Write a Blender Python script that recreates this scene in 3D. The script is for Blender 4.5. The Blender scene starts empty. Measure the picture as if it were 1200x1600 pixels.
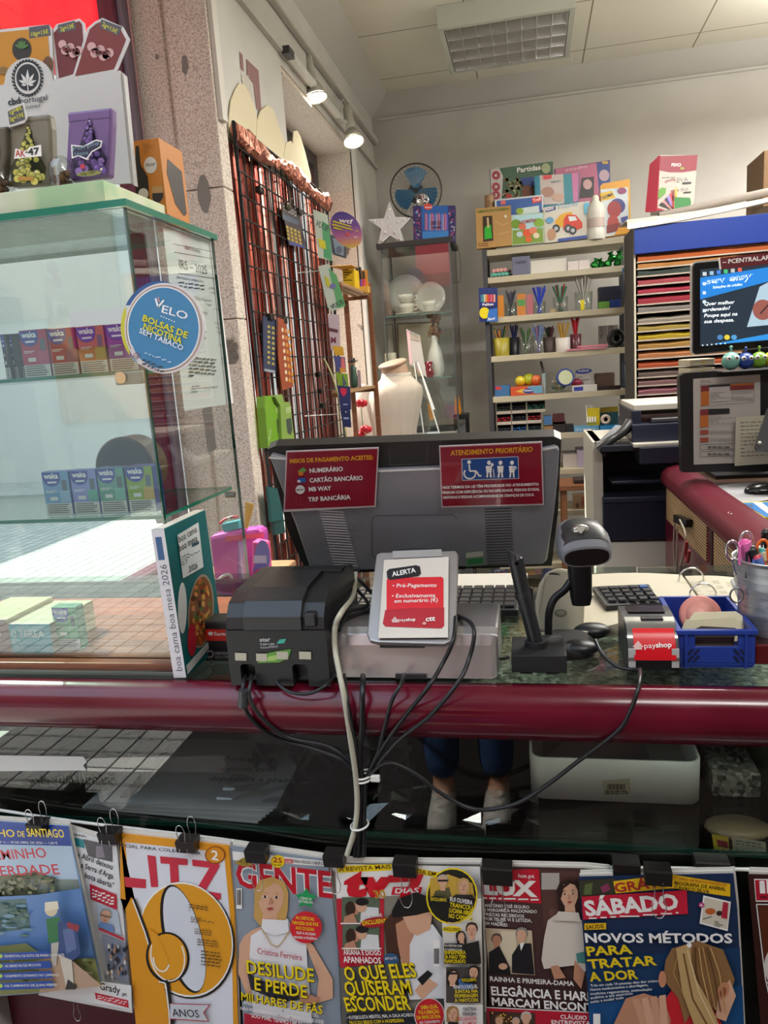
import bpy,bmesh,math,random
from mathutils import Vector,Matrix
random.seed(7)
S=bpy.context.scene
COL=S.collection
# ------------------------------------------------------------------ camera
FPX,EYE=1176.0,1.35 # focal length in pixels of the 1200x1600 frame, eye height
_u=Vector((-440,6200,1176)).normalized() # world up seen from the camera (right, up, back)
_y=Vector((228,240,-FPX));_y=(_y-_u*_y.dot(_u)).normalized()
_x=_y.cross(_u)
RW=Matrix((_x,_y,_u))
EYEP=Vector((0,0,EYE))
cam_d=bpy.data.cameras.new('camera')
cam_d.sensor_fit='VERTICAL';cam_d.sensor_height=36;cam_d.lens=FPX/1600*36
cam_d.clip_start=.02
cam=bpy.data.objects.new('camera',cam_d);COL.objects.link(cam)
cam.matrix_world=Matrix.Translation(EYEP)@RW.to_4x4()
S.camera=cam
# ------------------------------------------------------------------ sky, sun, view
S.view_settings.view_transform='Standard';S.view_settings.look='None'
S.view_settings.gamma=1;S.view_settings.use_curve_mapping=False
S.view_settings.exposure=.62
W=bpy.data.worlds.new('sky');S.world=W;W.use_nodes=True
_n=W.node_tree.nodes;_l=W.node_tree.links
_bg=_n['Background'];_tc=_n.new('ShaderNodeTexCoord');_sp=_n.new('ShaderNodeSeparateXYZ')
_rp=_n.new('ShaderNodeValToRGB')
_l.new(_tc.outputs['Generated'],_sp.inputs[0]);_l.new(_sp.outputs['Z'],_rp.inputs[0])
_rp.color_ramp.elements[0].color=(.80,.86,.92,1);_rp.color_ramp.elements[1].color=(.55,.72,.95,1)
_l.new(_rp.outputs[0],_bg.inputs[0]);_bg.inputs[1].default_value=2.2
def sun_lamp(d_,e):
    d=bpy.data.lights.new('sun','SUN');d.energy=e;d.angle=.009;d.color=(1,.95,.88)
    o=bpy.data.objects.new('sun',d);COL.objects.link(o);o.rotation_euler=Vector(d_).to_track_quat('-Z','Y').to_euler()
sun_lamp((.62,-.25,-.74),8)
S.cycles.use_denoising=True
S.cycles.max_bounces=9;S.cycles.transparent_max_bounces=24;S.cycles.glossy_bounces=4
S.cycles.diffuse_bounces=5;S.cycles.caustics_reflective=False;S.cycles.caustics_refractive=False
S.cycles.sample_clamp_indirect=6

# ------------------------------------------------------------------ helpers
def ray(px,py):return RW@Vector((px-600,800-py,-FPX))
def P(px,py,ax,v): # the point seen at a pixel, on the world plane ax = v
    d=ray(px,py);i='xyz'.index(ax)
    return EYEP+d*((v-EYEP[i])/d[i])
def PN(px,py,p0,n):
    d=ray(px,py);return EYEP+d*((p0-EYEP).dot(n)/d.dot(n))
def PX(p): # pixel where a world point is seen
    c=RW.transposed()@(p-EYEP);return Vector((600-FPX*c.x/c.z,800+FPX*c.y/c.z))
def lin(h):
    h=h.lstrip('#');r=[]
    for i in (0,2,4):
        c=int(h[i:i+2],16)/255;r.append(c/12.92 if c<=.04045 else ((c+.055)/1.055)**2.4)
    return (*r,1)
_mc={}
def M(h,rough=.5,metal=0,coat=0,emit=0,spec=.5):
    k=(h,rough,metal,coat,emit,spec)
    if k in _mc:return _mc[k]
    m=bpy.data.materials.new('paint_'+h.lstrip('#'));m.use_nodes=True;b=m.node_tree.nodes['Principled BSDF']
    b.inputs['Base Color'].default_value=lin(h);b.inputs['Roughness'].default_value=rough
    b.inputs['Metallic'].default_value=metal;b.inputs['Coat Weight'].default_value=coat
    b.inputs['Specular IOR Level'].default_value=spec
    if emit:
        b.inputs['Emission Color'].default_value=lin(h);b.inputs['Emission Strength'].default_value=emit
    _mc[k]=m;return m
def glass(name,tint='f4fbf8',refl=1.0,base=.045):
    m=bpy.data.materials.new(name);m.use_nodes=True;t=m.node_tree;t.nodes.clear()
    out=t.nodes.new('ShaderNodeOutputMaterial');mix=t.nodes.new('ShaderNodeMixShader')
    tr=t.nodes.new('ShaderNodeBsdfTransparent');gl=t.nodes.new('ShaderNodeBsdfGlossy')
    lw=t.nodes.new('ShaderNodeLayerWeight');pw=t.nodes.new('ShaderNodeMath');ma=t.nodes.new('ShaderNodeMath')
    lw.inputs[0].default_value=.5;pw.operation='POWER';pw.inputs[1].default_value=5
    ma.operation='MULTIPLY_ADD';ma.inputs[1].default_value=.95*refl;ma.inputs[2].default_value=base*refl
    tr.inputs[0].default_value=lin(tint);gl.inputs['Roughness'].default_value=0.0
    L=t.links.new
    L(lw.outputs['Facing'],pw.inputs[0]);L(pw.outputs[0],ma.inputs[0]);L(ma.outputs[0],mix.inputs[0])
    L(tr.outputs[0],mix.inputs[1]);L(gl.outputs[0],mix.inputs[2]);L(mix.outputs[0],out.inputs[0])
    return m
def nodes_mat(name,build,rough=.6,metal=0,bump=None):
    m=bpy.data.materials.new(name);m.use_nodes=True;t=m.node_tree;b=t.nodes['Principled BSDF']
    b.inputs['Roughness'].default_value=rough;b.inputs['Metallic'].default_value=metal
    tc=t.nodes.new('ShaderNodeTexCoord')
    build(t,b,tc);return m
def ramp(t,fac,stops,interp='LINEAR'):
    r=t.nodes.new('ShaderNodeValToRGB');r.color_ramp.interpolation=interp
    e=r.color_ramp.elements
    while len(e)<len(stops):e.new(.5)
    for i,(p,h) in enumerate(stops):e[i].position=p;e[i].color=lin(h)
    t.links.new(fac,r.inputs[0]);return r.outputs[0]
def tex(t,tc,kind,scale,stretch=None,coord='Object',**kw):
    n=t.nodes.new('ShaderNodeTex'+kind)
    for k,v in kw.items():
        if k in n.inputs:n.inputs[k].default_value=v
        else:setattr(n,k,v)
    n.inputs['Scale'].default_value=scale
    src=tc.outputs[coord]
    if stretch:
        mp=t.nodes.new('ShaderNodeMapping');mp.inputs['Scale'].default_value=stretch
        t.links.new(src,mp.inputs[0]);src=mp.outputs[0]
    t.links.new(src,n.inputs['Vector']);return n
def bump(t,b,h,s=.3,d=.002):
    n=t.nodes.new('ShaderNodeBump');n.inputs['Strength'].default_value=s;n.inputs['Distance'].default_value=d
    t.links.new(h,n.inputs['Height']);t.links.new(n.outputs[0],b.inputs['Normal'])

class MB: # collects shapes in world space, links them as ONE mesh object
    def __init__(s):s.v=[];s.f=[];s.mi=[];s.sm=[];s.ms=[]
    def _m(s,m):
        if isinstance(m,str):m=M(m)
        if m not in s.ms:s.ms.append(m)
        return s.ms.index(m)
    def add(s,vs,fs,m,smooth=False,X=None):
        o=len(s.v);i=s._m(m)
        for p in vs:s.v.append((X@Vector(p)) if X else Vector(p))
        for f in fs:s.f.append([o+k for k in f]);s.mi.append(i);s.sm.append(smooth)
        return s
    def box(s,x0,x1,y0,y1,z0,z1,m,bev=0,X=None,seg=2):
        if bev:
            b=bmesh.new();bmesh.ops.create_cube(b,size=1)
            for v in b.verts:v.co=Vector(((x0+x1)/2+v.co.x*(x1-x0),(y0+y1)/2+v.co.y*(y1-y0),(z0+z1)/2+v.co.z*(z1-z0)))
            bmesh.ops.bevel(b,geom=b.edges[:],offset=bev,segments=seg,affect='EDGES',profile=.5)
            b.verts.index_update()
            s.add([v.co.copy() for v in b.verts],[[v.index for v in f.verts] for f in b.faces],m,False,X);b.free();return s
        vs=[(x,y,z) for x in (x0,x1) for y in (y0,y1) for z in (z0,z1)]
        return s.add(vs,[(0,1,3,2),(4,6,7,5),(0,4,5,1),(2,3,7,6),(0,2,6,4),(1,5,7,3)],m,False,X)
    def prism(s,pts,h0,h1,m,X=None,cap=True,side=None): # outline in local xy, extruded along local z
        n=len(pts);vs=[(p[0],p[1],h0) for p in pts]+[(p[0],p[1],h1) for p in pts]
        a=sum(pts[i][0]*pts[(i+1)%n][1]-pts[(i+1)%n][0]*pts[i][1] for i in range(n))
        idx=list(range(n)) if a>0 else list(range(n))[::-1]
        fs=[]
        if cap:s.add(vs,[idx[::-1],[n+k for k in idx]],m,False,X)
        for k in range(n):
            i,j=idx[k],idx[(k+1)%n];fs.append((i,j,n+j,n+i))
        return s.add(vs,fs,side or m,False,X)
    def loft(s,rings,m,cap=True,smooth=True,X=None,closed=True):
        n=len(rings[0]);vs=[p for r in rings for p in r];fs=[]
        for a in range(len(rings)-1):
            for k in range(n if closed else n-1):
                j=(k+1)%n;fs.append((a*n+k,a*n+j,(a+1)*n+j,(a+1)*n+k))
        s.add(vs,fs,m,smooth,X)
        if cap:s.add(vs,[list(range(n))[::-1],[(len(rings)-1)*n+k for k in range(n)]],m,False,X)
        return s
    def lathe(s,prof,m,seg=24,X=None,smooth=True,cap=True):
        rings=[[(r*math.cos(2*math.pi*k/seg),r*math.sin(2*math.pi*k/seg),z) for k in range(seg)] for r,z in prof]
        return s.loft(rings,m,cap,smooth,X)
    def cyl(s,p,q,r,m,seg=12,r2=None,cap=True):
        p,q=Vector(p),Vector(q);X=Matrix.Translation(p)@(q-p).to_track_quat('Z','Y').to_matrix().to_4x4()
        return s.lathe([(r,0),(r if r2 is None else r2,(q-p).length)],m,seg,X,True,cap)
    def tube(s,pts,r,m,seg=8,smooth_path=True,closed=False,sub=6):
        pts=[Vector(p) for p in pts]
        if smooth_path and len(pts)>2:
            q=[];n=len(pts)
            for i in range(n if closed else n-1):
                g=(lambda k:pts[k%n]) if closed else (lambda k:pts[max(0,min(n-1,k))])
                a,b,c,d=g(i-1),g(i),g(i+1),g(i+2)
                for k in range(sub):
                    t=k/sub
                    q.append(.5*((2*b)+(c-a)*t+(2*a-5*b+4*c-d)*t*t+(3*b-a-3*c+d)*t**3))
            if not closed:q.append(pts[-1])
            pts=q
        n=len(pts);rings=[];nr=None
        for i,p in enumerate(pts):
            if closed:t=(pts[(i+1)%n]-pts[i-1]).normalized()
            else:t=(pts[min(i+1,n-1)]-pts[max(i-1,0)]).normalized()
            if nr is None:nr=t.orthogonal().normalized()
            else:nr=(nr-t*nr.dot(t)).normalized()
            bn=t.cross(nr);rr=r(i/(n-1)) if callable(r) else r
            rings.append([p+nr*rr*math.cos(2*math.pi*k/seg)+bn*rr*math.sin(2*math.pi*k/seg) for k in range(seg)])
        if closed:rings.append(rings[0])
        return s.loft(rings,m,not closed,True)
    def ball(s,c,r,m,seg=16,X=None,z0=-1,z1=1):
        if not hasattr(r,'__len__'):r=(r,r,r)
        a0,a1=math.asin(z0),math.asin(z1);k=max(4,seg//2);rings=[]
        for i in range(k+1):
            a=a0+(a1-a0)*i/k;cr=max(math.cos(a),1e-4)
            rings.append([(c[0]+r[0]*cr*math.cos(2*math.pi*j/seg),c[1]+r[1]*cr*math.sin(2*math.pi*j/seg),c[2]+r[2]*math.sin(a)) for j in range(seg)])
        return s.loft(rings,m,True,True,X)
    def build(s,name,parent=None,label=None,cat=None,group=None,kind=None,bevel=0):
        me=bpy.data.meshes.new(name);o=bpy.data.objects.new(name,me);COL.objects.link(o)
        if parent is not None:
            off=worldpos(parent);o.parent=parent
        else:
            xs=[p.x for p in s.v];ys=[p.y for p in s.v];zs=[p.z for p in s.v]
            off=Vector(((min(xs)+max(xs))/2,(min(ys)+max(ys))/2,min(zs)));o.location=off
        me.from_pydata([p-off for p in s.v],[],s.f)
        for m in s.ms:me.materials.append(m)
        me.polygons.foreach_set('material_index',s.mi);me.polygons.foreach_set('use_smooth',s.sm)
        me.update()
        if label:o['label']=label
        if cat:o['category']=cat
        if group:o['group']=group
        if kind:o['kind']=kind
        if bevel:
            md=o.modifiers.new('bevel','BEVEL');md.width=bevel;md.segments=2;md.limit_method='ANGLE'
        return o
def worldpos(o):
    p=Vector((0,0,0))
    while o is not None:p+=o.location;o=o.parent
    return p
def thing(name,label,cat,loc,group=None):
    o=bpy.data.objects.new(name,None);COL.objects.link(o);o.location=loc;o.empty_display_size=.02
    o['label']=label;o['category']=cat
    if group:o['group']=group
    return o
def dup(root,delta,label=None): # a copy of a thing with copies of its parts and sub-parts
    r=root.copy();COL.objects.link(r);r.location=root.location+Vector(delta)
    if label:r['label']=label
    for ch in list(root.children):
        c=ch.copy();COL.objects.link(c);c.parent=r
        for g in list(ch.children):
            d=g.copy();COL.objects.link(d);d.parent=c
    return r
_tx={}
def glyphs(s,bold=0): # outlines of a word, scaled so that a capital is 1 high
    k=(s,bold)
    if k in _tx:return _tx[k]
    def raw(t):
        cu=bpy.data.curves.new('t','FONT');cu.body=t;cu.offset=bold*.55;cu.resolution_u=2;cu.fill_mode='FRONT'
        ob=bpy.data.objects.new('t',cu);COL.objects.link(ob)
        me=ob.to_mesh();v=[(p.co.x,p.co.y) for p in me.vertices];f=[list(p.vertices) for p in me.polygons]
        ob.to_mesh_clear();bpy.data.objects.remove(ob);bpy.data.curves.remove(cu)
        return v,f
    if ('H',bold) not in _tx:
        v,f=raw('H');y0=min(p[1] for p in v);_tx[('H',bold)]=(y0,max(p[1] for p in v)-y0)
    y0,h=_tx[('H',bold)]
    v,f=raw(s)
    if not v:return [],[],1
    x0=min(p[0] for p in v);x1=max(p[0] for p in v)
    r=([((p[0]-x0)/h,(p[1]-y0)/h) for p in v],f,(x1-x0)/h)
    if s !='H':_tx[k]=r
    return r
class Art: # printed layers on a flat face: outlines read off the photograph, laid on the face's plane
    def __init__(s,mb,p0,n,lay=.00025,rough=.45,coat=0):
        s.mb=mb;s.n=Vector(n).normalized()
        s.p0=Vector(p0)
        if (EYEP-s.p0).dot(s.n)<0:s.n=-s.n
        s.k=1;s.lay=lay;s.r=rough;s.c=coat
    def pt(s,px,py):return PN(px,py,s.p0+s.n*s.k*s.lay,s.n)
    def m(s,c):return M(c,s.r,0,s.c) if isinstance(c,str) else c
    def up(s):s.k+=1
    def poly(s,pts,c):
        v=[s.pt(*p) for p in pts];nn=Vector((0,0,0))
        for i in range(1,len(v)-1):nn+=(v[i]-v[0]).cross(v[i+1]-v[0])
        f=list(range(len(v)));s.mb.add(v,[f if nn.dot(s.n)>0 else f[::-1]],s.m(c));s.k+=1;return s
    def rect(s,x0,y0,x1,y1,c,sk=0): # sk: drop of the right end in pixels
        return s.poly([(x0,y0),(x1,y0+sk),(x1,y1+sk),(x0,y1)],c)
    def ell(s,cx,cy,rx,ry,c,rot=0,n=24,a0=0,a1=360):
        r=math.radians(rot);q=[]
        full=a1-a0>=360
        for k in range(n if full else n+1):
            a=math.radians(a0+(a1-a0)*k/n);x,y=rx*math.cos(a),ry*math.sin(a)
            q.append((cx+x*math.cos(r)-y*math.sin(r),cy+x*math.sin(r)+y*math.cos(r)))
        return s.poly(q,c)
    def line(s,pts,w,c):
        for a,b in zip(pts[:-1],pts[1:]):
            dx,dy=b[0]-a[0],b[1]-a[1];L=math.hypot(dx,dy) or 1;nx,ny=-dy/L*w/2,dx/L*w/2
            s.poly([(a[0]+nx,a[1]+ny),(b[0]+nx,b[1]+ny),(b[0]-nx,b[1]-ny),(a[0]-nx,a[1]-ny)],c);s.k-=1
        s.k+=1;return s
    def ring(s,cx,cy,rx,ry,w,c,rot=0,n=24,a0=0,a1=360):
        r=math.radians(rot);q=[]
        for k in range(n+1):
            a=math.radians(a0+(a1-a0)*k/n);x,y=rx*math.cos(a),ry*math.sin(a)
            q.append((cx+x*math.cos(r)-y*math.sin(r),cy+x*math.sin(r)+y*math.cos(r)))
        return s.line(q,w,c)
    def text(s,t,p,q,h,c,bold=0,slant=0,w=None): # baseline from p to q, capitals h pixels high; mirrored plane never needed
        v,f,wd=glyphs(t,bold)
        if not v:return s
        O=s.pt(*p);Q=s.pt(*q);U=(Q-O)/wd
        V=s.n.cross(U).normalized();a=PX(O);b=PX(O+V*.001)
        if (b-a).dot(Vector((q[1]-p[1],-(q[0]-p[0]))))<0:V=-V
        V*=.001*h/max((b-a).length,1e-6)
        vs=[O+U*(x+slant*y)+V*y for x,y in v]
        if U.cross(V).dot(s.n)<0:f=[k[::-1] for k in f]
        s.mb.add(vs,f,s.m(c));s.k+=1;return s
    def greek(s,x0,y0,x1,y1,rows,c,fill=.5,seed=1,sk=0): # fine print too small to read: rows of short dashes
        R=random.Random(seed);h=(y1-y0)/rows
        for i in range(rows):
            x=x0;yy=y0+i*h+h*.25
            while x<x1-2:
                w=min(R.uniform(.05,.22)*(x1-x0),x1-x)
                d=(x-x0)/(x1-x0)*sk
                s.poly([(x,yy+d),(x+w,yy+d),(x+w,yy+h*fill+d),(x,yy+h*fill+d)],c);s.k-=1
                x+=w+.04*(x1-x0)
                if R.random()<.08:break
        s.k+=1;return s
def fbox(mb,x0,x1,yt,yb,y,d,m,bev=0): # upright box whose front face fills these pixels on the plane y
    a=P(x0,(yt+yb)/2,'y',y).x;b=P(x1,(yt+yb)/2,'y',y).x;xm=(x0+x1)/2
    z1=P(xm,yt,'y',y).z;z0=P(xm,yb,'y',y).z
    mb.box(min(a,b),max(a,b),y,y+d,z0,z1,m,bev);return (a,b,z0,z1)
def boxframe(loc,rz=0,rx=0):
    return Matrix.Translation(loc)@Matrix.Rotation(math.radians(rz),4,'Z')@Matrix.Rotation(math.radians(rx),4,'X')
def rect2(w,h,r,n=4): # rounded rectangle outline centred on the origin
    q=[]
    for cx,cy,a0 in ((w/2-r,h/2-r,0),(-w/2+r,h/2-r,90),(-w/2+r,-h/2+r,180),(w/2-r,-h/2+r,270)):
        for k in range(n+1):
            a=math.radians(a0+90*k/n);q.append((cx+r*math.cos(a),cy+r*math.sin(a)))
    return q
XZ=Matrix(((1,0,0,0),(0,0,-1,0),(0,1,0,0),(0,0,0,1))) # local xy -> world xz, local z -> world -y
def T(x,y,z):return Matrix.Translation((x,y,z))
def R(d,a):return Matrix.Rotation(math.radians(d),4,a)

# ------------------------------------------------------------------ shared materials
def _granite(t,b,tc):
    n=tex(t,tc,'Noise',210,Detail=4);c=ramp(t,n.outputs['Fac'],[(.3,'9a8d82'),(.42,'c4b8ac'),(.5,'d9cfc5'),(.6,'e4ddd5'),(.75,'ece7e0')])
    n2=tex(t,tc,'Voronoi',260);c2=ramp(t,n2.outputs['Distance'],[(.08,'6a5d54'),(.24,'ffffff')])
    mx=t.nodes.new('ShaderNodeMix');mx.data_type='RGBA';mx.blend_type='MULTIPLY';mx.inputs[0].default_value=.35
    t.links.new(c,mx.inputs[6]);t.links.new(c2,mx.inputs[7])
    n3=tex(t,tc,'Noise',5.5,Detail=3);c3=ramp(t,n3.outputs['Fac'],[(.0,'ffffff'),(.655,'fbf6f0'),(.68,'8c8680'),(1,'88827a')])
    my=t.nodes.new('ShaderNodeMix');my.data_type='RGBA';my.blend_type='MULTIPLY';my.inputs[0].default_value=1
    t.links.new(mx.outputs[2],my.inputs[6]);t.links.new(c3,my.inputs[7]);t.links.new(my.outputs[2],b.inputs['Base Color'])
    bump(t,b,n.outputs['Fac'],.25,.001)
GRANITE=nodes_mat('granite',_granite,.7)
def _plaster(t,b,tc):
    n=tex(t,tc,'Noise',3,Detail=4);t.links.new(ramp(t,n.outputs['Fac'],[(.3,'c2bfba'),(.7,'cecbc6')]),b.inputs['Base Color'])
    n2=tex(t,tc,'Noise',90,Detail=2);bump(t,b,n2.outputs['Fac'],.12,.001)
PLASTER=nodes_mat('plaster',_plaster,.85)
def _tile(t,b,tc):
    n=tex(t,tc,'Noise',260,Detail=2);c=ramp(t,n.outputs['Fac'],[(.35,'d0ccbc'),(.6,'e6e3d4')])
    br=tex(t,tc,'Brick',1.0,coord='Object',offset=0.0,**{'Mortar Size':.004,'Brick Width':.6,'Row Height':.6})
    br.inputs['Color1'].default_value=br.inputs['Color2'].default_value=(1,1,1,1);br.inputs['Mortar'].default_value=lin('a09a8a')
    mx=t.nodes.new('ShaderNodeMix');mx.data_type='RGBA';mx.blend_type='MULTIPLY';mx.inputs[0].default_value=1
    t.links.new(c,mx.inputs[6]);t.links.new(br.outputs['Color'],mx.inputs[7]);t.links.new(mx.outputs[2],b.inputs['Base Color'])
    bump(t,b,n.outputs['Fac'],.3,.001)
CEILTILE=nodes_mat('ceiling_tile',_tile,.9)
def _terrazzo(t,b,tc):
    v=tex(t,tc,'Voronoi',130);c=ramp(t,v.outputs['Color'],[(.15,'3d3c38'),(.4,'6f6c64'),(.7,'98958b'),(.95,'c4c1b6')])
    t.links.new(c,b.inputs['Base Color'])
TERRAZZO=nodes_mat('terrazzo',_terrazzo,.35)
def _cobble(t,b,tc):
    br=tex(t,tc,'Brick',1.0,coord='Object',offset=.0,**{'Mortar Size':.006,'Brick Width':.12,'Row Height':.12,'Mortar Smooth':.3})
    br.inputs['Color1'].default_value=lin('b9b6ac');br.inputs['Color2'].default_value=lin('a5a39b');br.inputs['Mortar'].default_value=lin('3a3833')
    t.links.new(br.outputs['Color'],b.inputs['Base Color'])
COBBLE=nodes_mat('cobbles',_cobble,.7)
def _wood(a,c):
    def f(t,b,tc):
        n=tex(t,tc,'Noise',9,(1,14,14),Detail=5);t.links.new(ramp(t,n.outputs['Fac'],[(.3,a),(.7,c)]),b.inputs['Base Color'])
    return f
WOOD_RED=nodes_mat('red_wood',_wood('6d3b25','94583a'),.35)
WOOD_OAK=nodes_mat('oak',_wood('8a6a48','ab8660'),.5)
WOOD_DARK=nodes_mat('dark_wood',_wood('6b4028','80502f'),.5)
def _foil(t,b,tc):
    n=tex(t,tc,'Noise',38,(1,1,.18),Detail=4,Distortion=1.2);bump(t,b,n.outputs['Fac'],1.0,.02)
    b.inputs['Base Color'].default_value=lin('c98572')
FOIL=nodes_mat('copper_foil',_foil,.3,1)
def _bluedeck(t,b,tc):
    n=tex(t,tc,'Noise',14,Distortion=2,Detail=4);t.links.new(ramp(t,n.outputs['Fac'],[(.2,'9a9587'),(.6,'bdb8ab'),(1,'c9c5ba')]),b.inputs['Base Color'])
MARBLE=nodes_mat('marble_film',_bluedeck,.35)
def _burg(t,b,tc):
    n=tex(t,tc,'Noise',24,(.3,1,1),Detail=4);t.links.new(ramp(t,n.outputs['Fac'],[(.3,'560a1d'),(.7,'660e25')]),b.inputs['Base Color'])
    r=ramp(t,n.outputs['Fac'],[(.3,'6a6a6a'),(.7,'8a8a8a')]);t.links.new(r,b.inputs['Roughness'])
BURG=nodes_mat('burgundy_lacquer',_burg,.3)
def _rattan(t,b,tc):
    w=tex(t,tc,'Wave',36,bands_direction='Z');t.links.new(ramp(t,w.outputs['Fac'],[(.15,'5c4327'),(.5,'b5946a'),(.9,'c7a87c')]),b.inputs['Base Color'])
    bump(t,b,w.outputs['Fac'],.6,.003)
RATTAN=nodes_mat('ribbed_rattan',_rattan,.6)
def _brush(t,b,tc):
    n=tex(t,tc,'Noise',30,(1,1,40),Detail=3);t.links.new(ramp(t,n.outputs['Fac'],[(.3,'9a9da0'),(.7,'c9ccce')]),b.inputs['Base Color'])
ZINC=nodes_mat('zinc',_brush,.36,.7)
GLASS=glass('clear_glass','fafdfc');PLASTIC=glass('clear_plastic','f6f8f6',1.6,.09);GLASS_DARK=glass('smoked_glass','eceeed',1.0,.045)
GLASS_G=glass('greenish_glass','eaf3ee',1,.05)
EDGE=M('#0c3f33',.15);EDGE_T=M('#1c7a64',.15)
BLK=M('#141416',.4);BLKM=M('#1b1b1d',.6);WHT=M('#e8e6e0',.5);CHROME=M('#d8d8d8',.12,1);STEEL=M('#8d8f90',.35,1)
PAPER=M('#dcd9d0',.7)
# ================================================================== the room
def struct(name,mb):return mb.build(name,kind='structure')
XL,YB,ZC=-.93,5.05,3.0
FT=nodes_mat('floor_tile',lambda t,b,tc:t.links.new(ramp(t,tex(t,tc,'Voronoi',60).outputs['Color'],[(.2,'5b574f'),(.8,'8d887c')]),b.inputs['Base Color']),.4)
struct('floor',MB().box(-1.2,2.7,1.02,YB,-.15,0,FT))
struct('floor_street',MB().box(-14,12,-14,1.0,-.35,-.15,COBBLE).box(-14,-1.22,1.0,12,-.35,-.15,COBBLE))
struct('ceiling',MB().box(-.80,2.7,.9,4.9,ZC,ZC+.1,CEILTILE))
struct('wall_back',MB().box(-1.2,2.7,YB,YB+.2,0,3.2,PLASTER))
struct('wall_right',MB().box(2.6,2.8,.9,YB,0,3.2,PLASTER))
struct('wall_front',MB().box(-1.2,2.8,.9,1.0,2.75,3.3,PLASTER).box(1.75,2.8,.9,1.0,-.15,2.75,PLASTER))
mb=MB()
mb.box(-1.2,XL,2.42,YB,2.56,3.2,PLASTER) # above the side window
mb.box(-1.2,XL,2.42,3.14,1.85,2.56,PLASTER) # blind panel beside the opening
mb.box(-1.2,XL,2.6,4.36,0,.72,PLASTER)
mb.box(-1.2,XL-.01,4.36,YB,0,2.56,GRANITE);mb.box(XL-.01,XL,4.40,YB,0,2.56,PLASTER)
mb.box(-1.2,XL,.9,2.42,2.75,3.2,PLASTER)
struct('wall_left',mb)
# granite pier between the two windows
pr=MB();pr.box(-1.165,-1.06,2.36,2.43,-.15,3.1,GRANITE,.008);pr.box(-1.045,-.912,2.35,2.43,-.15,1.541,GRANITE,.004)
pr.box(-1.045,-.912,2.35,2.43,1.544,1.939,GRANITE,.004);pr.box(-1.045,-.912,2.35,2.43,1.942,3.1,GRANITE,.004);pr.box(-1.07,-1.04,2.37,2.43,-.15,3.1,GRANITE)
A=Art(pr,(0,2.3495,0),(0,-1,0),.0002,.8);A.poly([(312,276),(319,272),(326,286),(330,312),(324,334),(316,330),(309,312),(308,292)],'#85807a').poly([(284,88),(291,86),(295,104),(291,118),(284,112)],'#85807a').poly([(243,84),(249,86),(247,94),(242,92)],'#8a857f').poly([(316,640),(330,630),(338,700),(326,712)],'#948e86')
pr.box(-1.04,-.916,2.37,2.425,1.6,2.01,M('#7b7268',.8))
struct('wall_left_pier',pr)
struct('trim_1',MB().box(-.911,-.896,2.36,2.40,2.135,3.1,M('#d4d0c8',.6)))
# coving
CV=M('#c3c0ba',.8)
cv=MB();cv.add([(-.80,.9,3.0),(-.80,4.9,3.0),(XL,YB,2.9),(XL,.9,2.9),(XL-.02,.9,3.05),(XL-.02,YB,3.05)],[(0,1,2,3)],CV)
struct('trim_2',cv)
cv=MB();cv.add([(-.80,4.9,3.0),(2.6,4.9,3.0),(2.6,YB,2.9),(XL,YB,2.9)],[(0,1,2,3)],CV);cv.box(XL,2.6,YB-.012,YB-.001,2.885,2.9,CV)
struct('trim_3',cv)
struct('trim_4',MB().box(XL,XL+.035,2.42,YB-.01,2.745,2.78,CV,.008).box(XL,XL+.02,2.42,YB-.01,2.60,2.615,CV))
struct('trim_5',MB().box(XL-.002,XL+.02,4.36,4.40,.0,2.56,M('#d8d6d0',.5)).box(XL,XL+.012,4.44,4.50,0,2.0,M('#d0cec8',.5)))
# side window behind the mesh panel
FR=M('#3f3d3c',.4)
w=MB();w.box(-1.17,-1.13,2.6,4.36,.72,.78,FR).box(-1.17,-1.13,2.6,4.36,2.48,2.56,FR).box(-1.17,-1.13,4.28,4.36,.78,2.48,FR).box(-1.17,-1.13,2.6,2.66,.78,2.48,FR).box(-1.17,-1.13,3.45,3.5,.78,2.48,FR)
win=struct('window_1',w);MB().box(-1.152,-1.148,2.66,4.28,.78,2.48,GLASS).build('pane',win)
struct('trim_7',MB().box(-1.2,XL,2.6,4.36,.72,.745,M('#cfcac0',.5)).box(-1.2,XL-.005,3.14,4.36,2.54,2.559,GRANITE))
# window to the left of the pier
FP=M('#5d1730',.35);FQ=M('#7d6f80',.4)
w=MB();w.box(-1.235,-1.18,2.30,2.36,.78,2.75,FP,.004).box(-1.18,-1.165,2.315,2.36,.78,2.75,FQ).box(-1.235,-1.18,.9,2.36,.72,.78,FP).box(-1.235,-1.18,.9,2.36,2.69,2.75,FP).box(-1.235,-1.18,.9,.96,.78,2.69,FP)
win=struct('window_2',w);MB().box(-1.212,-1.208,.96,2.30,.78,2.69,GLASS).build('pane',win)
struct('wall_left_base',MB().box(-1.2,-1.0,1.02,2.36,-.15,.72,PLASTER))
struct('trim_6',MB().box(-.86,-.64,1.66,1.90,.80,.86,WOOD_OAK,.006))

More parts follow.
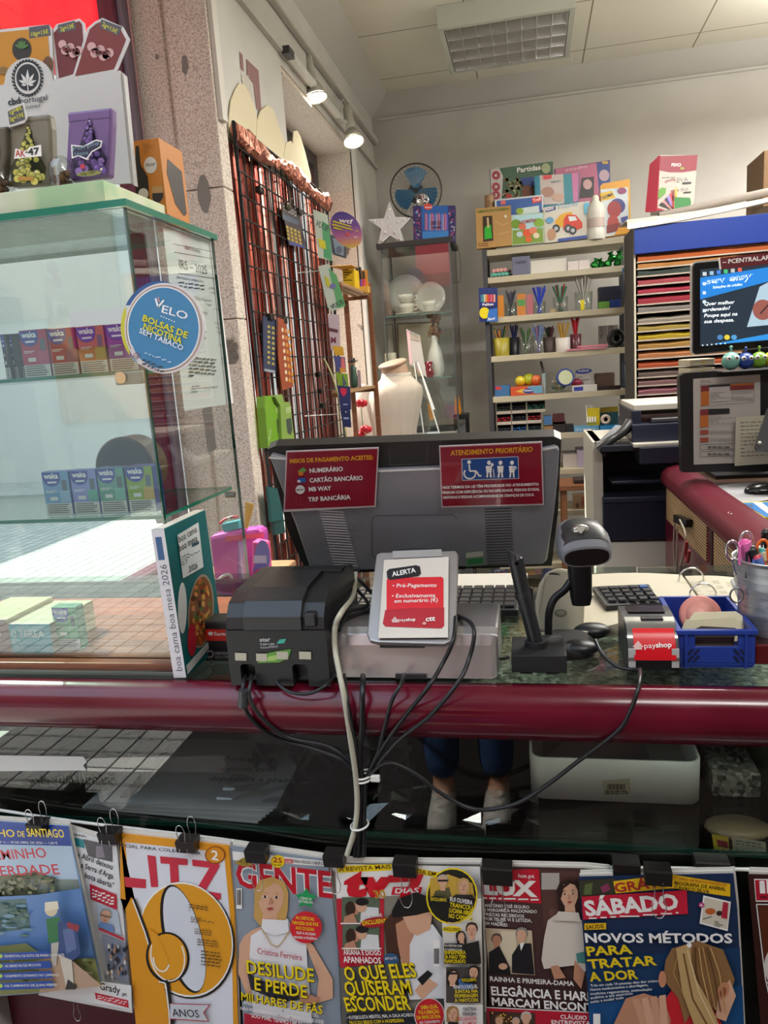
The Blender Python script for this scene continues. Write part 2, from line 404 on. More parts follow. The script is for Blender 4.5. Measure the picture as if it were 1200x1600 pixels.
# ------------------------------------------------------------------ the street: behind the photographer and beyond the left windows
struct('wall_opposite',MB().box(-12,9,-8.3,-8,-.35,9,M('#cfd3d2',.8)).box(-12,-5.6,-8.0,-7.9,2.4,9,M('#7a6148',.8)).box(-6.8,-2.0,-8.0,-7.94,.9,2.9,M('#c79a6c',.8)).box(-2,6,-8,-7.95,0,2.6,M('#b9b9b5',.8)))
bb=thing('shop_sign','magenta shop sign band across the street, mirrored in the case glass','sign',(-4.6,-7.9,2.2))
sm=MB().box(-6.4,-2.2,-7.94,-7.88,1.95,2.45,M('#8f2a68',.5));sm.build('board',bb)
def flat_text(mb,s,o,u,v,h,m,bold=.02):
    vs,fs,wd=glyphs(s,bold);o,u,v=Vector(o),Vector(u),Vector(v)
    mb.add([o+u*x*h+v*y*h for x,y in vs],fs,m)
sm=MB();flat_text(sm,'DS',(-3.6,-7.875,2.08),(-1,0,0),(0,0,1),.26,WHT);flat_text(sm,'CRÉDITO',(-4.3,-7.875,2.08),(-1,0,0),(0,0,1),.14,WHT);sm.build('lettering',bb)
aw=thing('awning','red fabric awning across the street, mirrored in the case glass','awning',(-2.5,-7,3.1))
MB().loft([[(-3.6,-7.9,3.9),(-3.6,-7.9,3.86),(-3.6,-6.3,3.06),(-3.6,-6.3,3.1)],[(1.6,-7.9,3.9),(1.6,-7.9,3.86),(1.6,-6.3,3.06),(1.6,-6.3,3.1)]],M('#c21f35',.7),smooth=False).build('canvas',aw)
MB().box(-3.6,1.6,-6.33,-6.27,2.86,3.06,M('#c21f35',.7)).build('valance',aw)
MB().cyl((-3.5,-7.9,3.1),(-3.5,-6.35,3.08),.03,STEEL).cyl((1.5,-7.9,3.1),(1.5,-6.35,3.08),.03,STEEL).build('arm',aw)
dr=MB().box(-3.6,-3.05,-7.96,-7.9,-.15,1.75,M('#23262a',.25)).box(-2.9,-2.35,-7.96,-7.9,-.15,1.75,M('#23262a',.25));struct('door_1',dr)
struct('wall_street',MB().box(-12,-11.7,-8,12,-.35,3.0,M('#8b8983',.85)).box(-12,-11.6,-8,12,3,8,M('#a9a9a5',.85)))
struct('wall_neighbour',MB().box(-12,4,11.6,12,-.35,8,M('#cfcbc2',.85)))
AWN=M('#d8283e',.7).copy();_t=AWN.node_tree;_a=_t.nodes.new('ShaderNodeBsdfTranslucent');_m=_t.nodes.new('ShaderNodeMixShader');_a.inputs[0].default_value=lin('ff3a55');_m.inputs[0].default_value=.6
_t.links.new(_t.nodes['Principled BSDF'].outputs[0],_m.inputs[1]);_t.links.new(_a.outputs[0],_m.inputs[2]);_t.links.new(_m.outputs[0],_t.nodes['Material Output'].inputs[0])
ra=thing('awning','red awning seen through the side window behind the display case','awning',(-2.2,3.2,2.6))
MB().loft([[(-1.3,1.2,3.6),(-1.3,1.2,3.57),(-2.2,1.2,2.91),(-2.2,1.2,2.94)],[(-1.3,4.2,3.6),(-1.3,4.2,3.57),(-2.2,4.2,2.91),(-2.2,4.2,2.94)]],AWN,smooth=False).build('canvas',ra)
MB().box(-2.215,-2.2,1.2,4.2,2.86,2.94,M('#d0283c',.7)).build('valance',ra)

# the part of the shop where the customer stands: open to the street on the left
FW=nodes_mat('brown_boards',_wood('3a2420','53342c'),.45)
struct('floor_front',MB().box(-1.5,2.8,-1.5,1.0,-.1499,-.147,M('#2b2725',.35)))
struct('wall_behind',MB().box(-.62,2.8,-1.62,-1.5,-.15,3.2,FW).box(-.66,-.58,-1.5,-1.42,-.15,3.2,M('#6a4a42',.5)))
struct('wall_right_front',MB().box(2.6,2.8,-1.5,.9,-.15,3.2,PLASTER))
struct('ceiling_front',MB().box(-.62,2.8,-1.62,.9,3.0,3.1,PLASTER))
# ------------------------------------------------------------------ ceiling luminaire
lt=thing('ceiling_light','square white ceiling light with a silver louvre grid, switched off','ceiling light',(-.06,4.2,2.92))
lx0,lx1,ly0,ly1=-.375,.255,3.90,4.49;HW=M('#b9bcb0',.5)
h=MB();h.box(lx0,lx1,ly0,ly0+.025,2.9,2.998,HW).box(lx0,lx1,ly1-.025,ly1,2.9,2.998,HW).box(lx0,lx0+.025,ly0+.0252,ly1-.0252,2.9,2.998,HW).box(lx1-.025,lx1,ly0+.0252,ly1-.0252,2.9,2.998,HW).box(lx0+.026,lx1-.026,ly0+.026,ly1-.026,2.98,2.996,M('#e5e5df',.4));h.build('housing',lt)
MIR=M('#e4e4e2',.2,1)
g=MB();nx,ny=8,4
for i in range(nx+1):
    x=lx0+.03+(lx1-lx0-.06)*i/nx;g.loft([[(x-.002,ly0+.03,2.902),(x+.002,ly0+.03,2.902),(x+.012,ly0+.03,2.955),(x-.012,ly0+.03,2.955)],[(x-.002,ly1-.03,2.902),(x+.002,ly1-.03,2.902),(x+.012,ly1-.03,2.955),(x-.012,ly1-.03,2.955)]],MIR,smooth=False)
for j in range(ny+1):
    y=ly0+.03+(ly1-ly0-.06)*j/ny;g.loft([[(lx0+.03,y-.002,2.902),(lx0+.03,y+.002,2.902),(lx0+.03,y+.012,2.955),(lx0+.03,y-.012,2.955)],[(lx1-.03,y-.002,2.902),(lx1-.03,y+.002,2.902),(lx1-.03,y+.012,2.955),(lx1-.03,y-.012,2.955)]],MIR,smooth=False)
g.build('louvre',lt)
tb=MB()
for i in range(4):tb.cyl((lx0+.04,ly0+.1+.13*i,2.972),(lx1-.04,ly0+.1+.13*i,2.972),.012,M('#e8e8e2',.3))
tb.build('tubes',lt)
MB().cyl((.262,4.46,2.9),(.262,4.46,2.86),.002,M('#c8c4b8')).build('pull_cord',lt)

# ------------------------------------------------------------------ track rail with two spotlights (lit)
ty0,ty1,tz,tx=3.14,4.26,2.605,XL+.03
MB().box(tx-.014,tx+.014,ty0,ty1,tz-.012,tz+.012,M('#d9d9d6',.35),.002).box(tx-.016,tx+.016,ty0-.02,ty0+.05,tz-.014,tz+.014,M('#3c3b3a',.4)).build('track_rail',label='white lighting track along the top of the left wall',cat='lighting track')
def spot(px,py,y,aim,lab,pw):
    c=P(px,py,'y',y);o=thing('track_spotlight',lab,'spotlight',c,'spotlights on the track')
    d=Vector(aim).normalized()
    X=Matrix.Translation(c)@d.to_track_quat('-Z','Y').to_matrix().to_4x4()
    SH=M('#bfbdb4',.35)
    s=MB();s.lathe([(.052,.006),(.055,.0),(.050,.0),(.047,.006),(.034,.052),(.026,.06),(.03,.064),(.05,.012)],SH,28,X,True,False)
    s.lathe([(.03,.062),(.024,.07),(.024,.08)],SH,24,X);s.build('shade',o)
    MB().lathe([(.022,.072),(.022,.088),(.024,.09),(.024,.19),(.02,.2),(.0001,.203)],M('#b3b1a8',.4),24,X).build('lamp_body',o)
    MB().lathe([(.0001,.010),(.047,.010)],M('#fff6e4',.5,0,0,14),28,X,False).build('bulb',o)
    top=X@Vector((0,0,.2));side=X@Vector((0,0,.1));a=Vector((tx,c.y+.0,tz))
    MB().tube([side,side*.5+a*.5+Vector((.0,0,.0)),a],.008,SH).tube([top,top+Vector((-.01,0,.02)),top*.5+a*.5+Vector((-.0,0,.06)),a],.0035,SH).box(a.x-.012,a.x+.012,a.y-.04,a.y+.04,tz-.014,tz+.016,SH).build('arm',o)
    ld=bpy.data.lights.new('spot_lamp','SPOT');ld.energy=pw;ld.spot_size=2.2;ld.spot_blend=.8;ld.color=(1,.9,.74);ld.shadow_soft_size=.05
    l=bpy.data.objects.new('spot_lamp',ld);COL.objects.link(l);l.parent=o;l.matrix_world=Matrix.Translation(c+d*.02)@d.to_track_quat('-Z','Y').to_matrix().to_4x4()
    l.location=d*.02;l.rotation_euler=d.to_track_quat('-Z','Y').to_euler()
spot(494,154,3.55,(.18,-.1,-1),'white track spotlight nearest the granite pier, lit',26)
spot(553,222,4.0,(.2,-.35,-1),'white track spotlight nearest the back wall, glowing',26)
# unseen hanging lamps, added to brighten the shop downwards and upwards
def fill_panel(x,y,w,d,e,lab):
    z=2.62;o=thing('fill_lamp',lab,'fill lamp',(x,y,z));t=.01
    MB().box(x-w/2,x+w/2,y-d/2,y+d/2,z+.02,z+.05,HW).build('housing',o);MB().cyl((x-w/3,y,z+.05),(x-w/3,y,ZC-.001),.004,HW,8).build('hanger',o);MB().cyl((x+w/3,y,z+.05),(x+w/3,y,ZC-.001),.004,HW,8).build('hanger',o)
    for up in (0,1):
        ld=bpy.data.lights.new('lamp','AREA');ld.shape='RECTANGLE';ld.size=w;ld.size_y=d;ld.energy=e*(.55 if up else 1);ld.color=(1,.97,.93)
        l=bpy.data.objects.new('lamp',ld);COL.objects.link(l);l.parent=o;l.location=(0,0,.055 if up else .015);l.rotation_euler=(math.pi*up,0,0)
fill_panel(1.0,2.6,1.2,.3,40,'long unseen fill light added over the middle of the shop')
fill_panel(1.9,4.0,1.2,.3,28,'long unseen fill light added over the right of the shop')
fill_panel(.9,.0,1.2,.3,18,'long unseen fill light added over the customer side')
# ================================================================== front counter and its glass show case
def loftx(mb,prof,x0,x1,m,smooth=True):
    return mb.loft([[(x0,y,z) for y,z in prof],[(x1,y,z) for y,z in prof]],m,True,smooth)
ct=thing('display_counter','long glass shop counter with a rounded burgundy front rail','counter',(0,1.3,0))
prof=[(1.055,.814),(1.03,.811),(1.008,.817),(.993,.833),(.986,.853),(.990,.872),(1.0,.886),(1.014,.8945),(1.022,.8958),(1.024,.884),(1.055,.883)]
loftx(MB(),prof,-1.5,1.4,BURG).build('rail',ct)
MB().box(-1.5,1.4,1.0245,1.64,.884,.8955,GLASS_G).build('glass_top',ct)
MB().box(-1.5,1.4,1.058,1.063,.27,.812,GLASS_DARK).build('front_pane',ct)
g=MB();g.box(-1.5,1.4,1.078,1.60,.604,.611,GLASS_G);g.box(-1.5,1.4,1.074,1.078,.6035,.6115,EDGE);g.build('glass_shelf',ct)
MB().box(-1.5,1.4,1.60,1.63,0,.884,nodes_mat('brown_panel',_wood('33201a','4a2c22'),.5)).build('back_panel',ct)
MB().box(-.12,1.4,1.2,1.6,.79,.80,TERRAZZO).box(-1.5,-.12,1.2,1.6,.79,.80,M('#2c2a29',.5)).build('inner_deck',ct)
MB().box(-1.5,1.4,1.066,1.60,0,.26,M('#1a1514',.6)).build('plinth',ct)
MB().box(-1.5,1.4,1.05,1.064,.0,.27,M('#4b0c1b',.4)).build('kick_board',ct)

# --- inside the show case
tr=thing('storage_tray','white plastic storage tray with a barcode sticker inside the counter','tray',(.11,1.3,.6125))
xa,xb,ya,yb_,za,zb=-.022,.252,1.19,1.42,.6125,.69
m=M('#e6e2da',.45)
t=MB()
def tray_ring(e,z):return [(x,y,z) for x,y in [((xa+xb)/2+px,(ya+yb_)/2+py) for px,py in rect2(xb-xa+e,yb_-ya+e,.02)]]
t.loft([tray_ring(-.004,za),tray_ring(0,za+.004),tray_ring(.002,zb),tray_ring(-.006,zb),tray_ring(-.010,za+.006)],m,True)
t.build('body',tr)
lb=MB();A=Art(lb,(0,ya-.0012,0),(0,-1,0));A.poly([(941,1220),(984,1216),(986,1240),(944,1243)],'#d9cfb4')
for i,x in enumerate(range(949,976,2)):A.rect(x,1225,x+(1.3 if i%3 else .7),1234,'#2a2824');A.k-=1
A.up();A.greek(946,1235,982,1241,2,'#3a362e',.5,5);lb.build('barcode_sticker',tr)
pp=MB();pp.box(.0,.19,1.21,1.40,.62,.623,M('#cbb9bd',.6));pp.box(.07,.16,1.22,1.3,.6232,.6236,M('#8d9aa8',.6));pp.build('paper_sheet',label='pinkish paper lying in the white plastic tray',cat='paper')
bk=thing('plastic_basket','black plastic basket with a zigzag cut pattern inside the counter','basket',(-.39,1.32,.6125))
b=MB();x0,x1,y0,y1,z0,z1=-.53,-.235,1.215,1.45,.6125,.765
b.box(x0,x1,y0,y1,z0,z0+.005,BLK).box(x0,x1,y1-.005,y1,z0,z1,BLK).box(x0,x0+.005,y0,y1,z0,z1,BLK).box(x1-.005,x1,y0,y1,z0,z1,BLK)
b.box(x0,x1,y0,y0+.005,z0+.075,z1,BLK).box(x0,x1,y0,y0+.005,z0,z0+.015,BLK);b.build('body',bk)
b=MB()
for i in range(10):
    xx=x0+.01+i*.0285
    X=T(xx+.012,y0+.0025,z0+.045)@R(35 if i%2 else-35,'Y');b.box(-.004,.004,-.0024,.0024,-.042,.042,BLK,0,X)
b.build('lattice',bk)
b=MB();b.box(x0-.006,x1+.006,y0-.006,y0,z1-.012,z1,BLK,.002);b.build('rim',bk)
ns=thing('newspaper_stack','stack of grey newspapers lying on the glass shelf in the counter','newspapers',(-.62,1.2,.6125))
n=MB()
for i in range(6):X=T(-.64+.004*i,1.2,.6125+i*.004)@R(-3+i,'Z');n.box(-.17,.17,-.11,.12,0,.0035,M('#a9adb0' if i%2 else '#b9bcbd',.7),0,X)
n.build('sheets',ns)
n=MB()
for i,s in enumerate(('Portugueses','seguros com','depósitos a prazo')):flat_text(n,s,(-.60,1.235-.035*i,.6373),(1,.03,0),(-.03,1,0),.016,M('#4a4c50'))
n.box(-.74,-.722,1.1,1.3,.6368,.6372,M('#2d2f33',.6));n.build('print',ns)
gb=MB();gb.box(.36,.62,1.2,1.45,.6125,.79,M('#39562a',.55),.003);gb.box(.365,.615,1.199,1.2,.70,.704,M('#24381a',.6)).box(.41,.47,1.198,1.2,.66,.69,M('#1f3016',.6))
gb.build('green_crate',label='dark green box at the right end inside the counter',cat='box')
gb=MB();gb.box(.275,.35,1.22,1.46,.6125,.655,TERRAZZO,.002).build('stone_sample',label='speckled grey slab beside the white tray inside the counter',cat='slab')
wr=thing('candy_packet','clear packet with a yellow label behind the glass at the right','packet',(.3,1.12,.6125))
w=MB();w.ball((.29,1.12,.622),(.05,.03,.012),M('#9a8a66',.4),14);w.build('contents',wr)
w=MB();A=Art(w,(0,1.089,0),(0,-1,0));A.poly([(1112,1303),(1138,1308),(1140,1338),(1116,1330)],'#c9b23a').poly([(1120,1312),(1137,1315),(1138,1326),(1122,1322)],'#8c2337').poly([(1143,1306),(1196,1316),(1198,1338),(1146,1334)],'#b3ab93');A.greek(1150,1312,1192,1330,4,'#6d6754',.5,2,6);w.build('label',wr)
FILM=glass('plastic_film','eef0ee',1.6,.08)
pf=MB();R_=random.Random(3);nx,ny=18,6;vs=[]
for j in range(ny+1):
    for i in range(nx+1):vs.append((-.56+.55*i/nx,1.095+.1*j/ny,.6135+.022*R_.random()+(.01 if 0<j<ny else 0)))
pf.add(vs,[(j*(nx+1)+i,j*(nx+1)+i+1,(j+1)*(nx+1)+i+1,(j+1)*(nx+1)+i) for j in range(ny) for i in range(nx)],FILM);pf.build('plastic_wrap',label='crumpled clear plastic wrap spread along the glass shelf in the counter',cat='plastic wrap')
tp=MB();A=Art(tp,(0,1.0578,0),(0,-1,0));A.poly([(-20,1180),(130,1182),(136,1190),(130,1196),(135,1204),(-20,1205)],'#d3d6d4');tp.build('paper_tape',label='torn strip of white tape stuck on the counter glass, left',cat='tape')
tp=MB();A=Art(tp,(0,1.0579,0),(0,-1,0));A.poly([(136,1185),(352,1180),(352,1207),(136,1205)],PLASTIC);tp.build('clear_tape',label='strip of clear tape on the counter glass beside the white strip',cat='tape')

# ------------------------------------------------------------------ magazines clipped along the front of the counter
MY=1.03
cord=MB();cord.tube([P(x,y,'y',MY+.012) for x,y in ((-120,1247),(0,1266),(120,1284),(350,1312),(520,1338),(760,1353),(980,1356),(1130,1358),(1330,1362))],.0028,WHT,8)
cord.build('cord',label='white cord strung along the counter front for the magazines',cat='cord')
def magazine(name,lab,quad,y,base,pages=.004,dz=0):
    c=P(*quad[0],'y',y);o=thing(name,lab,'magazine' if name=='magazine' else 'newspaper',c,None)
    q=[P(*p,'y',y) for p in quad];n=len(q);m=MB();pm=M('#d5d2ca',.7)
    for k in range(3):
        e=.0012*k;off=Vector((.0015*k,pages*(k+.15)/3+.0004,.004*k));b=off+Vector((0,pages/3.4,0))
        m.add([p+off for p in q]+[p+b for p in q],[list(range(n)),list(range(2*n-1,n-1,-1))]+[(i,n+i,n+(i+1)%n,(i+1)%n) for i in range(n)],pm if k else M(base,.35))
    m.build('pages',o)
    cv=MB();A=Art(cv,(0,y-.0003,0),(0,-1,0),.00018,.28);A.poly(quad,base);A.o=o;A.cv=cv
    return A
def done(A):A.cv.build('cover',A.o)
SK,SK2,SKD='#d9a98a','#c08a6c','#a8714f'
def face(A,cx,cy,r,hair,skin=SK,tilt=0,style='short',feat=True,shirt=None):
    c,s=math.cos(math.radians(tilt)),math.sin(math.radians(tilt))
    f=lambda x,y:(cx+r*(x*c-y*s),cy+r*(x*s+y*c))
    if style=='long':A.poly([f(-1.05,.2),f(-1.1,-.5),f(-.8,-1.15),f(0,-1.42),f(.8,-1.15),f(1.12,-.5),f(1.15,.6),f(1.0,1.7),f(.5,1.9),f(-.6,1.8),f(-1.05,1.3)],hair)
    else:A.poly([f(-1.02,.1),f(-1.05,-.6),f(-.7,-1.3),f(0,-1.5),f(.75,-1.3),f(1.06,-.6),f(1.02,.1)],hair)
    A.poly([f(-.42,.7),f(.42,.7),f(.5,1.7),f(-.5,1.7)],skin)
    A.poly([f(-.82,-.5),f(-.45,-.98),f(.1,-1.05),f(.6,-.85),f(.84,-.3),f(.8,.3),f(.5,.95),f(0,1.22),f(-.5,.95),f(-.8,.3)],skin)
    if style=='long':A.poly([f(-.9,-.1),f(-.75,-.8),f(.2,-1.2),f(.1,-.95),f(-.45,-.6),f(-.75,.3)],hair)
    if feat:
        for e in (-.38,.36):
            A.poly([f(e-.2,-.1),f(e,-.2),f(e+.2,-.1),f(e,-.02)],'#f0e8e0');A.ell(*f(e,-.1),r*.09,r*.1,'#3a2a22',n=8)
            A.poly([f(e-.24,-.34),f(e,-.42),f(e+.24,-.34),f(e,-.36)],hair)
        A.poly([f(-.02,-.1),f(.16,.36),f(-.14,.38)],SK2);A.poly([f(-.26,.66),f(0,.58),f(.26,.66),f(0,.78)],'#a8433f')
Y_,RD,WT,BK='#f2d616','#cf1626','#f1efea','#17171a'

# -- hiking magazine with the lake cover
A=magazine('magazine','hiking magazine with a blue masthead and a walker by a lake',[(-118,1275),(106,1291),(130,1400),(160,1541),(60,1552),(-70,1562)],1.012,'#8fb0d2')
A.poly([(-118,1275),(106,1291),(112,1322),(-112,1317)],'#25469e')
A.poly([(-112,1317),(112,1322),(122,1374),(-104,1374)],'#b9d2e6')
A.poly([(-104,1378),(20,1366),(60,1362),(92,1376),(90,1392),(50,1400),(0,1412),(-100,1420)],'#6f7458');A.poly([(40,1374),(121,1374),(126,1390),(60,1394)],'#8a978d')
R_=random.Random(5)
for i in range(60):A.ell(R_.uniform(-20,86),R_.uniform(1370,1398),R_.uniform(2,6),R_.uniform(2,4),R_.choice(['#5d6648','#7f8262','#8f8f72','#4d573e']),n=8)
A.poly([(-100,1406),(60,1398),(126,1388),(148,1500),(60,1500),(-90,1500)],'#5f86bb')
A.poly([(-95,1412),(40,1404),(48,1450),(-90,1470)],'#4f6f70')
for i in range(30):A.ell(R_.uniform(-20,44),R_.uniform(1412,1462),R_.uniform(4,10),R_.uniform(1,3),R_.choice(['#5d7f6d','#6d92a8','#3f5c52']),n=8)
A.poly([(-90,1488),(40,1474),(80,1500),(148,1497),(159,1540),(60,1551),(-70,1560)],'#8c8f5a')
for i in range(70):A.ell(R_.uniform(-10,150),R_.uniform(1492,1538),R_.uniform(2,7),R_.uniform(1,3),R_.choice(['#a89a6a','#6f7a42','#c2b38a','#7f6f4e']),n=8)
A.poly([(60,1500),(100,1490),(160,1541),(62,1551)],'#b79a80')
A.poly([(72,1436),(92,1432),(100,1470),(76,1474)],'#3d7a4c');A.ell(80,1421,10,11,'#d8c9a8');A.poly([(70,1410),(90,1408),(92,1420),(70,1424)],'#e6ddc4')
A.poly([(90,1440),(118,1444),(126,1490),(108,1506),(92,1490)],'#3f527f');A.poly([(98,1452),(114,1450),(120,1482),(104,1490)],'#6474a0');A.poly([(104,1440),(124,1446),(122,1456),(106,1450)],'#9a3f48')
A.poly([(80,1474),(92,1472),(88,1508),(80,1512)],'#b9b3a8');A.poly([(92,1492),(112,1500),(116,1544),(104,1545)],'#cfc7b8');A.poly([(106,1530),(120,1540),(118,1546),(102,1546)],'#3b3634')
A.text('CAMINHO',(-58,1307),(24,1308),12,Y_,.02);A.text('DE',(28,1307),(39,1308),9,Y_,.02);A.text('SANTIAGO',(43,1307),(101,1309),13,Y_,.02)
A.text('JORNAL — Nº 4 — 30 DE ABRIL DE 2026 — 1,60 €',(-30,1317),(90,1319),3.5,WT)
A.text('O CAMINHO',(-48,1346),(74,1340),16,'#c42639',.02);A.text('DA LIBERDADE',(-70,1371),(94,1366),16,'#c42639',.02)
for k,s in enumerate(('REVENTIVAL NA ROTA DE MARIA DA FONTE','AS BERETAS DE MOCHO','CASAMENTO SONHADO NO CAMINHO','OS CAMINHOS DE JUAN PIERRE')):
    y=1488+15.5*k;A.poly([(-80,y+5),(76+2*k,y-2),(79+2*k,y+9),(-80,y+16)],'#2a4f9e')
    A.poly([(-4,y+3),(2,y+3),(5,y+6),(2,y+9),(-4,y+9)],'#a8c94a');A.text(s,(8,y+8),(44+3*len(s)*.36+18*(k !=1),y+6),4,WT,.01)
done(A)
# -- local newspaper behind it
A=magazine('newspaper','white local newspaper half hidden behind the hiking magazine',[(100,1294),(182,1318),(207,1583),(60,1555)],1.022,'#dfe1e2',.003)
A.poly([(112,1308),(131,1312),(133,1326),(115,1321)],'#2b8f98');A.poly([(130,1311),(175,1321),(176,1347),(138,1338)],'#5c5a5e');A.poly([(150,1322),(160,1322),(164,1340),(150,1340)],'#8f8a92')
A.greek(114,1302,140,1306,1,'#333333',.4,1,5)
for k,s in enumerate(('e Abril deixou','a Serra d’Arga','boca aberta”')):A.text(s,(120+6*k,1339+16*k),(175+1*k,1359+14.6*k),8.5,'#222226',.015)
A.poly([(140,1381),(182,1398),(183,1422),(142,1405)],'#c0273a');A.greek(144,1388,178,1404,3,WT,.45,4,14)
A.poly([(150,1412),(184,1424),(190,1462),(154,1448)],'#b7c4d0');face(A,165,1432,9,'#9a9a98',SK,8);A.poly([(152,1447),(158,1440),(176,1446),(178,1458)],'#6f8fc0');A.line([(156,1429),(174,1434)],1,BK)
A.poly([(154,1449),(194,1466),(194,1470),(155,1453)],'#c0273a');A.poly([(158,1460),(195,1474),(202,1538),(174,1524)],'#8b93a0')
R_=random.Random(8)
for i in range(50):A.ell(R_.uniform(168,198),R_.uniform(1478,1528),2,4,R_.choice(['#3a3d46','#d9d5cc','#5b6c8d','#a7866c','#22252c']),n=6)
A.poly([(120,1528),(205,1540),(206,1578),(70,1553)],'#e2e3e4');A.text('Grady',(156,1546),(188,1553),11,BK,.03);A.text('.pt',(190,1555),(198,1557),6,BK,.02)
A.poly([(148,1551),(200,1563),(201,1575),(150,1561)],'#c0273a');A.greek(152,1555,198,1562,2,WT,.4,9,10);done(A)
# -- orange anniversary magazine
A=magazine('magazine','orange and white anniversary magazine with a giant swirling numeral',[(188,1303),(357,1322),(366,1420),(373,1640),(214,1620)],1.018,'#e29a1f',.006)
A.poly([(196,1316),(350,1332),(362,1460),(365,1640),(290,1640),(214,1560)],'#dfe2ea')
A.poly([(188,1303),(188,1404),(208,1408),(262,1640),(214,1620)],'#dd9520')
A.text('ESPECIAL PARA COLECIONAR',(176,1322),(314,1336),5,'#3a3430',.01)
A.poly([(194,1370),(228,1374),(228,1388),(196,1386)],'#cc3346');A.poly([(230,1336),(243,1338),(247,1386),(236,1386)],'#cc3346')
A.poly([(250,1338),(292,1342),(293,1352),(278,1351),(280,1386),(267,1385),(265,1350),(251,1349)],'#cc3346');A.poly([(300,1343),(342,1348),(343,1354),(321,1392),(345,1396),(345,1406),(304,1400),(304,1394),(327,1356),(301,1353)],'#cc3346')
A.ell(336,1336,16,14,'#d98d1c');A.ring(336,1336,15,13,1.4,'#8a3a24');A.text('2',(330,1343),(341,1345),15,WT,.04)
A.ell(292,1470,74,92,'#17130f',-14,40);A.ell(290,1468,73,91,WT,-14,40);A.ell(290,1468,71,88,'#e09b22',-14,40)
A.ell(286,1467,30,87,'#17130f',-14,40);A.ell(288,1467,27,84,'#d6dbe4',-14,40)
A.poly([(205,1402),(212,1408),(252,1520),(262,1570),(275,1640),(214,1620),(196,1420)],'#dd9520')
A.line([(209,1405),(228,1455),(248,1522)],5,'#17130f');A.line([(207,1406),(226,1456),(246,1524)],2,WT)
A.ell(262,1496,34,40,'#17130f',-10,30);A.ell(262,1495,30,36,'#e09b22',-10,30);A.ring(262,1495,26,38,2,WT,-10,30,-20,250)
A.poly([(232,1450),(246,1460),(264,1500),(258,1520),(249,1522),(240,1490)],'#e09b22');A.ring(252,1500,12,18,2.4,WT,-10,20,30,200)
A.line([(250,1534),(262,1534),(268,1580),(272,1640)],5,'#17130f');A.line([(248,1534),(258,1536),(264,1580),(267,1640)],2,WT)
A.greek(295,1412,326,1424,3,'#6a4a1e',.4,2,5);A.greek(298,1432,334,1442,3,'#6a4a1e',.4,3,5);A.greek(304,1450,330,1460,3,'#6a4a1e',.4,4,4);A.greek(308,1466,340,1478,3,'#6a4a1e',.4,5,4);A.greek(314,1484,346,1510,5,'#4a3a1e',.35,6,4)
A.poly([(266,1568),(328,1570),(318,1582),(326,1596),(266,1592)],'#c9cdd3');A.line([(266,1568),(328,1570),(318,1582),(326,1596),(266,1592)],1.4,'#b5303c');A.text('ANOS',(270,1588),(312,1590),12,'#2a2a2c',.01);done(A)
# -- celebrity weekly with the woman in white
A=magazine('magazine','celebrity weekly with a blonde woman in a white top on the cover',[(361,1322),(512,1344),(528,1480),(535,1640),(383,1640)],1.021,'#8e99a5',.005)
A.poly([(363,1330),(512,1346),(513,1354),(364,1344)],WT)
A.text('GENTE',(370,1386),(520,1404),41,WT,.09);A.text('GENTE',(370,1386),(520,1404),41,'#c4162a',.04)
A.poly([(366,1348),(384,1338),(394,1352),(380,1354)],'#b0953a');A.text('40',(372,1350),(388,1352),9,'#8f7a22',.02)
A.ell(434,1346,11,10,Y_);A.text('25',(427,1347),(441,1349),8,'#b01a28',.04);A.text('de abril',(428,1352),(440,1353),2.6,'#333333')
A.rect(444,1342,457,1348,RD,1);A.text('GUIA',(445,1347.4),(456,1348.2),4,WT,.02);A.text('PARA REDESCOBRIR O',(459,1348),(506,1352),5,BK,.01)
A.rect(369,1388,378,1420,WT);[A.rect(370+1.7*i,1390,371+1.7*i,1414,BK) for i in range(4)]
A.poly([(396,1452),(414,1446),(460,1446),(490,1478),(520,1530),(520,1560),(494,1568),(498,1530),(478,1476),(395,1500),(392,1540),(400,1556),(386,1556),(372,1520),(374,1476),(382,1462)],SK)
A.poly([(411,1434),(450,1436),(456,1452),(478,1462),(480,1505),(488,1600),(396,1590),(390,1490),(392,1462),(408,1452)],'#e9e8ea')
face(A,423,1404,24,'#c99f5a',SK,3,'long');A.poly([(410,1436),(449,1438),(452,1456),(430,1462),(408,1454)],'#e9e8ea');A.line([(408,1450),(424,1476),(434,1480),(444,1468),(452,1454)],1.6,'#b99a5a')
A.poly([(386,1518),(402,1530),(470,1548),(480,1560),(440,1566),(392,1546)],'#2a2a30');A.poly([(466,1548),(500,1560),(492,1572),(470,1568)],SK2)
pts=[]
for i in range(10):
    a=math.radians(-90+36*i+4);r=17 if i%2==0 else 9.5;pts.append((478+r*math.cos(a),1404+r*math.sin(a)))
A.poly(pts,'#1f9a55');A.text('CINCO',(469,1405),(487,1407),4,WT,.02);A.text('ESTRELAS',(467,1410),(489,1412),3.6,WT,.02)
A.ell(478,1449,25,25,'#d32430')
for k,s in enumerate(('AS CRÍTICAS','FEROZES QUE FAZ','AOS COLEGAS')):A.text(s,(462-(k==1)*5,1436+8*k),(491+(k==1)*7,1439+8*k),5,Y_,.03)
for k,s in enumerate(('QUE A ACUSAM','MANIAS A POLÉMICA')):A.text(s,(463-3*k,1459+7*k),(493+3*k,1462+7*k),4,WT,.03)
A.text('Cristina Ferreira',(402,1490),(472,1501),9,'#b01c34',.015)
for s,p,q,h in (('DESILUDE',(386,1521),(491,1535),21),('E PERDE',(398,1547),(480,1560),20),('MILHARES DE FÃS',(377,1563),(504,1585),13)):
    A.text(s,(p[0]+1,p[1]+1),(q[0]+1,q[1]+1),h,'#2a2410',.09);A.text(s,p,q,h,Y_,.03)
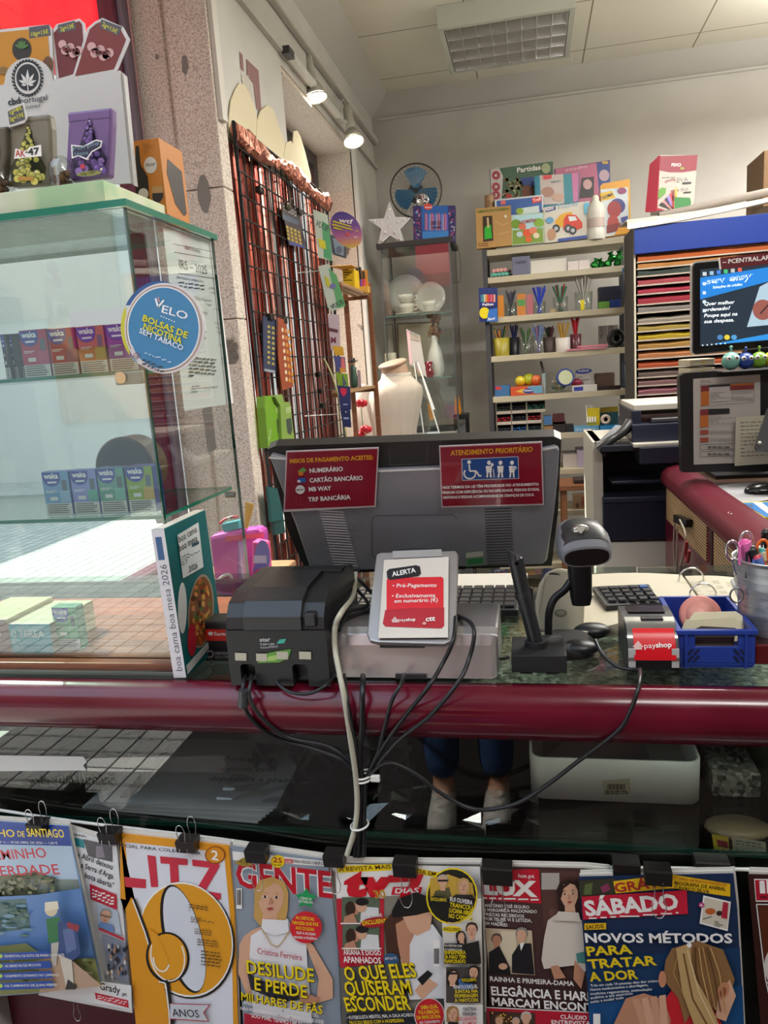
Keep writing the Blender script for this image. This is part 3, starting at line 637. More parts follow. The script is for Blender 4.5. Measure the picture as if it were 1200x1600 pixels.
for k,s in enumerate(('APRESENTADORA ASSUME QUE SE ASSUSTOU,','NÃO PEDE DESCULPA, MAS LAMENTA O QUE DISSE')):A.text(s,(380-4*k,1569+9*k),(498+8*k,1590+10*k),5.4,WT,.02)
A.poly([(381,1583),(532,1612),(534,1640),(383,1640)],'#b01c34');A.text('“SOU MÃE, TENHO UM FILHO DE 16',(390,1589),(506,1611),6.5,WT,.02);done(A)
# -- the sheet with the yellow frame between
A=magazine('magazine','narrow edge of a yellow-framed gossip magazine between two weeklies',[(508,1346),(560,1350),(566,1640),(532,1640)],1.027,'#e6e2d8',.003)
A.line([(511,1400),(517,1512),(540,1516)],2.5,Y_);A.poly([(512,1360),(530,1362),(534,1490),(518,1490)],'#a99a8c');A.rect(519,1446,534,1453,WT);A.text('MAR',(521,1452),(533,1453),5,RD,.02);A.text('LOU',(520,1471),(533,1472),6,Y_,.03)
A.poly([(520,1520),(548,1520),(550,1570),(524,1570)],'#3b5f8a');face(A,533,1540,9,'#2a221c');A.rect(522,1571,552,1581,BK);A.text('EXCL',(524,1579),(540,1580),6,Y_,.03);A.text('ELO',(528,1600),(546,1602),8,Y_,.03);done(A)
# -- television weekly
A=magazine('magazine','television weekly with a red logo and a dark-haired couple kissing',[(524,1350),(750,1352),(757,1500),(757,1640),(540,1640)],1.016,'#5d5f56',.006)
A.poly([(524,1350),(750,1354),(752,1405),(526,1404)],WT);A.poly([(525,1353),(612,1350),(612,1360),(526,1364)],Y_);A.poly([(648,1356),(740,1374),(738,1384),(650,1364)],Y_)
A.text('A REVISTA MAIS',(530,1362),(611,1357),6.5,'#6a3a10',.02);A.text('VENDIDA EM PORTUGAL',(622,1359),(737,1379),6.5,'#6a3a10',.02)
A.poly([(526,1405),(752,1405),(756,1640),(536,1640)],'#6a6862');A.poly([(600,1400),(690,1400),(696,1640),(600,1640)],'#8c877c')
A.text('tv',(534,1402),(610,1402),44,'#d01728',.13,.22);A.poly([(606,1368),(662,1366),(656,1382),(636,1404),(622,1403),(642,1378),(608,1379)],'#d01728');A.poly([(614,1386),(660,1386),(656,1398),(611,1398)],'#d01728');A.text('DIAS',(617,1396),(654,1395),8,WT,.04,.2)
A.poly([(526,1404),(600,1404),(600,1505),(532,1512),(528,1480)],'#c22337')
def couple(x,y,s):
    A.rect(x,y,x+58*s,y+40*s,'#5c6a55');A.poly([(x+30*s,y+14*s),(x+56*s,y+16*s),(x+58*s,y+40*s),(x+28*s,y+40*s)],'#dcdcdc')
    A.ell(x+20*s,y+18*s,8*s,9*s,SK2);A.ell(x+13*s,y+18*s,8*s,12*s,'#3a241a');A.ell(x+30*s,y+14*s,8*s,9*s,SK);A.ell(x+31*s,y+7*s,10*s,6*s,'#1d1716');A.poly([(x+4*s,y+30*s),(x+18*s,y+24*s),(x+24*s,y+40*s),(x+2*s,y+40*s)],SK2)
couple(534,1402,1.02);A.rect(532,1442,596,1444,WT);couple(535,1445,1.0);A.rect(534,1481,596,1483,WT)
A.text('FOTOS',(576,1436),(598,1434),7,WT,.03);A.ell(587,1441,24,8,'#a81b28',-6);A.text('EXCLUSIVAS',(567,1446),(608,1441),7,Y_,.04)
A.text('ARIANA E DIOGO',(537,1492),(596,1493),8,WT,.03);A.text('APANHADOS',(537,1504),(596,1506),10,WT,.04)
A.poly([(640,1450),(676,1444),(694,1470),(700,1560),(640,1562),(626,1500)],'#e4e4e6')
A.poly([(600,1440),(618,1420),(640,1440),(640,1490),(622,1500),(604,1490)],'#4a2c20');A.poly([(618,1444),(636,1434),(650,1454),(640,1476),(640,1510),(628,1506),(622,1478)],SK2)
A.poly([(628,1430),(650,1422),(676,1426),(672,1452),(652,1462),(640,1456)],SK);A.poly([(612,1424),(622,1404),(650,1394),(672,1402),(674,1424),(650,1430),(634,1432),(614,1434)],'#15110f')
A.poly([(648,1548),(664,1526),(684,1538),(660,1562)],SK);A.poly([(652,1530),(668,1516),(676,1522),(660,1540)],'#1b1b1e')
A.ell(611,1499,12,10,'#35577f');A.text('APP DA TV',(602,1500),(620,1499),4,WT,.02);A.text('30',(586,1404),(604,1402),13,'#c0912e',.05)
for s,p,q,h in (('O QUE ELES',(541,1533),(652,1527),23),('QUISERAM',(541,1556),(644,1554),23),('ESCONDER',(542,1581),(643,1578),23)):
    A.text(s,(p[0]+1.2,p[1]+1.2),(q[0]+1.2,q[1]+1.2),h,'#26210e',.1);A.text(s,p,q,h,Y_,.04)
A.poly([(541,1584),(660,1580),(664,1640),(544,1640)],'#22252c');A.text('• FUTEBOLISTA MENTIU, MAL A GALA ACABOU',(543,1593),(648,1588),5.5,WT,.02);A.text('TROCOU BEIJOS COM A HOSPEDEIRA',(546,1601),(632,1597),5.5,Y_,.02);A.text('• EX-CASAL EM CAMPANHA',(546,1609),(650,1605),5.5,WT,.02)
A.ell(671,1586,24,27,'#d8d0c8');A.ell(671,1586,22.5,25.5,'#c92231')
for k,s in enumerate(('SAIBA QUAL','FOI A REAÇÃO','DA IRMÃ DE EVA')):A.text(s,(658-3*k,1577+8*k),(685+2*k,1575+8*k),6,Y_,.03)
A.text('AO CASAMENTO',(656,1600),(688,1598),4.5,WT,.02)
A.poly([(690,1405),(752,1404),(756,1640),(696,1640)],'#e7e3da');A.ell(706,1400,40,44,'#1c1a16',10);A.ring(706,1400,39,43,2.4,Y_,10)
A.poly([(672,1372),(700,1366),(738,1380),(742,1404),(672,1404)],'#c9a23f');A.poly([(680,1392),(702,1386),(706,1404),(676,1404)],'#5f5a3c');face(A,692,1378,8,'#b9b2a4',SK,0,'short',False);A.line([(684,1376),(700,1376)],3,BK);face(A,724,1384,9,'#c7a262',SK,0,'long');A.poly([(702,1404),(712,1398),(738,1398),(742,1404)],'#2a2726')
A.ell(685,1406,16,5.5,BK,6);A.text('EXCLUSIVO',(673,1407),(698,1409),5,Y_,.03)
for k,(s,c) in enumerate((('RUI OLIVEIRA',WT),('TRANCOU',Y_),('LUCIANA ABREU',Y_),('NO CAMARIM',Y_))):A.text(s,(703-k*.6,1408+8.7*k),(738,1414+8.4*k),7,c,.035)
A.greek(700,1440,738,1446,2,'#d8c8c0',.5,3,5)
A.poly([(692,1446),(752,1444),(754,1506),(694,1506)],'#d8d2c8');A.ell(706,1452,15,5,Y_);A.text('EXCLUSIVO',(694,1454),(719,1455),5,BK,.03);face(A,737,1454,9,'#3a2a20');face(A,720,1464,7,'#2b1f1a',SK,-10,'long',False);A.poly([(722,1476),(748,1470),(752,1506),(724,1506)],'#22201f')
A.rect(694,1474,724,1506,'#26241f')
for k,s in enumerate(('NA FREITAS COM','O CUNHADO LUIS')):A.text(s,(695,1479+6*k),(722,1480+6*k),3.6,WT,.02)
for k,s in enumerate(('ENFERMEIRA','JÁ NÃO TEM','NAMORADO')):A.text(s,(695,1491+7*k),(728,1491+7*k),6,Y_,.03)
A.rect(677,1468,687,1510,WT);[A.rect(678+1.7*i,1482,679+1.7*i,1506,BK) for i in range(5)]
A.rect(697,1511,751,1567,'#4a4440');face(A,707,1526,9,'#2a2420',SK,0,'long',False);A.line([(700,1521),(714,1521)],3,BK);face(A,740,1520,8,'#1f1a18');A.poly([(716,1530),(736,1526),(740,1546),(718,1548)],'#3d68a0')
A.ell(733,1532,13,5,'#1c1a16');A.text('EXCLUSIVO',(722,1534),(745,1533),5,Y_,.03)
for k,(s,c) in enumerate((('RENATA E RAQUEL',WT),('JUNTAS NA',Y_),('HOMENAGEM',Y_),('A MAYCON',Y_))):A.text(s,(711-(k==0)*2,1545+7*k),(747,1544+7*k),5.6,c,.03)
A.rect(697,1570,754,1640,'#e3e0da');face(A,707,1584,9,'#a58050',SK,0,'long');A.poly([(696,1604),(702,1596),(716,1598),(720,1640),(698,1640)],'#2a2422')
for k,(s,c) in enumerate((('CRISTINA',BK),('FERREIRA',BK),('DECLARAÇÕES',RD),('POLÉMICAS',RD))):A.text(s,(724-(k==2)*8,1580+7.5*k),(745,1579+7.5*k),5.6,c,.025)
done(A)
# -- society weekly
A=magazine('magazine','society weekly with a woman in a cream cape and a square logo',[(754,1354),(912,1358),(950,1362),(962,1640),(768,1640)],1.022,'#4a3230',.005)
A.poly([(845,1360),(925,1362),(930,1470),(850,1470)],'#5a3c36');A.poly([(858,1420),(905,1420),(908,1500),(862,1500)],'#6b4a42');A.rect(846,1364,874,1390,'#b3aaa2')
A.poly([(746,1360),(842,1358),(846,1412),(748,1405)],'#c41a30');A.text('LUX',(757,1398),(840,1402),25,WT,.1);A.text('lux.pt',(810,1371),(835,1372),6,WT,.02);A.greek(753,1401,842,1405,1,WT,.6,4,3)
for k,s in enumerate(('ANTÓNIO JOSÉ SEGURO','E MARGARIDA MALDONADO','FREITAS RECEBIDOS','POR FELIPE VI E LETIZIA,','EM MADRID')):A.text(s,(757,1417+7*k),(757+(70,82,62,74,36)[k],1420+7*k),5,WT,.025)
A.poly([(758,1450),(831,1454),(836,1524),(764,1520)],'#cbb89a');A.rect(782,1455,806,1510,'#e0d2b4');face(A,776,1470,8,'#5c5048',SK2,0,'short',False);face(A,815,1462,9,'#8f8a84',SK,0,'short',False)
A.poly([(764,1488),(780,1478),(796,1510),(798,1522),(764,1520)],'#1b1a1d');A.poly([(800,1492),(812,1474),(830,1474),(835,1523),(800,1520)],'#1d1c20');A.ell(786,1510,7,5,SK);A.poly([(812,1474),(820,1472),(814,1486)],WT)
A.poly([(856,1438),(870,1428),(896,1430),(912,1440),(920,1512),(912,1520),(900,1508),(850,1514),(846,1500),(850,1466)],'#d8cdc0');A.poly([(860,1510),(872,1508),(884,1528),(866,1530)],SK2);A.poly([(898,1500),(914,1520),(908,1545),(896,1530)],SK2);A.poly([(900,1490),(915,1486),(916,1506),(902,1504)],'#4f8a84')
face(A,889,1398,17,'#2f1f1a',SK,-4,'long');A.poly([(872,1424),(904,1426),(908,1440),(866,1438)],'#d8cdc0')
A.text('RAINHA E PRIMEIRA-DAMA',(766,1533),(897,1541),7.5,WT,.025);A.text('ELEGÂNCIA E HARMONIA',(768,1555),(980,1568),14,WT,.05);A.text('MARCAM ENCONTRO',(769,1571),(955,1583),13,WT,.05)
A.poly([(760,1574),(962,1584),(964,1640),(764,1640)],'#b81f33');A.line([(760,1574),(962,1584)],1.4,WT);A.poly([(764,1580),(836,1583),(838,1640),(766,1640)],'#4a3428');face(A,822,1592,8,'#c7c2ba',SK,0,'short',False);face(A,806,1598,6,'#b7aea4',SK,0,'short',False);face(A,780,1596,7,'#7a5a3c',SK,0,'short',False)
R_=random.Random(2)
for i in range(14):A.ell(R_.uniform(768,800),R_.uniform(1582,1596),1.4,1.4,'#e0b04a',n=6)
A.text('CLÁUDIO RAMOS',(876,1592),(952,1595),6.5,WT,.03);A.text('ENTREVISTA EX',(862,1600),(940,1603),6.5,WT,.03);done(A)
# -- news weekly
A=magazine('magazine','blue news weekly showing a woman with a ponytail from behind',[(904,1371),(1146,1366),(1152,1420),(1164,1640),(925,1640)],1.008,'#1d3050',.006)
A.poly([(915,1500),(1156,1480),(1164,1640),(924,1640)],'#1c3c62');A.poly([(919,1570),(1160,1540),(1164,1640),(924,1640)],'#1d4f82')
A.poly([(904,1376),(960,1372),(962,1404),(907,1404)],'#3a3a2c');A.poly([(914,1382),(926,1379),(924,1398),(912,1398)],'#5c6a3c');A.poly([(938,1386),(950,1380),(954,1390),(942,1396)],'#8a3a5a')
A.poly([(958,1377),(1048,1366),(1141,1381),(1141,1401),(1050,1388),(962,1396)],'#e6b71c');A.text('GRÁTIS',(962,1395),(1050,1384),15,'#b0302c',.05)
A.text('1.º LIVRO: RETRATOS POLÍTICOS',(1053,1374),(1135,1385),4,'#b0452a',.02);A.text('BIOGRAFIA DE ANÍBAL',(1054,1382),(1134,1392),5.4,'#2a2416',.02);A.text('CAVACO SILVA',(1054,1389),(1108,1396),5.4,'#2a2416',.02)
A.poly([(909,1401),(1073,1391),(1075,1428),(911,1437)],'#c7213a');A.text('SÁBADO',(916,1432),(1062,1421),25,WT,.07);A.greek(920,1433,1060,1436,1,WT,.7,8,-9)
A.poly([(1099,1399),(1142,1409),(1137,1455),(1093,1443)],WT);A.poly([(1101,1402),(1140,1411),(1136,1452),(1096,1441)],'#d5ccb8');A.ell(1110,1424,8,5,'#c0612f');A.ell(1124,1427,5,4,'#3a2a28');A.poly([(1130,1409),(1138,1411),(1136,1436),(1127,1434)],'#b32a40');A.line([(1098,1436),(1112,1432)],1,'#3a3430');A.greek(1116,1438,1132,1448,3,'#5a5448',.4,3,4);A.ell(1096,1414,4.5,4,'#c43a7a');A.text('+',(1093.4,1417),(1098.6,1417),5,WT,.06)
A.rect(913,1443,947,1453,'#e6b71c',-1);A.text('SAÚDE',(916,1452),(944,1450),6,'#2a2416',.03)
A.text('NOVOS MÉTODOS',(915,1473),(1145,1474),15,WT,.055)
for k,(s,w) in enumerate((('PARA',71),('TRATAR',107),('A DOR',76))):A.text(s,(918+2*k,1494+20*k),(918+2*k+w,1490.5+19.6*k-(k==1)*2),15,'#e6c81c',.055)
for k,s in enumerate(('Três em cada 10 pessoas têm dor crónica.','Novos medicamentos e abordagens,','medicina regenerativa, estimulação','auditiva e até exercício','estão a mudar tudo')):A.text(s,(923,1542+6.4*k),(923+(110,90,96,66,52)[k],1534+6.6*k),4,WT,.01)
A.poly([(1030,1640),(1040,1560),(1062,1530),(1100,1552),(1128,1600),(1138,1640)],'#c8262e');A.poly([(940,1640),(978,1560),(1006,1552),(1038,1562),(1048,1594),(1040,1640)],SK2)
for k in range(4):A.poly([(988+14*k,1562-2*k),(998+14*k,1560-2*k),(1014+10*k,1600),(1002+10*k,1606)],SK if k%2 else '#cf9c7c')
A.poly([(1040,1500),(1050,1482),(1090,1470),(1130,1484),(1148,1530),(1138,1566),(1120,1580),(1092,1560),(1070,1600),(1060,1560),(1036,1530)],'#8f6a42')
A.poly([(1122,1560),(1140,1530),(1150,1556),(1134,1596),(1118,1590)],SK);A.ell(1130,1548,9,14,'#c98a68',20);A.ell(1130,1550,5,8,'#9c5c42',20);A.ell(1035,1530,6,13,'#c98a68')
for k in range(9):A.line([(1062+6*k,1480),(1052+9*k,1520),(1070+8*k,1560+3*k)],2,('#b58a56','#5f4126','#c79c66')[k%3])
A.poly([(1056,1482),(1078,1474),(1082,1520),(1110,1570),(1140,1640),(1120,1640),(1084,1600),(1066,1550)],'#c2a06c');A.line([(1068,1490),(1082,1560),(1124,1636)],3,'#7a5a34');A.line([(1074,1484),(1092,1550),(1130,1628)],2.4,'#dcc291');A.ell(1077,1477,4,4,WT);A.rect(927,1584,938,1620,WT);done(A)
# -- magazine cut off by the right edge
A=magazine('magazine','magazine with a white outlined photo, cut off at the right edge',[(1169,1367),(1340,1372),(1350,1640),(1192,1640)],1.02,'#3a1c18',.006)
A.poly([(1178,1373),(1330,1376),(1330,1408),(1181,1409)],WT);A.poly([(1179.5,1375),(1330,1378),(1330,1407),(1182,1407)],'#b31a30');A.text('iL',(1187,1396),(1222,1396),21,WT,.08);A.greek(1188,1399,1300,1404,1,'#6a1420',.6,3)
A.line([(1182,1413),(1196,1530),(1220,1640)],1.6,WT);A.line([(1182,1413),(1320,1415)],1.6,WT);A.poly([(1184,1415),(1320,1417),(1320,1640),(1222,1640),(1198,1530)],'#5a2a18');A.ell(1212,1510,18,30,'#d8d0c8');A.ell(1216,1490,12,14,'#b9aca0')
A.text('W',(1199,1545),(1214,1545),11,WT,.06);done(A)

# ------------------------------------------------------------------ binder clips on the cord
def clip(px,py,w,lab,up=True,y=1.0,tone='#191412'):
    c=P(px,py,'y',y);o=thing('binder_clip',lab,'binder clip',c,'binder clips along the cord')
    h,d=w*.43,.010
    b=MB();tri=[(-d*.4,-h),(d*1.9,h*.55),(-d*.9,h*.55)]
    b.prism([(d*1.6,-h),(d*2.2,h*.5),(d*1.9,h*.58),(-d*.2,h*.58),(-d*.5,h*.5),(-.0005,-h)],-w/2,w/2,M(tone,.35),T(c.x,c.y,c.z)@Matrix(((0,0,1,0),(1,0,0,0),(0,1,0,0),(0,0,0,1))))
    b.build('body',o)
    for s in (0,1):
        yb=c.y+(-.0016 if s==0 else d*2)
        if up:pts=[(-.3,-.9),(-.2,.4),(-.28,1.5),(-.2,2.2),(0,2.45),(.2,2.2),(.28,1.5),(.2,.4),(.3,-.9)]
        else:pts=[(-.22,-.8),(-.2,-1.6),(-.34,-2.6),(-.2,-3.4),(0,-3.6),(.2,-3.4),(.34,-2.6),(.2,-1.6),(.22,-.8)]
        if not up and s:continue
        k=w*.8;MB().tube([(c.x+x*k+(s*.3-.15)*k*(1 if up else 0),yb+(.0 if up else-.0012-abs(z)*.0003)+(-.004 if up and s==0 else 0)*(max(z,0)/2.4),c.z+z*k*.62) for x,z in pts],.0007,CHROME,6).build('wire_handle',o)
clip(55,1293,.030,'black clip holding the hiking magazine, handles raised',True,.998)
clip(168,1308,.032,'black clip over the left corner of the orange magazine, handles raised',True,1.002)
clip(290,1321,.032,'brownish clip over the right part of the orange magazine',True,1.003,'#2c2320')
clip(399,1336,.034,'black clip on the cover with the blonde woman, handle hanging',False,1.004)
clip(521,1343,.032,'black clip between the two celebrity weeklies',False,1.0)
clip(632,1357,.036,'black clip on the television weekly, handle folded down',False,.999)
clip(777,1366,.044,'wide black clip on the society weekly logo',False,1.004)
clip(979,1357,.038,'black clip on the cord behind the blue news weekly',False,1.012)
clip(1029,1369,.036,'black clip over the yellow banner of the news weekly',False,.99)
clip(1113,1357,.046,'black clip on the cord right of the news weekly',False,1.018)
clip(118,1558,.026,'small black clip under the hiking magazine',False,1.03)
# ================================================================== glass display case on the left of the counter
CX,CY0,CY1,CZ0,CZ1=-.568,1.065,1.385,.9,1.606
def pane(mb,x0,x1,y0,y1,z0,z1,g=GLASS,e=EDGE):
    d=(x1-x0,y1-y0,z1-z0);k=d.index(min(d));c=[(x0,x1),(y0,y1),(z0,z1)]
    vs=[(x,y,z) for x in (x0,x1) for y in (y0,y1) for z in (z0,z1)]
    fs=[((0,1,3,2),0),((4,6,7,5),0),((0,4,5,1),1),((2,3,7,6),1),((0,2,6,4),2),((1,5,7,3),2)]
    for f,a in fs:mb.add(vs,[f],g if a==k else e)
    return mb
zu=P(208,577,'y',CY0).z;zl=P(245,809,'y',CY0).z
cs=thing('display_case','tall glass display case with green edges on the left of the counter','display case',(-.86,1.22,.8955))
b=MB();b.box(-1.15,CX+.004,1.046,1.4,.8957,.913,WOOD_RED,.002).box(-1.15,CX,1.038,1.046,.8957,.902,STEEL);b.build('wooden_base',cs)
pane(MB(),-1.15,CX,CY0,CY0+.006,.913,CZ1,glass('street_side_glass','f2f8f5',1,.10)).build('front_pane',cs)
pane(MB(),CX-.006,CX,CY0+.0065,CY1,.913,CZ1).build('side_pane',cs)
pane(MB(),-1.15,CX+.006,CY0-.006,CY1+.004,CZ1+.0005,CZ1+.0105,GLASS_G,EDGE_T).build('top_pane',cs)
pane(MB(),-1.15,-.605,1.085,1.30,zu-.006,zu,GLASS_G,EDGE_T).build('shelf',cs)
pane(MB(),-1.15,-.577,1.085,1.365,zl-.006,zl,GLASS_G,EDGE_T).build('shelf',cs)
MB().box(-.625,-.578,1.073,1.083,zu-.022,zu-.002,M('#aab4b6',.3),.003).cyl((-.612,1.073,zu-.011),(-.612,1.068,zu-.011),.009,CHROME,16).build('shelf_clamp',cs)
p=P(366,768,'x',CX);MB().cyl((CX-.012,1.34,zl-.012),(CX+.006,1.34,zl-.012),.006,STEEL).build('shelf_pin',cs)
MB().cyl((CX-.03,1.10,zl-.010),(CX-.008,1.10,zl-.010),.006,STEEL).build('shelf_pin',cs)

# --- price list on the side pane
ir=thing('price_list','grey printed price sheet headed IRS – 2025 taped to the case side','paper',(CX-.008,1.28,1.25))
b=MB();A=Art(b,(CX-.0075,0,0),(1,0,0),.0002,.7)
A.poly([(254,352),(333,368),(365,630),(288,642)],'#e2e2e0');b.build('sheet',ir)
b=MB();A=Art(b,(CX-.0072,0,0),(1,0,0),.0001,.7);INK='#3a3b3d'
A.line([(270,381),(331,393)],.8,INK);A.text('tabela de preços',(289,389),(313,395),6,INK);A.line([(272,394),(332,404)],.8,INK)
A.text('IRS – 2025',(281,419),(324,429),14,INK);A.line([(279,427),(335,435)],.8,INK)
A.text('ENTREGA E IMPRESSÃO',(277,435),(318,442),3.6,INK);A.greek(279,439,322,456,3,INK,.35,2,6)
for k,(x,y) in enumerate(((328,451),(329,458),(322,477),(334,484),(336,506),(338,513),(339,520),(341,540),(346,562),(347,568))):A.text('€ 15,00' if k%2 else '€ 20,00',(x,y),(x+8,y+1.5),3,INK)
A.text('SERVIÇOS COM DESCONTO',(301,466),(331,472),3.6,INK);A.greek(300,470,324,530,6,'#8a8b8d',.2,3,6)
A.greek(296,556,338,590,6,INK,.35,6,4);A.greek(300,602,340,614,3,'#6a6b6d',.3,7,-4);b.build('print',ir)
# --- round nicotine pouch sticker
vs_=thing('round_sign','round blue nicotine pouch sign with a white rim on the case corner','sign',P(255,583,'y',1.05))
b=MB();A=Art(b,(0,1.052,0),(0,-1,0),.0004);A.ell(247,508,58,69,'#2d5c93',8,40,200,330);A.ell(247,508,58,69,'#c9c53a',8,40,130,200);A.ell(247,508,58,69,'#6fa4c4',8,40,90,130);A.ell(247,508,58,69,'#d3c93a',8,40,-60,-30);b.build('rear_disc',vs_)
b=MB();q=[P(257+62.5*math.cos(math.radians(a))-6*math.sin(math.radians(a))*0,513+71*math.sin(math.radians(a)),'y',1.050) for a in range(0,360,6)]
n=len(q);b.add(q+[v+Vector((0,.0015,0)) for v in q],[list(range(n)),list(range(2*n-1,n-1,-1))]+[(i,n+i,n+(i+1)%n,(i+1)%n) for i in range(n)],M('#dad5d6',.3));b.build('disc',vs_)
b=MB();A=Art(b,(0,1.0496,0),(0,-1,0),.0002,.3)
A.ring(256,513,59,67,1,'#a98a6a',0,48);A.ell(255.5,513,55.5,64,'#3f86b3',0,48);A.ring(255.5,513,56,64.5,2,'#eceaea',0,48)
A.poly([(206,538),(216,560),(236,572),(258,580),(240,579),(216,568),(204,548)],'#dad5d6')
A.text('ELO',(252,488),(292,500),12,'#eef2f5',.02);A.line([(243,466),(247,480),(256,469)],3,'#eef2f5');A.line([(247,464),(249,472)],2,'#d9a0a0')
for i in range(6):A.ell(252+4*i,494+1.7*i,1.1,1.1,'#eef2f5',n=8);A.k-=1
A.up();A.text('BOLSAS DE',(222,501),(292,529),10,'#ddd52f',.05);A.text('NICOTINA',(223,514),(283,538),10,'#ddd52f',.05);A.text('SEM TABACO',(217,520),(285,548),8,'#eef2f5',.02)
A.greek(226,549,268,556,1,'#9fc4dc',.3,4,16);A.greek(222,560,256,572,2,'#3c3c42',.4,5,14);A.ring(213,556,4.5,4.5,1,'#a34a4a');A.text('18',(210.5,558),(216,559),3,'#5a4a4a',.02);b.build('print',vs_)

# --- vape packs: each front is measured in the picture and built as a box standing on its shelf
def pack(lab,x0,x1,yt,yb,y,zb,body,side,panel,flav,name='vape_pack',grp=None,d=.022,low=.27,lbl=None):
    a=P(x0,(yt+yb)/2,'y',y).x;c=P(x1,(yt+yb)/2,'y',y).x;zt=zb+(P((x0+x1)/2,yt,'y',y).z-P((x0+x1)/2,yb,'y',y).z)
    o=thing(name,lab,'vape pack',((a+c)/2,y+d/2,zb),grp)
    b=MB();b.box(a,c,y,y+d,zb+.0002,zt,M(side,.4),.0008);b.build('carton',o)
    b=MB();yy=y-.0003
    def rc(u0,v0,u1,v1,m,k):b.add([(a+(c-a)*u0,yy-.0002*k,zb+(zt-zb)*v0),(a+(c-a)*u1,yy-.0002*k,zb+(zt-zb)*v0),(a+(c-a)*u1,yy-.0002*k,zb+(zt-zb)*v1),(a+(c-a)*u0,yy-.0002*k,zb+(zt-zb)*v1)],[(0,1,2,3)],M(m,.35))
    rc(.02,low,.98,.99,body,0);rc(.02,.01,.98,low,'#d5d6d4',0);rc(.6,low+.02,.97,low+.28,panel,1);rc(.72,.56,.9,.8,'#55606a',1)
    w,h=c-a,zt-zb;cx=a+w*.36;cz=zb+h*.86;q=[]
    for k in range(17):
        t=math.pi*k/16;q.append((cx+w*.33*math.cos(t),yy-.0005,cz-h*.2*math.sin(t)))
    q+=[(cx-w*.33,yy-.0005,zt-h*.02),(cx+w*.33,yy-.0005,zt-h*.02)];b.add(q,[list(range(len(q)))[::-1]],M('#2f3fa0',.35))
    sc_=w*.54/glyphs('waka',.06)[2];flat_text(b,'waka',(cx-w*.27,yy-.0008,cz-h*.02),(1,0,0),(0,0,1),sc_,M('#f0f0f4',.4),.06)
    rc(.2,.735,.54,.775,'#e8eaf2',3);rc(.22,low+.07,.5,low+.15,'#dcdde0',2)
    R_=random.Random(int(x0));
    for i in range(5):rc(.08,low*(.84-.17*i),.08+R_.uniform(.7,.84),low*(.92-.17*i),'#5b5d60',2)
    rc(.1,.55,.5,.565,'#e6dfe0',2);rc(.1,.52,.4,.532,'#e6dfe0',2);b.build('front_print',o);return o
G1,G2='vape packs on the upper case shelf','vape packs on the lower case shelf'
yP=1.13
pack('crimson vape pack, leftmost coloured pack on the upper case shelf',31,74,495,571,yP,zu,'#b32a52','#8b1f40','#b8486c','',grp=G1)
pack('red vape pack, second coloured pack on the upper case shelf',75,118,494,569,yP,zu,'#a92842','#8a1f34','#8d4560','',grp=G1)
pack('orange vape pack on the upper case shelf',120,164,492,567,yP,zu,'#c86a35','#3d3a70','#b99a4a','',grp=G1)
pack('purple vape pack, half behind the round blue sign',166,212,490,565,yP,zu,'#8a3f96','#3d2f6a','#a85fae','',grp=G1)
for i,x in enumerate((2,14,23)):pack('dark vape pack stood on edge at the far left of the upper shelf' if i==0 else ('dark vape pack, second from the left end of the upper shelf' if i==1 else 'dark vape pack leaning beside the crimson pack'),x,x+8,500,573,1.16+.01*i,zu,'#26282e','#1c1d22','#3a3d46','',grp=G1)
yQ=1.12
pack('pale blue vape pack, leftmost on the lower case shelf',69,111,738,806,yQ,zl,'#6f9ecb','#4a6fae','#8fb6d6','',grp=G2)
pack('lilac vape pack, second on the lower case shelf',113,154,736,805,yQ,zl,'#8a93d6','#4a5fae','#5fae9f','',grp=G2)
pack('teal vape pack, third on the lower case shelf',155,197,734,805,yQ,zl,'#5f9f8f','#3a5f8e','#78b8a8','',grp=G2)
pack('lime green vape pack with navy side on the lower case shelf',199,242,731,803,yQ,zl,'#86a62c','#1d2f78','#c2a04a','',grp=G2,d=.03)
pack('mint vape pack standing on the floor of the display case',86,124,956,1023,1.10,.9135,'#4fa070','#4a8a72','#5fb080','')
def tobacco(lab,x0,x1,yt,yb,y,d,col,top,word):
    a=P(x0,(yt+yb)/2,'y',y).x;c=P(x1,(yt+yb)/2,'y',y).x;z0=.9135;z1=z0+P(x0,yt,'y',y).z-P(x0,yb,'y',y).z
    o=thing('tobacco_carton',lab,'tobacco carton',((a+c)/2,y+d/2,z0));MB().box(a,c,y,y+d,z0,z1,M(top,.4),.001).build('carton',o)
    b=MB();b.box(a+.0006,c-.0006,y-.0006,y-.0001,z0+.0006,z1-.0006,M(col,.3))
    for k in range(4):
        q=[(a+.006+(.007+.005*k)*math.cos(t),y-.0009-.0001*k,z0+.008+(.006+.004*k)*math.sin(t)) for t in [math.pi*.5*j/8 for j in range(9)]]
        b.tube(q,.0004,M('#bfe6ea',.4),4,False)
    h=(z1-z0)*.22;
    b.tube([(a+.009+.0045*math.cos(t),y-.0009,z0+(z1-z0)*.66+.005*math.sin(t)) for t in [2*math.pi*k/10 for k in range(10)]],.0009,WHT,5,True,True)
    flat_text(b,word,(a+.018,y-.0008,z0+(z1-z0)*.55),(1,0,0),(0,0,1),h,WHT,.01);b.build('front_print',o)
tobacco('teal carton with white lettering and a beige top on the case floor',17,82,978,1024,1.085,.13,'#1295a8','#b5ae94','TEREA')
tobacco('dark red carton beside the teal one on the case floor',-55,15,972,1024,1.085,.13,'#6d2a34','#b9b08f','TEREA')
rb=thing('round_box','dark round wooden box behind the lower row of vape packs','round box',(-.66,1.25,zl+.0002))
c_=P(197,745,'y',1.235);rr=.058
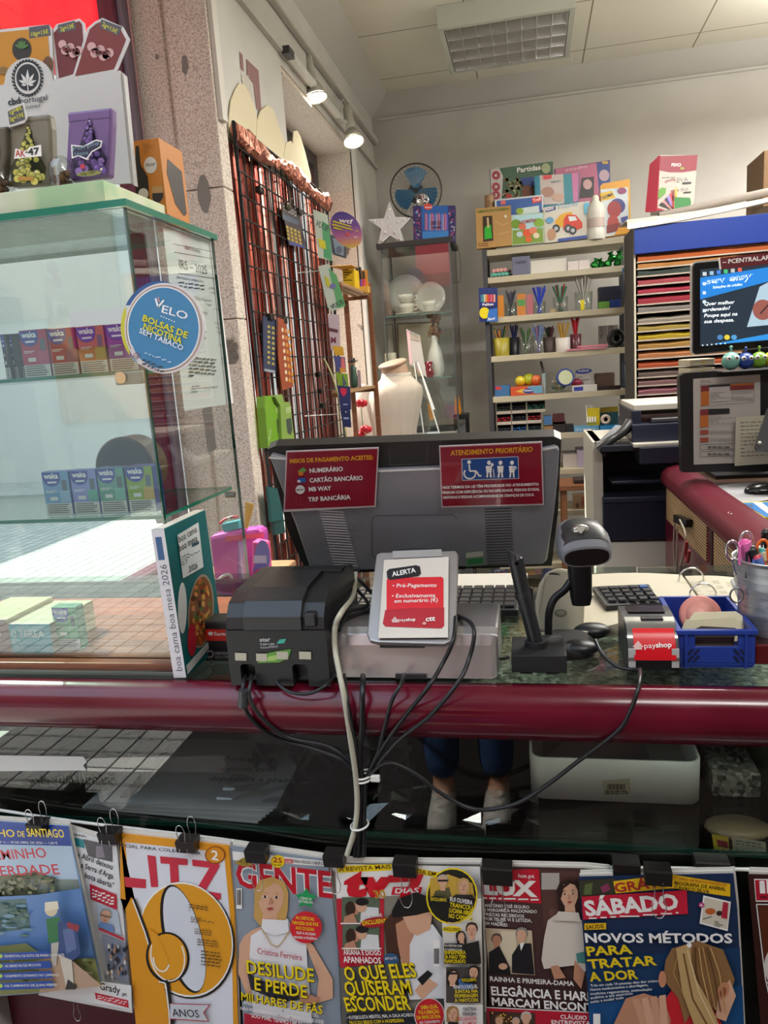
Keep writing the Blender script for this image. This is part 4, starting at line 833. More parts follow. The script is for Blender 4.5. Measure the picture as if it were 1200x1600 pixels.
MB().cyl((c_.x,1.235,zl+rr+.001),(c_.x,1.285,zl+rr+.001),rr,M('#6b543d',.5),36).build('rim',rb);MB().cyl((c_.x,1.232,zl+rr+.001),(c_.x,1.2349,zl+rr+.001),rr*.93,M('#2a2c30',.4),36).build('dark_face',rb)

# --- hemp display stand on top of the case
ZT=CZ1+.0108
st=thing('counter_display_stand','white cardboard display stand with a leaf logo on top of the case','display stand',(-.72,1.15,ZT))
bx=P(163,300,'y',1.085).x;hz=.036;zb_=ZT+hz
CRM=nodes_mat('cream_card',lambda t,b,tc:t.links.new(ramp(t,tex(t,tc,'Noise',9).outputs['Fac'],[(.45,'d3d6bc'),(.58,'c3d1a8'),(.64,'a3c496')]),b.inputs['Base Color']),.5)
b=MB();b.box(-1.0,bx,1.085,1.30,ZT+.0002,zb_,CRM,.001);b.build('base_tray',st)
yb2=1.235
def card(pts,y,d,m):
    q=[P(*p,'y',y) for p in pts];n=len(q)
    a=sum(q[i].x*q[(i+1)%n].z-q[(i+1)%n].x*q[i].z for i in range(n))
    if a<0:q=q[::-1]
    return q+[v+Vector((0,d,0)) for v in q],[list(range(n)),list(range(2*n-1,n-1,-1))]+[(i,n+i,n+(i+1)%n,(i+1)%n) for i in range(n)],m
b=MB();arch=[(45+38*math.cos(math.radians(a)),128+38*math.sin(math.radians(a))) for a in range(180,361,15)]
b.add(*card([(-60,140)]+[(5,134)]+arch+[(84,124),(187,110),(204,286),(-60,300)],yb2,.004,M('#cdccc8',.5)));b.add(*card([(188,111),(193,116),(210,290),(205,287)],yb2+.004,.012,M('#b9b8b6',.4)));b.build('backboard',st)
b=MB();A=Art(b,(0,yb2-.0004,0),(0,-1,0),.0002)
DK='#23272a';A.ell(43,122,22,27,DK,0,30);A.ell(43,122,20,25,'#cdccc8',0,30);A.ell(43,121,17.5,21,DK,0,30)
for k in range(30):
    a=math.radians(12*k);A.ell(43+23.5*math.cos(a),122+28*math.sin(a),2.6,1.4,DK,12*k+60,8);A.k-=1
A.up()
for a,L in ((-90,21),(-55,18),(-125,18),(-20,15),(-160,15),(12,10),(168,10)):
    r=math.radians(a);c,s=math.cos(r),math.sin(r);o_=(43,131);A.poly([o_,(o_[0]+L*.5*c-2.6*s,o_[1]+L*.55*s+2.6*c),(o_[0]+L*c,o_[1]+L*1.1*s),(o_[0]+L*.5*c+2.6*s,o_[1]+L*.55*s-2.6*c)],'#d8d8d4');A.k-=1
A.up();A.line([(43,131),(44,142)],1.6,'#d8d8d4')
A.text('cbd',(13,165),(32,162),11,DK,.05);A.text('portugal',(32,162),(74,156),9,DK,.005);A.text('WHOLESALE',(28,172),(63,167),4.5,DK,.01);b.build('logo_print',st)
def hdr(name,pts,inner,y,col,tag_,txt,leaf):
    b=MB();b.add(*card(pts,y,.002,M('#d5d2cf',.5)));c=b.build('header_card',st)
    b=MB();A=Art(b,(0,y-.0003,0),(0,-1,0),.0002);A.poly(inner,col);A.poly(tag_,'#55555a');cx=sum(p[0] for p in tag_)/4;cy=sum(p[1] for p in tag_)/4
    A.text(txt,(tag_[3][0]+3,tag_[3][1]-3),(tag_[2][0]-3,tag_[2][1]-3),6.5,'#d6cf3c',.03)
    if leaf:A.ell(34,77,15,18,'#2b2a22');[A.ell(34+6*math.cos(a),78+7*math.sin(a)-2,6,2.2,'#4f7a3c',math.degrees(a),10) for a in (-2.6,-2,-1.57,-1.1,-.5)];A.ell(75,100,8,12,'#6a4526');A.ell(5,110,8,6,'#8a6a3a')
    b.build('print',c);return b,A
hdr('a',[(-40,52),(2,46),(76,38),(81,44),(84,126),(-40,142)],[(-40,56),(4,50),(74,43),(80,122),(-40,138)],yb2+.006,'#c98a26',[(45,43),(77,38),(79,55),(46,60)],'10g=15€',True)
hdr('b',[(80,50),(88,38),(124,29),(132,36),(138,112),(88,128)],[(84,52),(92,42),(124,33),(128,38),(134,110),(92,122)],yb2+.010,'#6f2a2c',[(90,39),(117,32),(119,46),(92,52)],'2g=13€',False)
hdr('c',[(112,124),(136,44),(148,34),(160,28),(192,42),(203,62),(184,108),(176,116)],[(117,119),(140,46),(150,37),(160,33),(188,46),(197,62),(178,108)],yb2+.0075,'#7d302c',[(158,30),(190,42),(185,56),(156,43)],'2g=13€',False)
b=MB();A=Art(b,(0,yb2+.0068,0),(0,-1,0),.0002)
for cx,cy,s in ((110,78,1),(157,82,1.1)):
    for k in range(7):A.ell(cx+(k-3)*4.2*s,cy+((k*5)%3-1)*4+(k-3)*1.6,6.5*s,7*s,'#d3a8a4',n=10);A.k-=1
    A.up()
    A.text('BACH' if s==1 else 'ROCKET',(cx-12*s,cy+2),(cx+13*s,cy+4),6,'#8a3f42',.04)
b.build('card_lettering',st)
def pouch(lab,pts,y,col,art):
    b=MB();q,f,m=card(pts,y,.018,M(col,.32));o=thing('pouch',lab,'pouch',P(sum(p[0] for p in pts)/len(pts),max(p[1] for p in pts),'y',y+.009))
    b.add(q,f,m);pb_=b.build('bag',o,bevel=.004);b=MB();A=Art(b,(0,y-.0006,0),(0,-1,0),.0002,.35);art(A);b.build('print',o)
def bud(A,cx,y0,y1,w,c1,c2,dk,seed):
    R_=random.Random(seed);
    A.poly([(cx,y0-3),(cx+w*.5,y0+(y1-y0)*.45),(cx+w*1.08,y0+(y1-y0)*.75),(cx+w*.8,y1+2),(cx-w*.8,y1+2),(cx-w*1.08,y0+(y1-y0)*.75),(cx-w*.5,y0+(y1-y0)*.45)],dk)
    for k in range(46):
        t=((k+.5)/46)**.7;x=cx+R_.uniform(-1,1)*w*t*.9;y=y0+(y1-y0)*t;r=2+4*t
        A.ell(x,y,r+.8,r+.8,dk,n=10);A.ell(x,y,r,r,c1 if k%3 else c2,n=10);A.ell(x-r*.3,y-r*.3,r*.35,r*.35,'#e6e0c8' if k%4==0 else c2,n=8)
def art_ak(A):
    A.line([(14,192),(78,186)],1,'#5f5c50');bud(A,44,196,284,26,'#b3b04e','#cfc860','#3a3d24',1)
    A.poly([(24,232),(42,236),(46,230),(64,226),(65,244),(42,246),(22,248)],WT);A.text('AK',(24,245),(40,245),11,'#b93a30',.04);A.text('-',(40,241),(44,240),8,BK,.04);A.text('47',(44,243),(62,241),11,'#2f3b30',.05);A.rect(28,276,52,282,'#b98a3c')
def art_ph(A):
    A.line([(106,190),(173,183)],1,'#5d4a70');bud(A,139,186,268,26,'#6a4b92','#8f6fb4','#2e2444',2)
    A.poly([(111,226),(130,228),(150,218),(160,220),(158,230),(144,238),(136,250),(122,244),(112,248)],WT);A.poly([(113,228),(131,230),(150,220),(158,222),(156,229),(143,236),(135,247),(122,242),(114,245)],'#33304e')
    A.text('Purple',(114,236),(155,226),6,'#6f8f98',.03);A.text('Haze',(117,244),(138,241),6,'#6f8f98',.03);A.ell(129,260,4,4,'#c23a4a');A.ell(139,271,20,4,'#8f8f4a',-6);A.text('20g CBD',(126,274),(150,270),3.4,'#2f2f20',.02)
pouch('olive pouch with a yellow bud picture standing in the display stand',[(9,196),(14,184),(76,177),(79,200),(82,288),(16,292)],1.115,'#7c7765',art_ak)
pouch('purple pouch with a violet bud picture in the display stand',[(104,175),(174,167),(174,195),(170,276),(112,284),(102,270),(106,192)],1.12,'#755a8c',art_ph)
pouch('dark pouch cut off by the left edge of the picture',[(-40,202),(9,196),(10,240),(2,288),(-40,292)],1.105,'#5f5b4e',lambda A:A.ell(-10,240,10,30,'#3a3d2a'))
tg=MB();tg.add(*card([(9,172),(36,160),(42,186),(38,192),(14,199),(12,196)],1.108,.002,M('#cfccc8',.5)));A=Art(tg,(0,1.1075,0),(0,-1,0),.0002);A.poly([(12,174),(35,164),(39,186),(15,195)],'#55555a');A.text('1g=8€',(16,179),(35,171),6.5,'#d6cf3c',.03);A.text('3g=17€',(16,190),(38,182),6.5,'#d6cf3c',.03)
tg.build('price_tag',label='grey price tag reading 1g=8€ 3g=17€ on the olive pouch',cat='price tag')
def dome(px,lab):
    c=P(px,287,'y',1.105);r=.0185;o=thing('sample_dome',lab,'sample dome',(c.x,1.105,zb_))
    MB().lathe([(r,0),(r,.022),(r*.93,.032),(r*.7,.040),(r*.35,.045),(.0005,.0465)],PLASTIC,24,T(c.x,1.105,zb_+.0004),True,False).build('clear_dome',o)
    b=MB();R_=random.Random(int(px))
    for k in range(26):b.ball((c.x+R_.uniform(-.011,.011),1.105+R_.uniform(-.011,.011),zb_+.005+R_.uniform(0,.016)),R_.uniform(.003,.005),M(R_.choice(['#5a3f2a','#6f5236','#7a5b3a','#4b3826']),.8),8)
    b.build('dried_flower',o)
dome(99,'clear dome of dried flower between the two pouches');dome(2,'clear dome of dried flower at the left picture edge')
# --- orange gift box
ob=thing('gift_box','orange cardboard bottle box with a bottle picture on top of the case','gift box',P(232,326,'y',1.3))
a=P(203,222,'y',1.28).x;c=P(248,218,'y',1.28).x;zt=P(225,218,'y',1.28).z;ORG=M('#c47a22',.45)
MB().box(a,c,1.28,1.37,ZT+.0002,zt,ORG,.001).build('carton',ob)
b=MB();A=Art(b,(0,1.2796,0),(0,-1,0),.0002)
A.poly([(212,228),(217,228),(220,258),(231,276),(234,316),(213,318),(211,276)],'#26241f');A.ell(235,258,10,13,'#d6d0c2');A.text('Nour',(228,261),(243,258),6,'#4a3a2a',.01,.2);A.poly([(237,292),(254,290),(256,308),(250,317),(242,318),(237,310)],'#b98f5a');A.poly([(238,302),(255,301),(255,308),(250,316),(242,317),(238,310)],'#332c28');A.ell(224,303,8,9,'#c9c3b5');A.greek(224,224,242,240,4,'#8f5a1a',.3,3,-1);b.build('front_print',ob)
b=MB();A=Art(b,(c+.0004,0,0),(1,0,0),.0002);A.poly([(262,248),(284,268),(292,334),(288,338),(274,318),(268,296),(261,270)],'#2c2016');b.build('cut_out',ob)
b=MB();b.box(-.66,-.575,1.225,1.262,ZT+.0002,ZT+.008,M('#a86a24',.5)).box(-.66,-.575,1.2235,1.225,ZT+.0002,ZT+.008,M('#2f4f9a',.5));b.build('flat_pack',label='flat orange and blue pack lying in front of the orange bottle box',cat='pack')

# --- cookbook standing against the case
ck=thing('cookbook','teal cookbook with a white lettered spine standing beside the case','book',(-.53,1.11,.8957))
_b0=P(291,1057,'y',1.03);_b1=P(256,824,'y',1.03);_t=(_b1-_b0).normalized();_w=(P(272,1059,'y',1.03)-_b0).length
X=Matrix.Translation((_b0.x,1.03,.8962))@R(-math.degrees(math.atan2(-_t.x,_t.z)),'Y');bw,bd,bh=_w,.15,(_b1-_b0).length
MB().box(-bw,0,0,bd,0,bh,M('#0f5f62',.35),.0008,X).build('cover',ck);MB().box(-bw+.0015,-.0015,.002,bd+.0005,.001,bh+.0004,M('#d9d4c8',.7),0,X).build('pages',ck)
b=MB();b.box(-bw,0,-.0008,-.0001,.0005,bh,M('#d8d6da',.4),0,X)
b.box(-bw+.005,-.006,-.0012,-.0008,bh*.80,bh*.95,M('#2f5a8a',.4),0,X)
vs,fs,wd=glyphs('boa cama boa mesa 2026',0);L=bh*.72/wd;h=.0098/1
b.add([X@Vector((-.0045-y*h*1.1,-.0011,.012+x*L)) for x,y in vs],fs,M('#5f5f6a',.5));b.build('spine_print',ck)
nn=(X.to_3x3()@Vector((1,0,0)));pp_=X@Vector((.0004,0,0))
b=MB();A=Art(b,pp_,nn,.0002,.3)
A.ell(285,950,7,40,'#d2d6d4');A.ell(314,955,20,58,'#8f8674',4,36);A.ell(314,955,18,54,'#7a4a20',4,36);R_=random.Random(4)
for i in range(70):
    a_=R_.uniform(0,6.28);r_=R_.random()**.5;A.ell(314+15*r_*math.cos(a_),955+48*r_*math.sin(a_),3,5,R_.choice(['#b35a22','#8f2f1c','#5f6f2a','#d09a4a','#4a2a16','#c97b3a']),n=7);A.k-=1
A.up();A.ell(300,1000,7,26,'#a31f30');A.poly([(277,836),(310,816),(318,886),(286,904)],'#cfd5d6');A.text('boa cama',(280,848),(308,831),11,'#26302f',.01);A.text('boa mesa',(281,862),(309,845),11,'#26302f',.01);A.rect(300,850,311,855,'#2a4a5a',-5);A.greek(284,868,312,884,4,'#6a7577',.3,3,-14);A.text('2026',(296,894),(309,887),9,'#3a4546',.01)
A.poly([(291,1040),(331,996),(334,1004),(293,1054)],'#c3c9c8');b.build('cover_print',ck)

# --- window ledge behind the case: pink beach bag and small things
yl=1.72
pk=thing('beach_bag','pink translucent beach bag with a white strap on the window ledge','bag',P(365,938,'y',yl))
PINK=nodes_mat('pink_vinyl',lambda t,b,tc:(b.inputs['Base Color'].__setattr__('default_value',lin('d657b8')),b.inputs['Transmission Weight'].__setattr__('default_value',.25)),.3)
b=MB();q=[(326,838),(352,832),(400,826),(410,830),(414,936),(338,940)]
b.add(*card(q,yl,.05,PINK));b.build('body',pk,bevel=.01)
b=MB();b.tube([P(x,y,'y',yl-.006) for x,y in ((334,935),(336,918),(346,902),(358,898),(362,906),(358,936))],.004,M('#dfe0dc',.4),8).tube([P(x,y,'y',yl-.006) for x,y in ((335,922),(345,920),(350,924))],.003,M('#dfe0dc',.4),8);b.build('strap',pk)
b=MB();A=Art(b,(0,yl-.001,0),(0,-1,0),.0003);A.poly([(372,846),(382,846),(378,932),(370,932)],'#8f4fae');A.poly([(352,838),(412,832),(412,840),(352,846)],'#e0607a');A.line([(352,870),(384,886)],1.5,'#e88fd0');b.build('panel_print',pk)
tb_=thing('toy_bucket','pink and purple toy bucket with round arches beside the mesh panel','bucket',P(404,936,'y',yl-.05))
b=MB();A=None;b.add(*card([(394,846),(414,850),(420,934),(392,934)],yl-.05,.04,M('#e0609a',.35)));b.build('body',tb_,bevel=.004)
b=MB();A=Art(b,(0,yl-.0506,0),(0,-1,0),.0003);A.ell(410,870,12,26,'#8f86c4');A.poly([(397,868),(416,868),(417,880),(396,880)],'#d9c8e0');A.ell(408,892,13,12,'#7f6fb8');A.ell(408,904,14,16,'#e0367e');A.ell(406,918,11,14,'#e88a6a');A.ell(405,924,9,12,'#e8b8d0');b.build('print',tb_)
tx_=thing('small_box','small turquoise box of hair clips on the pink bag','box',P(358,832,'y',yl+.02))
b=MB();b.add(*card([(346,820),(372,814),(374,826),(350,832)],yl+.01,.03,M('#4fb0b8',.4)));b.build('box',tx_)
b=MB()
for i,c in enumerate(('#d23a4a','#e8dcc8','#2f7f5a','#e07a8a')):b.tube([P(343+2*i,818-2*i,'y',yl+.02),P(355+3*i,810-i,'y',yl+.015),P(372-i,807+i,'y',yl+.02)],.003,M(c,.4),6)
b.build('hair_clips',tx_)
yc=MB();yc.add(*card([(383,784),(397,788),(387,826),(382,824)],yl-.01,.002,M('#dfb560',.6)));yc.build('card_tag',label='yellow card tag standing behind the pink bag',cat='card')
# --- little card reader between the book and the printer
cr=thing('card_reader','black card reader with a red strip beside the book','card reader',P(338,1034,'y',1.12))
a,c,z0,z1=fbox(b:=MB(),313,385,972,1034,1.115,.05,M('#1a1a1c',.35),.004);b.build('body',cr)
b=MB();A=Art(b,(0,1.1146,0),(0,-1,0),.0002);A.rect(316,983,384,1001,'#cf2a20',1);A.text('Santander',(334,993),(374,993),5.5,WT,.02,.15);A.ell(329,990,4,3,WT);A.text('NEWNOTE',(336,1023),(366,1023),4.5,'#b9b9b9',.04);A.text('SOLUTIONS',(336,1029),(366,1029),4.5,'#b9b9b9',.01);A.ring(328,1022,5,5,2,'#b9b9b9');b.build('print',cr)
b=MB();b.box(-.47,-.40,1.18,1.30,.8957,.925,M('#2e5f66',.5),.002).box(-.472,-.44,1.175,1.179,.8957,.93,M('#b9a24a',.5));b.build('card_box',label='small green and yellow box behind the card reader',cat='box')
# ================================================================== things standing on the counter
CZ=.8957
def slab(pts,p0,n,d,m,side=None): # outline read off the picture on the plane (p0, n), given thickness d away from the viewer
    n=Vector(n).normalized();p0=Vector(p0)
    if (EYEP-p0).dot(n)<0:n=-n
    q=[PN(x,y,p0,n) for x,y in pts];k=len(q);nn=Vector((0,0,0))
    for i in range(1,k-1):nn+=(q[i]-q[0]).cross(q[i+1]-q[0])
    if nn.dot(n)<0:q=q[::-1]
    return q+[v-n*d for v in q],[list(range(k)),list(range(2*k-1,k-1,-1))]+[(i,k+i,k+(i+1)%k,(i+1)%k) for i in range(k)],m
def rrect(x0,y0,x1,y1,r,sk=0,n=4):
    q=[]
    for cx,cy,a0 in ((x1-r,y1-r,0),(x0+r,y1-r,90),(x0+r,y0+r,180),(x1-r,y0+r,270)):
        for k in range(n+1):
            a=math.radians(a0+90*k/n);x,y=cx+r*math.cos(a),cy+r*math.sin(a);q.append((x,y+sk*(x-x0)/(x1-x0)))
    return q
# --- all-in-one computer seen from behind
mt,mbm=P(650,690,'y',1.17),P(665,890,'y',1.28)
MN=(mbm-mt).cross(Vector((1,0,0))).normalized()
MN=MN if MN.y<0 else-MN
pc=thing('desktop_computer','grey all-in-one computer seen from behind, two red notices on its back','computer',(-.19,1.2,CZ))
b=MB();b.add(*slab([(418,702),(430,697),(866,682),(877,687),(872,800),(862,884),(480,897),(450,830)],mt-MN*.012,MN,.022,M('#2a2826',.4)));b.build('screen_frame',pc)
GR=nodes_mat('graphite_shell',lambda t,b,tc:t.links.new(ramp(t,tex(t,tc,'Noise',400).outputs['Fac'],[(.3,'8d8d92'),(.7,'97979c')]),b.inputs['Base Color']),.4,.45)
b=MB();b.add(*slab([(421,715),(424,711),(446,717),(500,729),(590,736),(690,732),(780,718),(850,703),(868,699),(874,704),(872,740),(866,800),(855,876),(849,882),(492,894),(484,888),(462,822)],mt,MN,.012,GR));sh=b.build('back_shell',pc,bevel=.003)
b=MB();A=Art(b,mt+MN*.0008,MN,.0002,.35)
A.line([(420,715),(446,717),(500,729),(590,736),(690,732),(780,718),(850,702),(872,698)],3.2,'#e0e0de');A.line([(608,699),(610,727),(667,724),(668,695)],1,'#4a4947')
b.build('edge_line',sh);b=MB();A=Art(b,mt+MN*.0004,MN,.0002,.35)

for i in range(21):
    y=797+4.2*i;x=498+1.15*i*.98;A.poly([(x,y),(x+38,y+2.4),(x+38.4,y+4.0),(x+.6,y+1.8)],'#c9c9cd');A.k-=1
b.build('vent_slots',sh);b=MB();A=Art(b,mt+MN*.0004,MN,.0002,.35)
for i in range(21):
    y=794+4.3*i;x=757+.2*i;A.poly([(x,y+1),(x+42,y-.5),(x+42,y+.8),(x,y+2.4)],'#2e2e31');A.k-=1
b.build('vent_grille',sh);b=MB();A=Art(b,mt+MN*.0008,MN,.0002,.35);A.line(rrect(581,806,713,872,8,-2),.9,'#4b4b50');b.build('cover_seam',sh)
b=MB();A=Art(b,mt+MN*.0006,MN,.0002);A.poly([(727,863),(755,860),(757,883),(728,886)],'#6f8a6a');A.poly([(728,864),(755,861),(755,869),(728,872)],'#b9b7a8');A.poly([(731,874),(754,872),(754,880),(731,882)],'#2f7a45');b.build('green_label',sh)
# foot
fx0,fx1=P(515,1050,'y',1.04).x,P(779,1050,'y',1.04).x
SIL=M('#b7b3b2',.32,.75)
b=MB();pf_=[(1.034,.8985),(1.036,.8975),(1.046,.945),(1.052,.960),(1.064,.968),(1.085,.9695),(1.17,.9695),(1.17,.8985)]
rings=[]
for k,x in enumerate((fx0,fx0+.003,fx0+.01,fx1-.01,fx1-.003,fx1)):
    e=(.010,.004,0,0,.004,.010)[k];rings.append([(x,y+(e if y<1.05 else 0),z+(e*.6 if z<.91 else-e*.3)) for y,z in pf_])
b.loft(rings,SIL,True,False);b.build('foot',pc,bevel=.002)
b=MB();A=Art(b,(0,1.034,0),(0,-1,0));b.box(P(618,1055,'y',1.034).x,P(666,1055,'y',1.034).x,1.0325,1.036,.8975,.9045,M('#2b2a2a',.5));b.build('cable_slot',pc)
nb,nt=P(640,1005,'y',1.026),P(650,865,'y',1.16);NN=(nb-nt).cross(Vector((1,0,0))).normalized();NN=NN if NN.y<0 else-NN
b=MB();b.add(*slab([(588,866),(595,863),(712,860),(716,866),(712,985),(706,1001),(694,1006),(590,1003),(577,1000),(573,990)],nb,NN,.010,SIL));nk=b.build('neck',pc,bevel=.002)
b=MB();b.add(*slab([(613,861),(690,858),(691,869),(614,872)],nb+NN*.002,NN,.016,M('#c5c5c5',.3,.6))).box(-.235,-.16,1.15,1.26,.985,1.04,M('#4b4b4e',.4,.5));b.build('hinge',pc)
MB().box(-.232,-.165,1.035,1.06,.945,.953,BLK).build('cable_tray',pc)
# alert card on the neck
ac=thing('notice_card','white card headed ALERTA with a red panel taped to the computer neck','notice',PN(645,996,nb,NN))
b=MB();b.add(*slab([(600,875),(701,870),(700,996),(591,997)],nb+NN*.0045,NN,.0006,M('#d6cfc4',.5)));b.build('card',ac)
b=MB();A=Art(b,nb+NN*.0048,NN,.0002,.4)
A.poly(rrect(604,903,693,962,5,-2),'#d6202c');A.poly([(602,953),(694,949),(694,978),(690,982),(602,979),(598,974)],'#b3202e');A.poly([(599,954),(640,950),(694,951),(694,954),(640,953)],'#b3202e')
A.poly([(604,893),(608,889),(650,883),(656,885),(658,896),(654,900),(610,906),(605,903)],'#1d1a1c');A.text('ALERTA',(613,901),(650,894),7.5,WT,.04)
A.text('• Pré-Pagamento',(613,918),(682,917),6,WT,.015);A.text('• Exclusivamente',(612,934),(680,933),6,WT,.015);A.text('em numerário (€)',(616,942),(684,940),6,WT,.015)
A.text('pay',(622,971),(635,970.6),5,WT,0);A.text('shop',(635,970.6),(649,970),5,WT,.04);A.text('ctt',(665,971),(680,970),8,WT,.05)
def house(A,cx,cy,s,c):
    for r in range(7):
        w=min(r,4) if r<5 else 3
        for k in range(-w,w+1):A.ell(cx+k*s*.9,cy+(r-3)*s,s*.42,s*.42,c,n=6);A.k-=1
    A.up()
house(A,617,968,1.35,WT);A.ell(663,974,3,2.4,'#d9a49a');b.build('print',ac)
# two laminated notices
def laminate(lab,q,inner,col):
    o=thing('laminated_notice',lab,'notice',PN(q[3][0],q[3][1],mt+MN*.004,MN));b=MB();b.add(*slab(q,mt+MN*.0045,MN,.0012,M('#c9b9bb',.12,0,1)));b.build('laminate',o)
    b=MB();A=Art(b,mt+MN*.0046,MN,.0002,.16,.6);A.poly(inner,col);return o,b,A
o,b,A=laminate('dark red notice listing accepted payment methods, on the left of the computer back',[(447,705),(592,699),(587,792),(443,800)],[(449,707),(590,701.5),(585,790),(445,796)],'#86182a')
A.text('MEIOS DE PAGAMENTO ACEITES:',(453,724),(583,718),7,'#dd9a1e',.06,.15)
for s,p,q in (('NUMERÁRIO',(484,739),(536,736)),('CARTÃO BANCÁRIO',(484,754),(567,750)),('MB WAY',(483,768),(518,766)),('TRF BANCÁRIA',(482,784),(548,780))):A.text(s,p,q,7,'#e9e4e2',.05,.15)
A.poly([(465,736),(474,730),(479,735),(470,741)],'#6a9a4c');A.ell(470,740,4,3.4,'#d0762a');A.poly([(465,748),(477,746),(478,753),(466,755)],'#2f5fae');A.ell(467,752,2.5,2,'#d8d8d8');A.ell(469,765,7.2,7,'#dcd6d6');A.text('MB WAY',(464,767),(474.5,766),2.6,'#2a2a2a',.04);A.line(rrect(463,776,475,788,1),.8,'#a8323c');A.line([(466,780),(472,780)],1,'#a8323c');A.line([(466,784),(472,784)],1,'#a8323c');b.build('print',o)
o,b,A=laminate('dark red priority notice with a wheelchair pictogram, on the right of the computer back',[(686,697),(847,690),(850,789),(690,793)],[(688,699),(845,692.5),(848,787),(691.5,791)],'#86182a')
A.text('ATENDIMENTO PRIORITÁRIO',(704,712),(832,706),8,'#dd9a1e',.05,.1)
A.poly([(721,717),(810,713),(811,748),(722,751)],'#cfd2da');A.poly([(722,718),(809,714),(810,747),(723,750)],'#1f4a8e')
A.ring(734,740,9,8,2.2,WT,0,20,-40,220);A.ell(733,722,3,3,WT);A.line([(733,726),(734,736),(744,736),(749,744),(752,743)],2.4,WT)
for x,f in ((764,1),(782,0),(800,2)):
    A.ell(x,723,3,3.4,WT);A.poly([(x-5,728),(x+5,728),(x+4,738),(x-4,738)],WT);A.line([(x-2,737),(x-3,746)],2.6,WT);A.line([(x+2,737),(x+3,746)],2.6,WT)
    if f==1:A.line([(x+7,733),(x+8,746)],1.2,WT);A.ell(x+5,726,2.4,2.6,WT)
    if f==2:A.ell(x+4,731,3.4,3,'#c7d2e8')
for s,p,q in (('NOS TERMOS DA LEI TÊM PRIORIDADE NO ATENDIMENTO:',(692,764),(842,758.5)),('PESSOAS COM DEFICIÊNCIA OU INCAPACIDADE, PESSOAS IDOSAS,',(692,772),(843,766.5)),('GRÁVIDAS E PESSOAS ACOMPANHADAS DE CRIANÇAS DE COLO.',(692.5,779.5),(835,775))):A.text(s,p,q,4.2,'#e9e4e2',.05)
b.build('print',o)

# --- receipt printer
pr_=thing('receipt_printer','black receipt printer with bits of cream tape on its front','printer',(-.38,1.1,.8985))
x0,x1,y0,y1=-.4575,-.303,1.0,1.205;PB=M('#17181a',.42);PB2=M('#1e1f22',.34)
b=MB();z0=.8985
def pcut(xa,xb,zt,name=None):return [(xa,z0),(xa,zt-.004),(xa+.004,zt),(xb-.004,zt),(xb,zt-.004),(xb,z0)]
c1=(P(376,1050,'y',y0).x,P(399,1050,'y',y0).x);c2=(P(457,1050,'y',y0).x,P(481,1050,'y',y0).x)
ol=[(x0,z0)]+pcut(c1[0],c1[1],z0+.034)+pcut(c2[0],c2[1],z0+.034)+[(x1,z0),(x1,.985),(x0,.985)]
b.prism(ol,-y0-.02,-y0,PB,Matrix(((1,0,0,0),(0,0,-1,0),(0,1,0,0),(0,0,0,1))))
b.box(x0,x1,y0+.02,y1,z0+.002,.985,PB);bd=b.build('lower_body',pr_)
b=MB();b.loft([[(x,y0+.001,.985),(x,y0+.004,1.004),(x,y0+.018,1.022),(x,y0+.05,1.033),(x,y1-.04,1.036),(x,y1-.008,1.030),(x,y1,1.01),(x,y1,.985)] for x in (x0+.002,x1-.002)],PB,True,False);b.build('upper_body',pr_,bevel=.002)
xl0,xl1=P(380,960,'y',y0).x,P(470,960,'y',y0).x
b=MB();b.loft([[(x,y0-.0045,.986),(x,y0-.0035,1.006),(x,y0+.012,1.027),(x,y0+.045,1.0385),(x,y0+.13,1.041),(x,y0+.13,1.0345),(x,y0+.045,1.032),(x,y0+.014,1.02),(x,y0+.003,1.002),(x,y0+.001,.986)] for x in (xl0,xl1)],PB2,True,False);b.build('lid',pr_,bevel=.0015)
MB().box(xl0+.03,xl1+.03,y0+.135,y0+.165,1.034,1.0385,M('#08080a',.6),.002).build('paper_slot',pr_)
MB().box(x1-.03,x1-.012,y0-.002,y0+.04,.990,1.012,PB2,.003).build('release_lever',pr_)
b=MB();A=Art(b,(0,y0-.0006,0),(0,-1,0),.0002);A.text('star',(406,1003),(423,1002),6.5,'#b9bcc0',.05);A.text('TSP100',(406,1009),(429,1008),3.4,'#b9bcc0',.03);A.text('futurePRNT',(407,1013.5),(435,1012),3.4,'#b9bcc0',.01)
A.poly([(432,1006),(437,999),(447,998),(444,1005)],'#3fae9a');A.poly([(402,1036),(412,1022),(430,1018),(455,1014),(451,1028),(436,1035)],'#5f9a3a');A.poly([(408,1034),(420,1026),(448,1020),(430,1032)],'#a3c66a')
for x,y,w in ((367,1020,18),(400,1021,17),(432,1018,18),(467,1018,19)):A.poly([(x,y),(x+w,y+.6),(x+w,y+12.5),(x+.6,y+12)],'#b9b6a2')
b.build('print',pr_)

# --- black pole camera on a block
pl=thing('pole_camera','black slanted pole with a small lens on a black square block','document camera',(.0,1.1,CZ))
b=MB();xa,xb=P(799,1040,'y',1.056).x,P(886,1040,'y',1.056).x
b.box(xa,xb,1.056,1.135,CZ+.003,CZ+.030,BLKM,.0015).box(xa+.012,xa+.03,1.06,1.13,CZ,CZ+.004,BLKM).box(xb-.03,xb-.012,1.06,1.13,CZ,CZ+.004,BLKM);b.build('block',pl)
pb,pm,pt=P(838,1006,'y',1.095),P(818,930,'y',1.10),P(803,862,'y',1.105)
MB().cyl(pb-Vector((0,0,.006)),pb+Vector((0,0,.006)),.017,BLKM,20).build('collar',pl)
b=MB();b.cyl(pb,pm,.0112,M('#1e1f22',.35),18);b.build('lower_pole',pl)
b=MB();d=(pt-pm).normalized();b.cyl(pm-d*.004,pm+d*.006,.0128,M('#26272a',.35),18).cyl(pm+d*.006,pt-d*.012,.0112,M('#1e1f22',.35),18);
